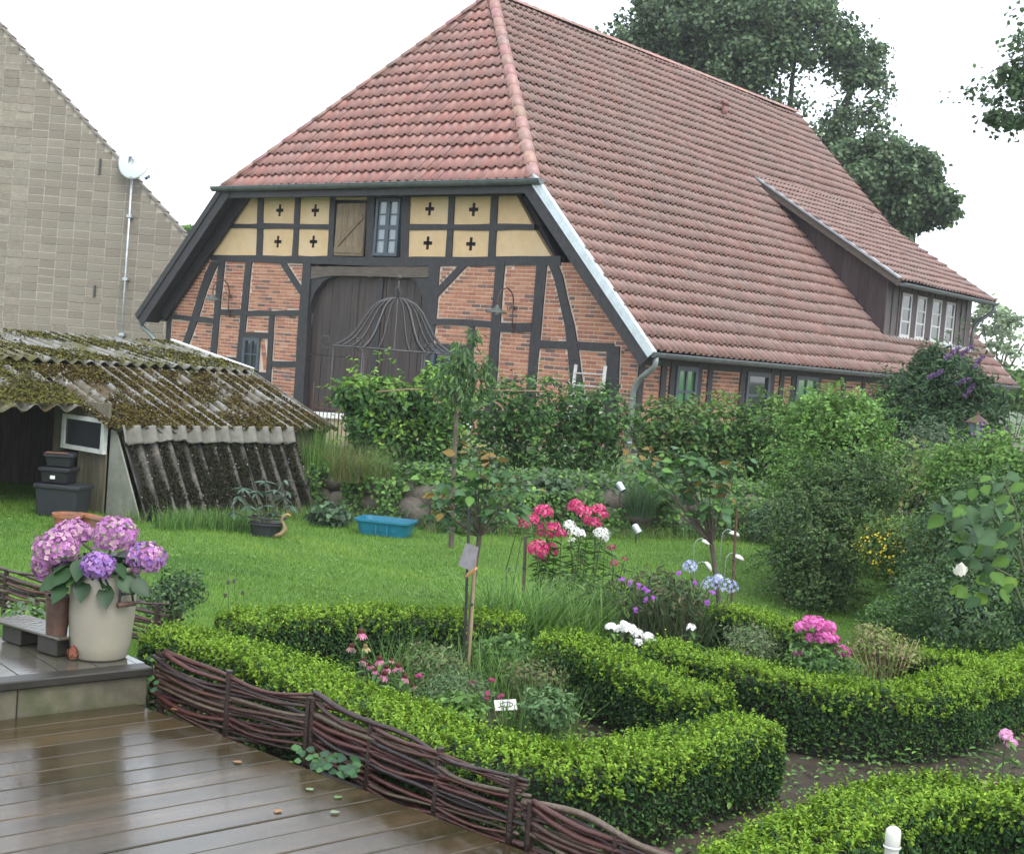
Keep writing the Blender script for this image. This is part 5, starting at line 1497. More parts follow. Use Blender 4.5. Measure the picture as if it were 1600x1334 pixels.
shrub('dark_bush', 'dark dense bush at the right edge above the box hedge', 'bush', [pbox(1420, 800, 1560, 960, 10.4, .5), pbox(1405, 900, 1600, 1040, 9.6, .5), pbox(1470, 750, 1640, 900, 10.6, .5), pbox(1540, 850, 1680, 1030, 9.8, .5)], 17000, .036, [(.052, .11, .036), (.072, .14, .042), (.034, .072, .036), (.085, .15, .055)], base=P(1510, 1010, 0), sprays=700, slen=.3, sleaf=14, lump=.45)
shrub('light_bush', 'loose mid-green bush behind the white rose at the right edge', 'bush', [pbox(1440, 700, 1560, 800, 11.8, .45), pbox(1500, 680, 1640, 820, 11.6, .45)], 6500, .05, GREEN['light'], base=P(1510, 960, 0), up=.3, sprays=200, slen=.4, lump=.45)
shrub('round_bush', 'small clipped dark green bush before the yellow-flowered bush', 'bush', [pbox(1345, 932, 1430, 1000, 10.2, .3), pbox(1400, 925, 1470, 1000, 10, .3)], 4200, .03, GREEN['beech'], base=P(1390, 995, 0))
vg = thing('variegated_vine', 'cream and green leaved climber in the grey-green shrub', 'climber', zb(1430, 850, 13.2, 0))
pts = np.concatenate([D(px, py, 13.0)[None] + rng.normal(0, .05, (14, 3)) for px, py in ((1432, 700), (1438, 720), (1428, 735), (1405, 760), (1420, 765), (1438, 750), (1450, 740), (1412, 785), (1460, 715))])
leaf_obj('foliage', [leaf_arrays(pts, orient(np.zeros_like(pts), .3), .085, tints(len(pts), [(.30, .32, .12), (.38, .38, .18), (.20, .27, .08)], .1), 'hex', .5)], vg)
stems(vg, zb(1430, 850, 13.2, 0), [D(1432, 700, 13.0), D(1405, 765, 13.0)], .012)

# ---- young tree with drooping leaves on the lawn
yt0 = P(705, 857, 0); dy_ = yt0[1]
yt = thing('young_tree', 'slim young tree with drooping narrow leaves on the lawn before the hedges', 'tree', yt0)
mb = MB(); mb.tube([yt0, D(708, 760, dy_), D(713, 650, dy_), D(716, 560, dy_)], [.03, .026, .02, .01], 7); mb.build('trunk', M['bark'], yt)
arrs = []
for (px, py, rx, ry, n) in ((720, 550, 20, 24, 70), (738, 570, 24, 20, 75), (704, 585, 24, 24, 70), (748, 600, 22, 20, 60), (688, 602, 20, 20, 55), (722, 615, 36, 24, 90), (760, 575, 14, 22, 35), (742, 524, 10, 12, 34)):
    c, r_ = tb(px, py, rx, ry, dy_); p, d = blob_points(c, r_, n, rnd.randrange(999), .3, .2)
    td = np.tile(np.array((0, 0, -1.0)), (n, 1)) + d * .7 + rng.normal(size=(n, 3)) * .3
    arrs.append(leaf_arrays(p, orient(d, .3, .6), .105 * rng.uniform(.7, 1.2, n), tints(n, [(.085, .165, .055), (.11, .20, .065), (.07, .14, .05)]), 'hex', .3, tdir=td, curl=.25))
leaf_obj('crown', arrs, yt)
for e in ((745, 600), (690, 595), (735, 540)): mb = MB(); mb.tube([D(714, 635, dy_), D((714 + e[0]) / 2, 600, dy_), D(*e, dy_)], [.012, .009, .004], 5); mb.build('limb', M['bark'], yt)

# ---- climbing greenery and ground cover about the stone wall
def scatter_path(path, n, width, z0, z1, size, pal, aspect=.8, yoff=0.0, kind='hex', bias=0):
    s_ = rng.uniform(0, 9, n); P_ = np.array([along(path, s)[0] for s in s_]); T_ = np.array([along(path, s)[1] for s in s_])
    nn_ = np.stack([-T_[:, 1], T_[:, 0]], 1); off = rng.uniform(-width, width, n) + yoff
    pos = np.concatenate([P_ + nn_ * off[:, None], (z0 + (z1 - z0) * rng.random(n) ** 1.2)[:, None]], 1)
    return pos
def clumpmask(pos, seed, f, thr):
    return lumps(pos * f, seed, 5, 1.0) > thr
iv = []
pos = scatter_path(WALLFOOT, 12000, .16, .02, .50, .05, None); pos = pos[clumpmask(pos, 3, 3.5, -.16)]
d = np.tile(np.array((.2, -1.0, .4)), (len(pos), 1)); iv.append(leaf_arrays(pos + np.array((0.05, -.13, 0)), orient(d, .3, .6), .055 * rng.uniform(.6, 1.2, len(pos)), tints(len(pos), GREEN['beech'] + GREEN['light'], .25), 'hex', .85))
tag(leaf_obj('wall_ivy', iv), kind='stuff')
iv = []
pos = scatter_path(WALLFOOT, 9000, .35, .42, .66, .06, None, yoff=.45); iv.append(leaf_arrays(pos, orient(np.zeros_like(pos) + np.array((0, -.4, .5)), .4, .6), .06 * rng.uniform(.6, 1.3, len(pos)), tints(len(pos), GREEN['beech'] + GREEN['light'] + GREEN['grey'], .25), 'hex', .7))
pos = scatter_path(WALLFOOT, 5500, .22, .0, .16, .05, None, yoff=-.28); pos = pos[clumpmask(pos, 9, 2.5, -.1)]; iv.append(leaf_arrays(pos, orient(np.zeros_like(pos) + np.array((0, -.3, .6)), .4, .6), .05 * rng.uniform(.6, 1.3, len(pos)), tints(len(pos), GREEN['beech'] + GREEN['dark'], .25), 'hex', .7))
tag(leaf_obj('ground_cover', iv), kind='stuff')
pos = np.stack([rng.uniform(-2.3, 6, 9000), rng.uniform(15.6, 22, 9000), np.full(9000, .45)], 1)
pos = pos[(pos[:, 1] > 16.4 + .2 * pos[:, 0])]; pos[:, 2] += rng.random(len(pos)) * .12
tag(leaf_obj('terrace_weeds', [leaf_arrays(pos, orient(np.zeros_like(pos) + np.array((0, -.3, .6)), .4, .6), .07 * rng.uniform(.6, 1.3, len(pos)), tints(len(pos), GREEN['beech'] + GREEN['light'], .25), 'hex', .5)]), kind='stuff')

# ---- grasses
def blades(base, hgt, wid, lean, col, nseg=3, curve=.5):
    """base (n,3): arching blades, each a strip of quads"""
    n = len(base); hgt = np.broadcast_to(hgt, (n,)); a = rng.uniform(0, 6.28, n); ld_ = np.stack([np.cos(a), np.sin(a), np.zeros(n)], 1)
    side = np.stack([-np.sin(a + rng.normal(0, .6, n)), np.cos(a), np.zeros(n)], 1); side = unit(side)
    lean = np.broadcast_to(lean, (n,)) * rng.uniform(.3, 1.3, n)
    rows = []
    for j in range(nseg + 1):
        t = j / nseg; c = base + np.array((0, 0, 1.0)) * (hgt * (t - .35 * curve * lean * t * t))[:, None] + ld_ * (hgt * lean * (t * .35 + t * t * .65))[:, None]
        w_ = wid * (1 - t * .92) * (1 if j else .7)
        rows += [c - side * w_ / 2, c + side * w_ / 2]
    V = np.stack(rows, 1).reshape(-1, 3); k = 2 * (nseg + 1); b0 = (np.arange(n) * k)[:, None]
    F = np.concatenate([b0 + np.array([[2 * j, 2 * j + 1, 2 * j + 3, 2 * j + 2]]) for j in range(nseg)], 0)
    return V, F, np.repeat(col, k, 0)
def tuft(name, label, cat, c, n, r_, h, wid, lean, pal, group=None, nseg=4):
    t = thing(name, label, cat, c, 0, group); a = rng.uniform(0, 6.28, n); q = r_ * np.sqrt(rng.random(n))
    base = np.stack([c[0] + q * np.cos(a), c[1] + q * np.sin(a), np.full(n, c[2])], 1)
    leaf_obj('blades', [blades(base, h * rng.uniform(.55, 1.15, n), wid, lean, tints(n, pal, .2), nseg)], t); return t
STRAW = [(.17, .14, .06), (.21, .16, .075), (.11, .15, .045), (.10, .17, .04), (.13, .20, .05)]
for (px, py, d_, n, r_, h, lab) in ((545, 760, 15.6, 420, .22, .55, 'tan-tipped arching grass clump on the wall end beside the shed'), (585, 765, 15.7, 320, .22, .45, 'greener arching grass clump left of the big beech hedge foot')):
    c = D(px, py, d_); c[2] = .42; tuft('grass_clump', lab, 'grass clump', c, n, r_, h, .006, 1.0, STRAW if n > 400 else STRAW + GREEN['light'], 'arching grass clumps on the wall')
c = D(505, 712, 16.3); c[2] = .45; tuft('grass_clump', 'tall green grass clump in front of the little iron fence', 'grass clump', c, 420, .25, .60, .007, .5, GREEN['light'], 'arching grass clumps on the wall')
c = D(548, 712, 16.6); c[2] = .45; tuft('grass_clump', 'bright green grass clump between iron fence and beech hedge', 'grass clump', c, 420, .3, .42, .007, .5, GREEN['light'], 'arching grass clumps on the wall')
c = D(1000, 800, 15.9); c[2] = .25; tuft('grass_clump', 'drooping bluish green grass clump between the two small spotlights', 'grass clump', c, 520, .16, .55, .007, .9, [(.05, .10, .045), (.07, .13, .055)], 'arching grass clumps on the wall')
c = P(440, 822, 0); 
for (px, py) in ((270, 826), (310, 826), (350, 828), (385, 830)):
    c = P(px, py, 0); tuft('grass_clump', {270: 'uncut grass tuft at the left foot of the leaning sheet', 310: 'uncut grass tuft under the second wave of the leaning sheet', 350: 'uncut grass tuft left of the potted rhododendron', 385: 'uncut grass tuft touching the wooden duck planter'}[px], 'grass clump', c, 260, .2, .24, .007, .6, GREEN['light'] + GREEN['beech'], 'uncut tufts along the shed foot')

# lawn blades, thinner with distance
n = 560000
yy_ = 7.3 + (17.3 - 7.3) * rng.random(n) ** 1.25; xx_ = (rng.random(n) * 2 - 1) * (yy_ * .40 + .3) * np.where(rng.random(n) < .12, 1.9, 1.0)
def in_poly(poly, x, y):
    c = np.zeros(x.shape, bool)
    for i in range(len(poly)):
        (x1, y1), (x2, y2) = poly[i], poly[(i + 1) % len(poly)]
        with np.errstate(divide='ignore', invalid='ignore'):
            c ^= ((y1 > y) != (y2 > y)) & (x < (x2 - x1) * (y - y1) / (y2 - y1 if y2 != y1 else 1e-9) + x1)
    return c
ok = in_poly(LAWN, xx_, yy_) & ~in_poly(BED, xx_, yy_)
base = np.stack([xx_[ok], yy_[ok], np.zeros(ok.sum())], 1); n = len(base)
cl = lumps(base * np.array((1, 1, 0)) * .9, 5, 6, 1.6); c2_ = lumps(base * 4.0, 8, 6, 1.0)
col = tints(n, [(.105, .225, .022), (.125, .25, .026), (.082, .18, .018), (.15, .25, .04)], .16) * (1 + .26 * cl + .20 * c2_)[:, None]
dry = cl + .7 * c2_ + .2 * rng.normal(size=n) > .50; col[dry] *= np.array((1.35, 1.10, 1.3)); dk = cl - .5 * c2_ < -.5; col[dk] *= np.array((.72, .85, 1.0))
tag(leaf_obj('grass', [blades(base, .034 * rng.uniform(.5, 1.4, n) * (1 + .3 * c2_), .0042 + base[:, 1:2] * .00016, .9, col, 1)]), kind='stuff')

n = 26000; yy_ = 7.6 + 9.3 * rng.random(n); xx_ = (rng.random(n) * 2 - 1) * (yy_ * .42 + .3); ok = in_poly(LAWN, xx_, yy_) & ~in_poly(BED, xx_, yy_)
pos = np.stack([xx_, yy_, .012 + .02 * rng.random(n)], 1)[ok]; k_ = lumps(pos * np.array((1, 1, 0)) * 1.5, 55, 6, 1.6) > .16; pos = pos[k_]
tag(leaf_obj('clover', [leaf_arrays(pos, orient(np.zeros_like(pos) + UP, 1.0, .35), .026 * rng.uniform(.6, 1.3, len(pos)), tints(len(pos), [(.13, .24, .05), (.16, .27, .075), (.10, .20, .04)], .2), 'hex', .9)]), kind='stuff')
# long ragged grass along the foot of the wall and the shed
pos = scatter_path(WALLFOOT, 5200, .22, 0, .01, .05, None, yoff=-.38)
pos = np.concatenate([pos, np.stack([EL[0] + .3 + rng.random(1500) * 2.1, EL[1] - .55 + rng.random(1500) * .5, np.zeros(1500)], 1)]); pos[-1500:, 1] += (pos[-1500:, 0] - EL[0] - .3) * .85; pos[:, 2] = 0
tag(leaf_obj('rough_grass', [blades(pos, .13 * rng.uniform(.4, 1.5, len(pos)), .007, .8, tints(len(pos), GREEN['light'] + [(.16, .15, .06)], .25), 2)]), kind='stuff')

# ------------------------------------------------------------------ clipped box hedges
M['boxleaf'] = mat('boxleaf', attr=True, rough=.55, var=0, spec=.22, transl=.28)
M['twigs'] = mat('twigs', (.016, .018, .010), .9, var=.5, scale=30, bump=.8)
def smooth_path(pts, step=.03):
    pts = [np.array(p[:2], float) for p in pts]; res = []
    ext = [2 * pts[0] - pts[1]] + pts + [2 * pts[-1] - pts[-2]]
    for i in range(1, len(ext) - 2):
        p0, p1, p2, p3 = ext[i - 1:i + 3]; k = max(2, int(np.linalg.norm(p2 - p1) / step))
        for j in range(k):
            t = j / k; res.append(.5 * (2 * p1 + (p2 - p0) * t + (2 * p0 - 5 * p1 + 4 * p2 - p3) * t * t + (3 * p1 - p0 - 3 * p2 + p3) * t ** 3))
    res.append(pts[-1]); return np.array(res)
def box_hedge(label, path, w_=.34, z0=.05, z1=.43, dens=1.0, newband=.10, leaf=.0235, seed=1):
    c = smooth_path(path); T_ = unit(np.gradient(c, axis=0)); N_ = np.stack([-T_[:, 1], T_[:, 0]], 1)
    seg = np.linalg.norm(np.diff(c, axis=0), axis=1); L = seg.sum(); H = z1 - z0
    t = thing('box_hedge', label, 'hedge', (*c[len(c) // 2], z0), 0, 'low clipped box hedges of the parterre')
    # woody inside
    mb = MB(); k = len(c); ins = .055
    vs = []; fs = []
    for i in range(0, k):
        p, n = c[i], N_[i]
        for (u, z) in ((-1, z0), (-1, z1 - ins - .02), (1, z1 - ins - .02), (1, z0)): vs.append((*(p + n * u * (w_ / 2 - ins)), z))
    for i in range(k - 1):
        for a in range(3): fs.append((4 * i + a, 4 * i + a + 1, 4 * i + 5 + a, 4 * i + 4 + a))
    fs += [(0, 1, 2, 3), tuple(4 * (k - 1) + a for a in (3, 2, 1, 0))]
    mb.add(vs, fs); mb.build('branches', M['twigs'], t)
    def at(n_):
        i = rng.integers(0, k, n_); j = np.minimum(k - 1, i + 1); f = rng.random((n_, 1)); return c[i] * (1 - f) + c[j] * f, N_[i], T_[i]
    def bump(p, z): return .036 * lumps(np.concatenate([p * 5, np.full((len(p), 1), z)], 1), seed, 6, 1.3)
    arrs = []
    # sides and ends
    ns = int((2 * L + PI * w_) * H * 11500 * dens)
    p, n, tt = at(ns); sgn = np.where(rng.random(ns) < .5, -1.0, 1.0)
    end = rng.random(ns) < PI * w_ / (2 * L + PI * w_)
    outw = n * sgn[:, None]; cen = p.copy()
    which = rng.random(ns) < .5; ang = rng.uniform(-PI / 2, PI / 2, ns)
    e_c = np.where(which[:, None], c[0], c[-1]); e_t = np.where(which[:, None], -T_[0], T_[-1]); e_n = np.where(which[:, None], N_[0], N_[-1])
    eo = e_t * np.cos(ang)[:, None] * .55 + e_n * np.sin(ang)[:, None]
    cen = np.where(end[:, None], e_c, cen); outw = np.where(end[:, None], eo, outw)
    z = z0 + .02 + (H - .04) * rng.random(ns) ** .85
    rel = (z - z0) / H
    rad = (w_ / 2) * (1.0 - .16 * np.clip((rel - .8) / .2, 0, 1) ** 2 - .10 * np.clip((.25 - rel) / .25, 0, 1)) - .06 * rng.random(ns) ** 2.2
    pos3 = np.concatenate([cen + outw * rad[:, None], z[:, None]], 1)
    pos3[:, :2] += outw * bump(pos3[:, :2] + z[:, None], .3)[:, None]
    nr = np.concatenate([outw, np.full((ns, 1), .25)], 1)
    col = tints(ns, GREEN['box_old'], .28)
    cl = lumps(pos3 * 6, seed + 3, 6, 1.5)
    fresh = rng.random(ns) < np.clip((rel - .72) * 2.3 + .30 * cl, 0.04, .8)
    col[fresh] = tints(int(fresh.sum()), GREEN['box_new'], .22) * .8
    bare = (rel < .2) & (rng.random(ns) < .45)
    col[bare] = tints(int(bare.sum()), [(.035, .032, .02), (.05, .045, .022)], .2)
    keep = ~(bare & (rng.random(ns) < .5))
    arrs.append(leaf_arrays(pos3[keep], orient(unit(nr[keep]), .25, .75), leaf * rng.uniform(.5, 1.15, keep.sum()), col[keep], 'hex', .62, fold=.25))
    # top: short upright shoots of fresh leaves
    nsp = int((L * w_ + PI * w_ * w_ / 4 * .55) * 2300 * dens)
    p, n, tt = at(nsp); u = rng.uniform(-1, 1, nsp)
    endm = rng.random(nsp) < (PI * w_ * w_ / 4 * .55) / (L * w_ + PI * w_ * w_ / 4 * .55)
    which = rng.random(nsp) < .5; ang = rng.uniform(-PI / 2, PI / 2, nsp); q = np.sqrt(rng.random(nsp))
    e_c = np.where(which[:, None], c[0], c[-1]); e_t = np.where(which[:, None], -T_[0], T_[-1]); e_n = np.where(which[:, None], N_[0], N_[-1])
    base2 = np.where(endm[:, None], e_c + (e_t * np.cos(ang)[:, None] * .55 + e_n * np.sin(ang)[:, None]) * (q * w_ / 2)[:, None], p + n * (u * w_ / 2)[:, None])
    uu = np.where(endm, q, np.abs(u)); side = np.where(endm[:, None], (base2 - e_c) / (w_ / 2), n * u[:, None])
    zt_ = z1 - .10 * np.clip((uu - .72) / .28, 0, 1) ** 2 + bump(base2, .0) * 1.1 - .03
    tall = np.where(rng.random(nsp) < .07, 1.75, 1.0) * rng.uniform(.6, 1.25, nsp) * .055
    old = rng.random(nsp) < np.clip(.05 + .22 * lumps(np.concatenate([base2 * 7, np.zeros((nsp, 1))], 1), seed + 9, 6, 1.2), .02, .5)
    sd_ = unit(np.concatenate([side * .55, np.full((nsp, 1), 1.0)], 1) + rng.normal(size=(nsp, 3)) * .28)
    K = 9
    for j in range(K):
        f = (j + .5) / K
        pos = np.concatenate([base2, zt_[:, None]], 1) + sd_ * (tall * f)[:, None]
        a, b = frame_from(sd_); dr = unit(a + sd_ * (.35 + .9 * f))
        nn_ = unit(sd_ * .9 - a * .4 + rng.normal(size=sd_.shape) * .25)
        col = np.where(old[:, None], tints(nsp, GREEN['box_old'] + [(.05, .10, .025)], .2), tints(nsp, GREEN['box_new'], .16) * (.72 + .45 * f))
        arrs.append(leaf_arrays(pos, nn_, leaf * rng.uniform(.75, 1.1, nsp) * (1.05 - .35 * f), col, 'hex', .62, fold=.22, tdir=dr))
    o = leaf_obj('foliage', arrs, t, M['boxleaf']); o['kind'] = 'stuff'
    return t
hz = .43
def H_(*pp): return [P(px, py, hz) for px, py in pp]
box_hedge('longest box hedge, running from the pot along the wattle edging and round the front corner', H_((262, 985), (330, 996), (400, 1020), (480, 1050), (560, 1083), (640, 1115), (720, 1147), (800, 1170), (880, 1178), (960, 1172), (1040, 1155), (1110, 1134), (1170, 1122)), .36, z1=.43, seed=1)
box_hedge('short box hedge from the clump of chives back to the front hedge corner', H_((868, 996), (930, 1008), (1000, 1035), (1060, 1063), (1105, 1084)), .30, z1=.43, seed=2)
box_hedge('box hedge beyond the soil path, running right from the white phlox to the picture edge', H_((1035, 1003), (1090, 1015), (1150, 1032), (1230, 1052), (1310, 1066), (1390, 1072), (1460, 1068), (1530, 1052), (1640, 1020)), .32, z1=.43, seed=3)
box_hedge('straight box hedge between the coneflowers and the lawn', H_((368, 962), (430, 955), (520, 951), (620, 952), (720, 956), (800, 962)), .30, z1=.43, seed=4, dens=.85)
box_hedge('short box hedge between the rusty stake and the pink phlox', H_((1130, 947), (1180, 958), (1240, 976)), .30, z1=.43, seed=5, dens=.8)
box_hedge('box hedge behind the light twiggy shrub below the dark bush', H_((1425, 1012), (1480, 1022), (1560, 1030), (1640, 1040)), .30, z1=.43, seed=6, dens=.8)
box_hedge('nearest box hedge, cut by the lower right picture edge', H_((1165, 1352), (1225, 1316), (1300, 1278), (1380, 1243), (1450, 1224), (1520, 1226), (1610, 1242)), .36, z1=.43, seed=7)

# ------------------------------------------------------------------ wattle edging
M['willow'] = mat('willow', attr=True, rough=.36, var=.35, scale=40, bump=.5, bscale=90, spec=.5)
WC = [(.048, .014, .011), (.058, .017, .012), (.022, .012, .010), (.055, .028, .018), (.028, .012, .011), (.085, .060, .040), (.050, .019, .012), (.018, .010, .009)]
def wattle(label, a, b, h, nr, zb, droop=0.0, spacing=.42, jag=.03):
    a, b = np.array(a, float), np.array(b, float); L = np.linalg.norm(b - a); d = (b - a) / L; n = np.array((-d[1], d[0], 0)); n = n / np.linalg.norm(n)
    t = thing('wattle_fence', label, 'wattle edging', a, 0, 'woven willow edging panels')
    npst = max(2, int(round(L / spacing)) + 1)
    for i in range(npst):
        p = a + d * (L * (i + .04) / (npst - 1) if i == 0 else L * (i - .04) / (npst - 1)); p[2] = zb
        mb = MB(); mb.cur = (.026, .015, .011); mb.tube([p + UP * -.05, p + UP * (h + rnd.uniform(-.02, .015)) + n * rnd.uniform(-.008, .008)], [.019, .016], 7); mb.build('stake', M['willow'], t, color=True)
    for r_ in range(nr):
        f = (r_ + .5) / nr; r0 = rnd.uniform(.009, .0155); mb = MB(); c = WC[rnd.randrange(len(WC))]; v = rnd.uniform(.8, 1.2); mb.cur = tuple(x * v for x in c)
        s0, s1 = rnd.uniform(-.06, .03), L + rnd.uniform(-.03, .08)
        K = max(16, int(L / .045)); pts = []; w1, w2 = rnd.uniform(0, 6), rnd.uniform(0, 6); sl = rnd.uniform(-jag, jag)
        for k in range(K + 1):
            s = s0 + (s1 - s0) * k / K
            off = .024 * math.sin(PI * s / (L / (npst - 1)) + (0 if r_ % 2 else PI))
            z = zb + .015 + h * f + sl * (s / L - .5) + .010 * math.sin(s * 5 + w1) + .006 * math.sin(s * 11 + w2) - droop * math.sin(PI * s / L)
            pts.append(a * np.array((1, 1, 0)) + d * np.array((1, 1, 0)) * s + n * (off + rnd.uniform(-.003, .003)) + UP * z)
        mb.tube(pts, [r0 * (1.1 - .5 * k / K) for k in range(K + 1)], 6); mb.build('rod', M['willow'], t, smooth=True, color=True)
    return t
f0, f1, f2 = P(232, 1098, .23), P(470, 1172, .23), P(800, 1318, .23)
nrm_f = np.array((-(f2 - f0)[1], (f2 - f0)[0], 0)); nrm_f = nrm_f / np.linalg.norm(nrm_f) * .05
wattle('woven willow edging panel beginning at the corner of the raised deck', f0 + nrm_f, f1 + nrm_f, .27, 18, .19, .03)
wattle('middle woven willow edging panel between the first stake and the broken corner', f1 + nrm_f, f1 + (f2 - f1) * .97 + nrm_f, .29, 19, .16, .02)
f3 = f2 + (f2 - f1) * .02; f4 = f3 + np.array((.62, -.62, 0))
wattle('nearest woven willow edging panel sloping out of the lower picture edge', f3 + nrm_f, f4 + nrm_f, .27, 16, .12, .0, jag=.05)
wattle('far woven willow edging passing behind the stoneware pot', P(-60, 925, .25), P(247, 1005, .25), .24, 12, .22, .01)

# ------------------------------------------------------------------ stoneware pot with hydrangea
M['stoneware'] = mat('stoneware', (.27, .25, .195), .30, var=.07, scale=5, bump=.05, spec=.5, second=(.36, .31, .21), sscale=2.2, slo=.55, shi=.85)
pp = P(155, 1024, .4); pr = pp[1] / F_PX
sw = thing('stoneware_pot', 'cream stoneware crock with an iron bail handle, planted with the hydrangea', 'pot', (pp[0], pp[1], .4))
W_ = 51 * pr; Hh = 146 * pr
mb = MB(); mb.lathe([(0, 0), (W_ * .80, 0), (W_ * .84, .008), (W_ * .92, Hh * .16), (W_ * .99, Hh * .45), (W_ * 1.0, Hh * .62), (W_ * .985, Hh * .80), (W_ * .93, Hh * .92), (W_ * .90, Hh * .955), (W_ * .96, Hh * .97), (W_ * .96, Hh), (W_ * .86, Hh), (W_ * .84, Hh * .9), (0, Hh * .9)], (0, 0, 0), 48)
mb.build('crock', M['stoneware'], sw, world=False, smooth=True)
mb = MB(); mb.lathe([(0, Hh * .93), (W_ * .85, Hh * .92)], (0, 0, 0), 24); mb.build('potting_soil', M['soil'], sw, world=False)
for sg in (1, -1):
    an = R(-38) if sg > 0 else R(142); c, s_ = math.cos(an), math.sin(an); rad = W_ * 1.0
    tx, ty = -s_, c
    def hp(a, z, o=0): return ((rad + o) * c + tx * a, (rad + o) * s_ + ty * a, z)
    mb = MB()
    for a in (-.03, .03): mb.tube([hp(a, Hh * .90, .0), hp(a, Hh * .87, .016), hp(a * 1.1, Hh * .76, .020), hp(a * 1.35, Hh * .64, .028)], .006, 6)
    mb.tube([hp(-.03, Hh * .74, .016), hp(.03, Hh * .74, .016)], .006, 6); mb.build('handle', M['blackiron'], sw, world=False, smooth=True)
    mb = MB(); mb.tube([hp(-.048, Hh * .635, .03), hp(.048, Hh * .635, .03)], .013, 8); mb.build('handle_grip', M['rust'], sw, world=False, smooth=True)

def flower_mesh(V, F, C, name, m): return fast_mesh(name, V, F, m, C)
def florets(pos, nrm, r_, pal, npet=5, aspect=.85, cup=.25, spread=.12, ctr=None):
    n = len(pos); a0, b0 = frame_from(unit(nrm)); nn_ = unit(nrm); arrs = []; col = tints(n, pal, spread); ph = rng.uniform(0, 6.28, n)
    for k in range(npet):
        an = ph + 2 * PI * k / npet; td = a0 * np.cos(an)[:, None] + b0 * np.sin(an)[:, None] + nn_ * cup
        arrs.append(leaf_arrays(pos, unit(nn_ - td * cup * .8), r_ * rng.uniform(.85, 1.1, n), col * rng.uniform(.9, 1.08, (n, 1)), 'hex', aspect, fold=.05, tdir=td, curl=.08))
    if ctr is not None:
        for k in range(2): arrs.append(leaf_arrays(pos + nn_ * r_ * .12 - a0 * r_ * .14, nn_, np.full(n, r_ * .3), np.tile(np.array(ctr), (n, 1)), 'quad', .9, fold=0, tdir=a0))
    return arrs
def dome(c, r_, n, lower=-.5):
    """evenly spread points on an ellipsoid, its underside left out"""
    i = np.arange(n) + .5; ph = i * 2.39996; z = 1 - (1 - lower) * i / n; q = np.sqrt(np.maximum(0, 1 - z * z))
    d = np.stack([q * np.cos(ph), q * np.sin(ph), z], 1) + rng.normal(0, .05, (n, 3)); d = unit(d)
    return np.array(c) + d * np.array(r_) * rng.uniform(.9, 1.05, (n, 1)), d
hy = thing('hydrangea', 'hydrangea with five big pink and lilac flower heads in the cream crock', 'hydrangea', (pp[0], pp[1], .4 + Hh * .93))
HP = [(.42, .17, .38), (.50, .25, .44), (.36, .14, .38), (.56, .36, .42)]; HV = [(.29, .15, .45), (.35, .20, .50), (.38, .18, .42)]
heads = [((116, 832), 30, 20, .16, HP), ((88, 858), 34, 30, -.02, HP), ((72, 884), 22, 22, .02, HP), ((180, 836), 35, 29, .02, HP), ((153, 884), 24, 21, -.17, HV), ((228, 872), 29, 25, .0, HP + HV)]
for (px, rx, rz, dd, pal) in heads:
    c = D(px[0], px[1], pp[1] + dd); q = (rx * pr, rx * pr, rz * pr)
    pos, d = dome(c, q, int(230 * rx / 30), -.8); pos += d * (.010 * lumps(d * 2.2, int(px[0]), 6, 2.0))[:, None] + rng.normal(0, .003, pos.shape); leaf_obj('flower_head', florets(pos, unit(d + rng.normal(0, .28, d.shape)), .0145, pal, 4, 1.0, .22, .16, ctr=(.42, .3, .42)), hy, M['petal'])
    mb = MB(); mb.tube([(pp[0] + rnd.uniform(-.04, .04), pp[1], .4 + Hh * .92), c * .5 + np.array((pp[0], pp[1], .4 + Hh)) * .5, c - UP * q[2] * .5], [.008, .007, .005], 6); mb.build('stem', M['stem'], hy)
def leaf_proto(name, size, col, m, aspect=.62, fold=.2, curl=.15, serr=5):
    """one leaf of 2x serr facets with a folded midrib, base at the origin, lying along +x"""
    vs = []; fs = []
    for j in range(serr + 1):
        t = j / serr; w_ = size * aspect * .5 * math.sin(PI * min(1, t ** .8 * .98 + .01)) * 1.05; x = size * t; z = -curl * size * t * t
        vs += [(x, w_, z + fold * w_), (x, 0, z), (x, -w_, z + fold * w_)]
    for j in range(serr):
        fs += [(3 * j, 3 * j + 1, 3 * j + 4, 3 * j + 3), (3 * j + 1, 3 * j + 2, 3 * j + 5, 3 * j + 4)]
    V = np.array(vs); cc = np.tile(np.array(col), (len(V), 1)); cc[1::3] *= 1.25
    return fast_mesh(name, V, np.array(fs), m, cc)
def put_leaf(parent, proto, pos, nrm, tdir, scale=1.0):
    n = unit(np.array(nrm, float)[None])[0]; t = np.array(tdir, float); t = t - n * (t @ n); t = t / max(1e-6, np.linalg.norm(t)); b = np.cross(n, t)
    o = link('leaf', proto, parent); iv = np.array(root_inv(parent)); p = iv[:3, :3] @ np.array(pos) + iv[:3, 3]
    o.matrix_local = Matrix(((t[0] * scale, b[0] * scale, n[0] * scale, p[0]), (t[1] * scale, b[1] * scale, n[1] * scale, p[1]), (t[2] * scale, b[2] * scale, n[2] * scale, p[2]), (0, 0, 0, 1)))
    return o
hl = [leaf_proto('leaf', .12, c, M['leafgloss'], .68) for c in ((.016, .042, .015), (.022, .058, .018), (.04, .10, .025))]
hc = D(150, 870, pp[1]) 
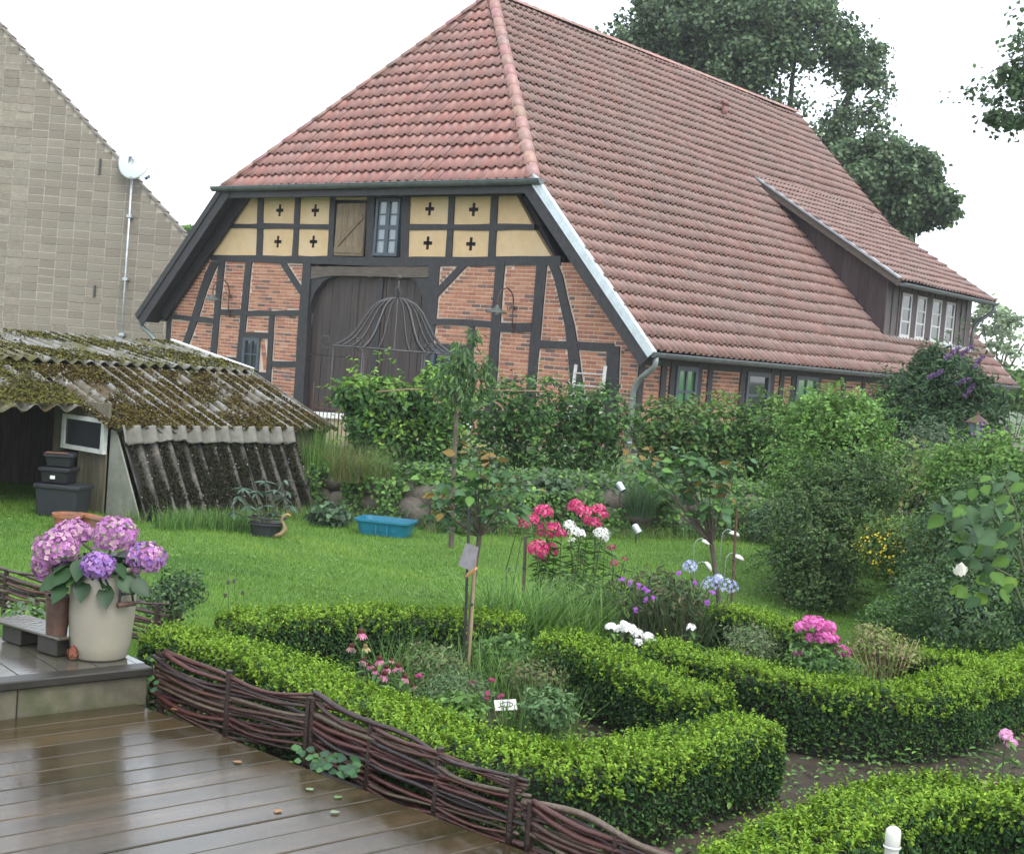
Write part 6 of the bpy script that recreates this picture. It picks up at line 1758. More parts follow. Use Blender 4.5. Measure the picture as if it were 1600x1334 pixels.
for k in range(54):
    an = rnd.uniform(0, 2 * PI); el = rnd.uniform(-.5, .75); d = np.array((math.cos(an) * math.cos(el), math.sin(an) * math.cos(el), math.sin(el)))
    pos = hc + np.array((0, 0, -.03)) + d * np.array((.15, .14, .07)) * rnd.uniform(.5, 1)
    put_leaf(hy, rnd.choices(hl, (4, 3, 1))[0], pos, d * .5 + UP * .9 + rng.normal(size=3) * .25, d + np.array((0, 0, -.35)), rnd.uniform(.75, 1.1))
for (px, py, dx, dz_) in ((105, 910, -.3, -.6), (130, 905, .1, -.8), (165, 915, .2, -.9), (95, 900, -.6, -.3), (205, 905, .7, -.3), (185, 900, .5, -.2), (128, 872, .0, .1), (112, 888, -.2, 0)):
    put_leaf(hy, hl[rnd.randrange(2)], D(px, py, pp[1] - .13), (dx * .3, -.8, .7), (dx, -.35, dz_), 1.0)

# little things beside it
tray_at = P(62, 1010, .4)
tr = thing('plant_board', 'grey weathered board on two dark blocks on the upper deck left of the crock', 'board', tray_at, R(-35))
mb = MB(); mb.box((-.28, -.09, .085), (.26, .11, .10)); mb.build('board', M['deck2'], tr, world=False, bevel=.004)
for x in (-.12, .16): mb = MB(); mb.box((x - .09, -.07, 0), (x + .06, .09, .083)); mb.build('block', M['edgeboard'], tr, world=False, bevel=.006)
rp = P(88, 990, .5)
rt = thing('rusty_pot', 'tall narrow rust-brown pot standing on the grey board behind the crock', 'pot', rp)
r_ = 19 * rp[1] / F_PX; h_ = 62 * rp[1] / F_PX
M['rustpot'] = mat('rustpot', (.075, .038, .026), .55, var=.5, scale=14, bump=.4)
mb = MB(); mb.lathe([(0, 0), (r_ * .85, 0), (r_, h_ * .9), (r_ * 1.06, h_ * .92), (r_ * 1.06, h_), (r_ * .92, h_), (r_ * .9, h_ * .9), (0, h_ * .9)], (0, 0, 0), 24); mb.build('pot_body', M['rustpot'], rt, world=False, smooth=False)
mb = MB(); mb.lathe([(0, h_ * .92), (r_ * .9, h_ * .91)], (0, 0, 0), 16); mb.build('potting_soil', M['soil'], rt, world=False)
for dx in (-.02, .015): mb = MB(); mb.tube([(dx, 0, h_ * .9), (dx * 2, .0, h_ * 1.5), (dx * 2.5, .02, h_ * 2.0)], [.012, .010, .007], 6); mb.build('stem', M['bark'], rt, world=False)
cb = P(114, 1030, .4)
ct_ = thing('clay_cone', 'small reddish clay pine cone lying at the foot of the crock', 'ornament', cb)
pos, d = dome((cb[0], cb[1], .4 + .032), (.026, .026, .032), 46, -.9)
leaf_obj('scales', [leaf_arrays(pos, orient(d, .1, .1), .016, tints(46, [(.20, .065, .04), (.15, .05, .032)], .15), 'hex', .9, tdir=np.tile(UP, (46, 1)) + d * .5)], ct_, M['terracotta'] if False else M['petal'])
mb = MB(); mb.lathe([(0, 0), (.018, .003), (.024, .03), (.015, .055), (0, .064)], (0, 0, 0), 12); mb.build('core', M['terracotta'], ct_, world=False, smooth=True)

# ------------------------------------------------------------------ flowers and bed plants
def stalk(parent, a, b, nl, leaf, pal, r_=.005, asp=.25, bend=.03, name='stem'):
    a, b = np.array(a, float), np.array(b, float); m_ = (a + b) / 2 + rng.normal(0, bend, 3) * np.array((1, 1, 0))
    mb = MB(); mb.tube([a, m_, b], [r_, r_ * .85, r_ * .6], 5); mb.build(name, M['stem'], parent)
    if nl:
        t = np.linspace(.12, .94, nl).repeat(2); pos = (1 - t[:, None]) ** 2 * a + 2 * (t * (1 - t))[:, None] * m_ + (t ** 2)[:, None] * b
        an = np.arange(nl).repeat(2) * 1.57 + np.tile([0, PI], nl) + rng.normal(0, .3, 2 * nl); td = np.stack([np.cos(an), np.sin(an), np.full(2 * nl, .15)], 1)
        return leaf_arrays(pos, orient(np.zeros_like(td) + UP, .6, .25), leaf * rng.uniform(.7, 1.1, 2 * nl), tints(2 * nl, pal, .2), 'hex', asp, tdir=td, curl=.25)
def flowering(name, label, heads, base_px, dist, pal, fr, pet=5, leafpal=GREEN['beech'] + GREEN['light'], leaf=.105, nl=12, zb=.05, group=None, sp=.0, hn=62, ctr=None, low=-.4, cat='flowers', foot=.10, asp=.25):
    b = D(base_px[0], base_px[1], dist); b[2] = zb; t = thing(name, label, cat, b, 0, group); la = []
    for (px, py, rp_) in heads:
        dd = dist + rnd.uniform(-.12, .12); c = D(px, py, dd); q = rp_ * dist / F_PX
        n = max(5, int(hn * (rp_ / 14) ** 2)); pos, d = dome(c, (q, q, q * .85), n, low)
        leaf_obj('flower_head', florets(pos, unit(d + UP * .15 + rng.normal(0, .2, d.shape)), fr * .86, pal, pet, .9, .12, ctr=ctr), t, M['petal'])
        bb = b + np.array((rnd.uniform(-foot, foot) + (c[0] - b[0]) * .45, rnd.uniform(-foot, foot), 0))
        a = stalk(t, bb, c - UP * q * .3, nl, leaf, leafpal, asp=asp)
        if a: la.append(a)
    if la: leaf_obj('leaves', la, t)
    return t
RED = [(.54, .035, .15), (.62, .06, .19), (.42, .025, .12), (.66, .13, .26)]
flowering('phlox', 'crimson phlox with several full heads beside the dark stake', [(849, 800, 15), (832, 813, 12), (857, 831, 19), (877, 834, 9), (841, 858, 18), (860, 855, 10), (866, 863, 7), (846, 872, 9), (868, 822, 8)], (866, 985), 10.0, RED, .017, ctr=(.6, .3, .35), group='crimson phlox')
flowering('phlox', 'crimson phlox just behind the white phlox, right of the fuller one', [(900, 792, 14), (912, 800, 13), (934, 798, 13), (918, 814, 10), (930, 818, 11), (944, 806, 8)], (920, 985), 10.2, RED, .017, ctr=(.6, .3, .35), group='crimson phlox')
flowering('phlox', 'tall white phlox of two heads standing before the crimson one', [(890, 821, 10), (898, 832, 11), (907, 834, 8), (893, 844, 6), (940, 834, 13), (945, 842, 7)], (912, 990), 9.9, [(.78, .78, .72), (.82, .82, .78)], .016)
flowering('phlox', 'small dull red phlox buds between the tall phlox and the purple spiderwort', [(956, 856, 8), (960, 880, 7), (976, 873, 5)], (960, 985), 9.7, [(.38, .045, .11), (.30, .05, .12)], .013)
flowering('phlox', 'faded reddish phlox head on top of the dark stake', [(819, 820, 11), (812, 812, 7)], (818, 975), 9.95, [(.34, .06, .10), (.26, .09, .09)], .014, nl=3)
flowering('phlox', 'low white phlox nodding over the short box hedge', [(955, 980, 9), (968, 984, 9), (984, 984, 11), (995, 990, 10), (1012, 996, 10), (997, 1004, 7), (1020, 1002, 6), (989, 1024, 4), (1024, 1022, 5), (975, 975, 6)], (990, 1060), 8.0, [(.80, .80, .76), (.84, .84, .80)], .016, low=-.2)
flowering('phlox', 'single white phlox flower in front of the purple spiderwort', [(1080, 980, 7)], (1082, 1030), 8.5, [(.80, .80, .76)], .016)
flowering('phlox', 'bright pink phlox above the right-hand box hedge', [(1253, 980, 12), (1275, 975, 15), (1295, 980, 12), (1288, 995, 16), (1270, 998, 12), (1303, 1000, 10), (1316, 1019, 13), (1249, 1022, 9), (1262, 968, 8)], (1285, 1075), 8.0, [(.62, .12, .38), (.70, .20, .46), (.55, .09, .32)], .0165, ctr=(.55, .05, .25), nl=7)
flowering('phlox', 'pale pink phlox head at the lower right picture edge', [(1541, 1232, 14), (1548, 1246, 14), (1556, 1232, 12)], (1552, 1330), 5.6, [(.66, .30, .50), (.72, .38, .56)], .015, nl=6)
flowering('phlox', 'pale pink phlox flowers half cut by the right picture edge', [(1572, 1148, 10), (1580, 1160, 9)], (1582, 1230), 6.6, [(.66, .32, .50)], .015, nl=4)

# coneflowers
cfb = D(600, 1085, 7.1); cfb[2] = .05
cf = thing('coneflower', 'group of pink coneflowers with drooping petals between two box hedges', 'coneflowers', cfb)
CP = [(.56, .20, .33), (.62, .26, .38), (.50, .16, .28)]
arrs = []
for (px, py, w_, dead) in ((564.5, 987, 13, 0), (550, 1009, 11, 1), (571, 1010, 10, 2), (570, 1030, 10, 0), (593, 1029, 12, 0), (578, 1038, 9, 0), (604, 1042, 11, 0), (622.5, 1040, 12, 0), (601, 1053, 12, 0), (633, 1057, 11, 0), (645, 1071, 8, 1), (586, 1046, 8, 0), (612, 1030, 7, 1)):
    dd = 7.1 + rnd.uniform(-.15, .15); c = D(px, py, dd); q = w_ * dd / F_PX; n = 13
    up = unit(np.array((rnd.uniform(-.3, .3), rnd.uniform(-.35, .0), 1.0))[None])[0]; a, b = frame_from(up[None]); an = np.arange(n) * 2 * PI / n + rng.normal(0, .1, n)
    td = a * np.cos(an)[:, None] + b * np.sin(an)[:, None] - up * rnd.uniform(.35, .7); pal = CP if dead == 0 else ([(.36, .20, .20), (.44, .26, .24)] if dead == 1 else [(.42, .36, .16), (.50, .44, .22)])
    fh = leaf_obj('flower_head', [leaf_arrays(np.tile(c, (n, 1)), unit(td * .5 + up), q * 1.15, tints(n, pal, .1), 'hex', .36, fold=.05, tdir=td, curl=.2)], cf, M['petal'])
    mb = MB(); mb.cur = (.10, .022, .016) if dead < 2 else (.2, .14, .05); mb.lathe([(q * .36, -.004), (q * .38, q * .15), (q * .28, q * .38), (0, q * .48)], tuple(c), 10); mb.build('cone', M['petal'], fh, color=True, smooth=True)
    aa = stalk(cf, cfb + np.array(((c[0] - cfb[0]) * .7, rnd.uniform(-.08, .08), 0)), c, 4, .10, GREEN['beech'], .003, .3, .02)
    arrs.append(aa)
leaf_obj('leaves', arrs, cf)

# spiderwort clump, agapanthus
def strap_plant(name, label, cat, c, n, r_, h, wid, lean, pal, group=None): return tuft(name, label, cat, c, n, r_, h, wid, lean, pal, group, 5)
swc = D(1040, 1000, 9.2); swc[2] = .05
sw_ = strap_plant('spiderwort', 'dark strap-leaved spiderwort clump with small violet flowers', 'flowers', swc, 900, .30, .52, .016, .65, [(.055, .11, .05), (.075, .14, .055), (.10, .12, .06), (.12, .11, .055)])
c_, d_ = blob_points(*pbox(965, 890, 1110, 990, 9.2, .28), 1500, 44, .3, .3); leaf_obj('foliage', [leaf_arrays(c_, orient(d_, .4, .8), .055, tints(1500, [(.07, .12, .05), (.09, .15, .055), (.12, .11, .055)], .25), 'hex', .3)], sw_)
for (px, py) in ((984, 911), (1000, 915), (1006, 920), (1012, 923), (1008, 936), (992, 951), (1021, 932), (1086, 911), (1113, 927), (1105, 941), (1060, 895), (972, 905)):
    c = D(px, py, 8.86); leaf_obj('flower', florets(c[None] + rng.normal(0, .006, (3, 3)), np.tile(np.array((0, -.7, .6)), (3, 1)), .017, [(.22, .05, .34), (.27, .07, .38)], 3, 1.0, .1, ctr=(.6, .5, .1)), sw_, M['petal'])
ag = thing('agapanthus', 'pale blue agapanthus umbels by the trunk of the right rose tree', 'flowers', (lambda q: (q[0], q[1], .05))(D(1110, 1000, 9.5)))
for (px, py, q) in ((1078, 886, 11), (1110, 915, 14), (1139, 918, 14), (1122, 905, 8)):
    c = D(px, py, 9.4); pos, d = dome(c, (q * 9.4 / F_PX,) * 3, 26, -.4); leaf_obj('flower_head', florets(pos, d, .020, [(.42, .46, .70), (.55, .58, .76), (.36, .38, .66)], 5, .4, .3), ag, M['petal']); stalk(ag, np.array(D(px, 1000, 9.4)) * np.array((1, 1, 0)) + UP * .05, c, 0, 0, None, .005)

# bed fillers
def _fill_extra(t, p, d, c, r_, pal, size, zb):
    n = 70; q = c + (rng.random((n, 3)) - .5) * 2 * np.array((r_[0], r_[1], 0)) * .9; q[:, 2] = zb
    leaf_obj('blades', [blades(q, (c[2] + r_[2] - zb) * rng.uniform(.7, 1.35, n), .0045, .5, tints(n, pal, .2), 4)], t)
def fill(name, label, x0, x1, y0, y1, dist, n, size, pal, asp=.5, thick=.25, cat='plant', kind='hex', up=.7, group=None, zb=.05):
    c, r_ = pbox(x0, y0, x1, y1, dist, thick); t = thing(name, label, cat, (c[0], c[1], zb), 0, group)
    p, d = blob_points(c, r_, n, rnd.randrange(999), .45, .2); p[:, 2] = np.maximum(p[:, 2], zb + .01)
    leaf_obj('foliage', [leaf_arrays(p, orient(d, up, .7), size * rng.uniform(.6, 1.2, n), tints(n, pal, .25), kind, asp)], t)
    if r_[2] > .06: _fill_extra(t, p, d, c, r_, pal, size, zb)
    for k in range(4): 
        q = p[rnd.randrange(n)]; mb = MB(); mb.tube([(c[0] + rnd.uniform(-.05, .05), c[1], zb), (c[0] * .5 + q[0] * .5, c[1] * .5 + q[1] * .5, zb + (q[2] - zb) * .6), q], .004, 4); mb.build('stem', M['stem'], t)
    return t
tuft('daylily', 'fresh green clump of arching daylily leaves behind the first rose tree', 'plant', (lambda q: (q[0], q[1], .05))(D(795, 1020, 8.9)), 700, .26, .52, .017, .75, GREEN['light'], nseg=5)
tuft('daylily', 'daylily leaves below the crimson phlox, beside the short box hedge', 'plant', (lambda q: (q[0], q[1], .05))(D(880, 1000, 9.2)), 700, .34, .46, .016, .75, GREEN['light'], nseg=5)
fill('perennial', 'leafy undergrowth at the stems of the tall phlox', 838, 965, 905, 1000, 9.6, 2600, .055, GREEN['privet'] + GREEN['light'], .4, .3)
fill('perennial', 'low green perennial with scalloped leaves right of the rose stake', 735, 850, 1000, 1065, 7.9, 1500, .042, GREEN['light'] + GREEN['beech'], .75, .25)
fill('perennial', 'brownish green perennial going over, left of the rose stake', 620, 735, 1000, 1085, 7.4, 2100, .034, [(.11, .18, .05), (.13, .14, .06), (.085, .17, .055), (.16, .22, .08)], .4, .25)
fill('catmint', 'dull grey catmint in front of the rose stake', 655, 770, 1045, 1110, 6.95, 1900, .026, [(.11, .18, .075), (.085, .155, .06), (.14, .20, .09)], .4, .2)
fill('strawberry_plant', 'low bright green leaves before the white plant sign', 672, 762, 1085, 1140, 6.5, 620, .045, GREEN['light'], .8, .15)
fill('perennial', 'grey-green rosettes between sign and short box hedge', 822, 892, 1078, 1135, 6.7, 800, .040, [(.10, .19, .07), (.08, .16, .055), (.13, .22, .08)], .5, .2)
fill('perennial', 'brown-leaved perennial beside the tuft of chives', 790, 880, 1030, 1090, 7.3, 1000, .032, [(.14, .14, .06), (.10, .18, .05), (.12, .15, .055)], .45, .2)
gb = thing('geranium', 'small dark pink cranesbill blossoms scattered among the low bed leaves', 'flowers', (lambda q: (q[0], q[1], .05))(D(830, 1090, 6.8)))
for (px, py, dd) in ((784, 1088, 6.8), (760, 1085, 6.8), (852, 1097, 6.7), (842, 1112, 6.6), (740, 1066, 7.0), (655, 1056, 7.0), (768, 1062, 7.1)):
    c = D(px, py, dd); leaf_obj('blossom', florets(c[None] + rng.normal(0, .008, (4, 3)), np.tile(np.array((0, -.5, .8)), (4, 1)), .014, [(.30, .04, .12), (.22, .03, .08)], 5, .9, .1), gb, M['petal']); stalk(gb, (c[0], c[1], .05), c, 0, 0, None, .0025)
for (px, py, dd, h, lab) in ((640, 1030, 7.35, .40, 'slim upright green grass clump left of the rose stake'), (770, 1040, 7.6, .38, 'fresh grass clump right of the rose stake'), (690, 1075, 6.9, .30, 'low grass clump in front of the rose stake'), (845, 1090, 6.9, .30, 'low grass clump between the chives and the rosettes')):
    c = D(px, py, dd); c[2] = .05; tuft('grass_clump', lab, 'grass clump', c, 170, .20, h, .008, .55, GREEN['light'])
chv = tuft('chives', 'dark upright tuft of chive leaves at the end of the short box hedge', 'plant', (lambda q: (q[0], q[1], .05))(P(897, 1112, .05)), 130, .09, .42, .006, .32, [(.05, .11, .06), (.07, .14, .07)], nseg=5)
# lily stems with seed heads inside the short hedge
li = thing('lily', 'leafy lily stems with brown seed heads inside the front hedge corner', 'flowers', (lambda q: (q[0], q[1], .05))(P(975, 1120, .05))); la = []
for (px, py, yb_) in ((945, 1055, 1118), (958, 1048, 1120), (975, 1050, 1122), (990, 1055, 1120), (1003, 1052, 1122), (965, 1065, 1120)):
    b = P(px + rnd.uniform(-8, 8), yb_, .05); c = D(px, py, b[1]); la.append(stalk(li, b, c, 9, .075, GREEN['beech'], .0035, .28, .01))
leaf_obj('leaves', la, li)
for (px, py, yb_) in ((976, 1052, 1124), (1004, 1051, 1126), (986, 1068, 1126)):
    b = P(px + 6, yb_, .05); c = D(px, py, b[1]); mb = MB(); mb.tube([b, c], .0035, 5); mb.build('stalk', mat_straw if False else M['stem'], li)
    pos, d = dome(c, (.022,) * 3, 24, -.9); leaf_obj('seed_head', [leaf_arrays(pos, orient(d, 0, .2), .014, tints(24, [(.09, .065, .07), (.06, .045, .05)]), 'quad', .5, tdir=d)], li)
bs_ = thing('snapdragon', 'pale yellow flower spike leaning beside the chives', 'flowers', (lambda q: (q[0], q[1], .05))(P(925, 1125, .05)))
b = P(930, 1125, .05); c = D(915, 1055, b[1]); stalk(bs_, b, c, 5, .03, GREEN['light'], .003)
pos = np.array([D(px, py, b[1] - .02) for px, py in ((917, 1085), (916, 1096), (919, 1100), (924, 1110), (928, 1106), (920, 1112), (914, 1070))]); leaf_obj('blossoms', florets(pos, np.tile(np.array((0, -.8, .4)), (len(pos), 1)), .014, [(.62, .60, .34), (.68, .66, .45)], 4, .9, .5), bs_, M['petal'])
tuft('grass_clump', 'slender fresh grass blades poking out of the front hedge corner', 'grass clump', (lambda q: (q[0], q[1], .05))(P(1034, 1116, .05)), 26, .1, .5, .005, .2, GREEN['beech'])
# light twiggy shrub right of the pink phlox
tw_ = shrub('spirea', 'light yellow-green twiggy spirea with tan stems behind the right box hedge', 'bush', [pbox(1318, 985, 1440, 1045, 8.0, .25), pbox(1330, 975, 1400, 1020, 8.1, .2)], 2600, .022, [(.17, .23, .05), (.22, .26, .08), (.13, .19, .045), (.26, .20, .13)], base=D(1375, 1085, 8.0) * np.array((1, 1, 0)) + UP * .05, nst=0, lump=.5, inner=.15)
M['tanstem'] = mat('tanstem', (.26, .20, .11), .7, var=.2)
for px in range(1320, 1445, 9):
    b = D(1378 + (px - 1378) * .35, 1085, 8.0); b[2] = .05; mb = MB(); mb.tube([b, D(1378 + (px - 1378) * .7, 1040, 7.9), D(px, rnd.uniform(995, 1015), 7.95)], [.0045, .004, .002], 5); mb.build('stem', M['tanstem'], tw_)
fill('perennial', 'grey seed-headed perennial between the rose tree trunk and the pink phlox', 1130, 1215, 975, 1030, 8.2, 1100, .03, [(.14, .20, .085), (.10, .18, .06), (.16, .18, .10)], .4, .2)
fill('perennial', 'leafy stems under the pink phlox', 1235, 1330, 1010, 1070, 7.9, 1200, .045, GREEN['beech'], .4, .2)
# small shrub by the pot and weeds
shrub('rose_bush', 'small twiggy dark-leaved bush right of the stoneware crock', 'bush', [pbox(210, 905, 300, 965, 8.4, .25), pbox(240, 890, 325, 950, 8.5, .22)], 1500, .032, GREEN['privet'] + GREEN['dark'], base=D(265, 985, 8.4) * np.array((1, 1, 0)), lump=.5, inner=.2, nst=6)
fill('ground_elder', 'pale-leaved weeds behind the board on the upper deck', 10, 80, 945, 990, 7.7, 500, .045, GREEN['grey'] + GREEN['light'], .7, .2, zb=.2)
pz = thing('poppy', 'dry grey poppy seed capsules on thin stems above the far box hedge', 'flowers', (lambda q: (q[0], q[1], 0))(P(368, 1000, 0)))
for (px, py) in ((356.5, 909.6), (365.6, 908), (379, 926), (352, 930)):
    c = D(px, py, 8.3); mb = MB(); mb.cur = (.10, .10, .08); mb.lathe([(.003, -.012), (.010, -.004), (.011, .004), (.006, .010), (.010, .012), (0, .015)], tuple(c), 10); mb.build('seed_capsule', M['petal'], pz, color=True, smooth=True); stalk(pz, (c[0], c[1] + .02, 0), c, 0, 0, None, .0025)

# ------------------------------------------------------------------ rose trees, stakes, tag
M['roseleaf'] = mat('roseleaf', attr=True, rough=.5, var=0, spec=.14, transl=.28)
rl = [leaf_proto('leaf', 1.0, c, M['roseleaf'], .66, .15, .2, 4) for c in ((.050, .112, .042), (.072, .150, .050), (.105, .21, .05), (.17, .12, .035), (.075, .145, .07))]
def rose_tree(label, stem_px, dist, branches, clusters, rad, zb=.05, nleaf=4):
    b = D(*stem_px[0], dist); b[2] = zb; t = thing('rose_tree', label, 'rose tree', b)
    pts = [b] + [D(px, py, dist) for px, py in stem_px[1:]]
    mb = MB(); mb.tube(pts, [rad * 1.1] + [rad] * (len(pts) - 2) + [rad * 1.15], 8); mb.build('trunk', M['bark'], t)
    top = pts[-1]
    for (px, py, n, s, br) in clusters:
        c = D(px, py, dist + rnd.uniform(-.18, .18))
        mid = top * .5 + c * .5 + np.array((rnd.uniform(-.03, .03), rnd.uniform(-.05, .05), rnd.uniform(-.02, .04)))
        mb = MB(); mb.tube([top, mid, c], [rad * .38, rad * .26, rad * .12], 5); mb.build('branch', M['bark'], t)
        for k in range(int(n * 1.75)):
            an = rnd.uniform(0, 6.28); d = np.array((math.cos(an), math.sin(an), rnd.uniform(-.45, .35)))
            pos = c + d * rnd.uniform(.0, .085) + (mid - c) * rnd.random() * .35
            pr_ = rl[3] if rnd.random() < br else rnd.choices((rl[0], rl[1], rl[2], rl[4]), (4, 3, 1.2, 3))[0]
            put_leaf(t, pr_, pos, UP + rng.normal(size=3) * .4, d + np.array((0, -.2, -.15)), s * rnd.uniform(.85, 1.3))
    return t
cl1 = [(745, 700, 7, .065, .7), (765, 705, 6, .06, .5), (720, 710, 6, .06, .2), (705, 745, 8, .065, .0), (725, 735, 8, .07, 0), (750, 735, 9, .07, .05), (780, 735, 8, .065, .1), (810, 745, 7, .06, .1), (690, 770, 7, .06, .25), (710, 775, 8, .065, .1), (735, 770, 9, .07, 0), (760, 765, 9, .065, 0), (790, 765, 8, .06, .3), (825, 762, 6, .055, .4), (680, 795, 6, .055, .5), (700, 800, 8, .06, .0), (745, 795, 9, .075, 0), (775, 795, 9, .065, 0), (805, 790, 8, .065, 0), (785, 820, 7, .06, 0), (720, 820, 7, .06, 0), (815, 805, 6, .055, 0), (705, 830, 5, .055, 0), (740, 690, 4, .05, .8)]
rose_tree('left standard rose with bronze-tipped leaves, tied to a dark stake', [(727, 1078), (733, 990), (741, 900), (749, 838)], 7.85, None, cl1, .013)
cl2 = [(990, 695, 7, .065, .7), (1000, 720, 7, .07, .2), (1020, 715, 7, .075, 0), (1050, 700, 8, .075, 0), (1070, 710, 8, .08, 0), (1090, 715, 8, .075, 0), (1110, 725, 9, .085, 0), (1135, 722, 8, .075, .1), (1155, 718, 6, .06, .4), (1040, 735, 9, .075, 0), (1070, 740, 9, .08, 0), (1095, 750, 9, .08, .5), (1120, 755, 8, .075, .2), (1060, 765, 8, .08, 0), (1085, 775, 8, .08, 0), (1115, 785, 9, .085, 0), (1140, 760, 6, .06, .5), (1095, 800, 7, .07, 0), (1070, 795, 6, .065, 0), (1125, 805, 7, .065, 0), (1010, 745, 6, .07, 0)]
rose_tree('right standard rose with big dull green leaves on a forked trunk', [(1128, 1003), (1122, 930), (1116, 880), (1112, 850)], 9.72, None, cl2, .017)
for (lab, a, b, dd, rr_, m_) in (('dark iron stake tied beside the left standard rose', (722, 1083), (733, 795), 7.75, .008, 'blackiron'), ('tan bamboo cane crossing the trunk of the left standard rose', (729, 1084), (743, 862), 7.7, .0085, 'tanstem'),
                                  ('dark stake standing below the faded red phlox head', (814, 985), (821, 838), 9.97, .012, 'bark'), ('rusty thin stake right of the right standard rose', (1139, 1003), (1151, 795), 9.6, .010, 'rust')):
    p = D(*a, dd); p[2] = .03; t = thing('garden_stake', lab, 'stake', p); q = D(*b, dd); mb = MB(); mb.tube([p, (p + q) / 2 + np.array((.004, 0, 0)), q], rr_, 7); mb.build('rod', M[m_], t); mb = MB(); mb.lathe([(rr_ * 1.05, -.01), (rr_ * 1.3, 0), (rr_ * 1.05, .01)], tuple(p * .35 + q * .65), 8); mb.build('tie', M['blackiron'], t)
M['tagplastic'] = mat('tagplastic', (.13, .125, .13), .5, var=.25, scale=18)
M['tagorange'] = mat('tagorange', (.40, .20, .07), .6, var=.2)
tg = thing('plant_tag', 'grey plastic care tag with an orange lower edge hanging on the left rose', 'tag', D(735, 870, 7.68))
a, b, c, d = D(728, 848, 7.68), D(748, 855, 7.66), D(740, 893, 7.62), D(716, 883, 7.64)
mb = MB(); mb.add([a, b, c, d, a + np.array((0, .004, 0)), b + np.array((0, .004, 0)), c + np.array((0, .004, 0)), d + np.array((0, .004, 0))], [(0, 1, 2, 3), (7, 6, 5, 4), (0, 4, 5, 1), (1, 5, 6, 2), (2, 6, 7, 3), (3, 7, 4, 0)]); mb.build('card', M['tagplastic'], tg)
mb = MB(); mb.beam(D(729, 899, 7.62), D(744, 888, 7.60), .012, .045, up=(0, 1, 0)); mb.build('band', M['tagorange'], tg)
mb = MB(); mb.tube([(a + b) / 2, D(742, 838, 7.72)], .0015, 4); mb.build('string', M['tanstem'], tg)

# white plant sign with a green loop drawn on it
ps = P(790, 1146, .05); sg = thing('plant_sign', 'small white plant sign with a dark leaf-shaped loop, tilted on a thin stalk', 'sign', ps)
sc = D(790, 1101, ps[1]); ex = unit((D(809, 1095, ps[1]) - D(771, 1103, ps[1]))[None])[0]; nrm2 = unit(np.array((.05, -.62, .78))[None])[0]; ex = ex - nrm2 * (ex @ nrm2); ex = unit(ex[None])[0]; ey = np.cross(nrm2, ex)
mb = MB(); mb.obox(sc, ex * .058, ey * .034, nrm2 * .002); mb.build('plate', M['whitepaint'], sg, bevel=.001)
M['ink'] = mat('ink', (.02, .035, .03), .5, var=0)
loop = [(-.040, -.014), (-.026, -.012)] + [(.006 + .032 * math.cos(PI * 1.06 + 2 * PI * k / 18), .0 + .015 * math.sin(PI * 1.06 + 2 * PI * k / 18)) for k in range(19)]
mb = MB(); mb.tube([sc + nrm2 * .0045 + ex * x + ey * y for x, y in loop], .0018, 5); mb.build('emblem', M['ink'], sg)
mb = MB(); mb.tube([ps, sc - nrm2 * .003], .003, 5); mb.build('stalk', M['stem'], sg)

# white nodding ornaments on curved wires
M['ornament'] = mat('ornament', (.58, .58, .53), .45, var=.12)
def ornament(label, px, py, dist, tilt):
    c = D(px, py, dist); b = c.copy(); b[2] = 0; b[0] -= .10
    t = thing('flower_ornament', label, 'garden ornament', b, 0, 'white flower ornaments on curved wires')
    h = c[2]
    mb = MB(); pts = [b, b + UP * (h - .04)] + [b + np.array((.05 * (1 - math.cos(PI * k / 6)), 0, h - .04 + .07 * math.sin(PI * k / 6))) for k in range(1, 7)]
    mb.tube(pts, .0026, 5); mb.build('wire', M['galv'], t, smooth=True)
    mb = MB(); K = 14; vs = [(0, 0, .02)]; 
    for rr_, z in ((.025, .014), (.042, .002), (.047, -.012)):
        for k in range(K): an = 2 * PI * k / K; vs.append((rr_ * math.cos(an) * (1 + .12 * math.cos(3 * an)), rr_ * .8 * math.sin(an), z))
    fs = [(0, 1 + k, 1 + (k + 1) % K) for k in range(K)]
    for j in range(2):
        for k in range(K): fs.append((1 + j * K + k, 1 + (j + 1) * K + k, 1 + (j + 1) * K + (k + 1) % K, 1 + j * K + (k + 1) % K))
    Rm = Matrix.Rotation(R(tilt), 3, 'Y')
    mb.add([np.array(Rm @ Vector(v)) + c for v in vs], fs); o = mb.build('petal_cup', M['ornament'], t, smooth=True); md = o.modifiers.new('thick', 'SOLIDIFY'); md.thickness = .004
    mb = MB(); mb.tube([c, c - UP * .035 + np.array((.004, -.005, 0))], [.012, .008], 6); mb.build('stamen', M['terracotta'], t)
ornament('highest white nodding flower ornament, just right of the rusty stake top', 1147, 833, 11.6, 12)
ornament('white nodding flower ornament touching the middle of the rusty stake', 1154, 870, 11.0, 20)
ornament('small white flower ornament at the fork of the right standard rose', 1104, 847, 11.6, 25)
ornament('steeply tilted white flower ornament left of the right rose trunk', 1107, 884, 10.4, 55)

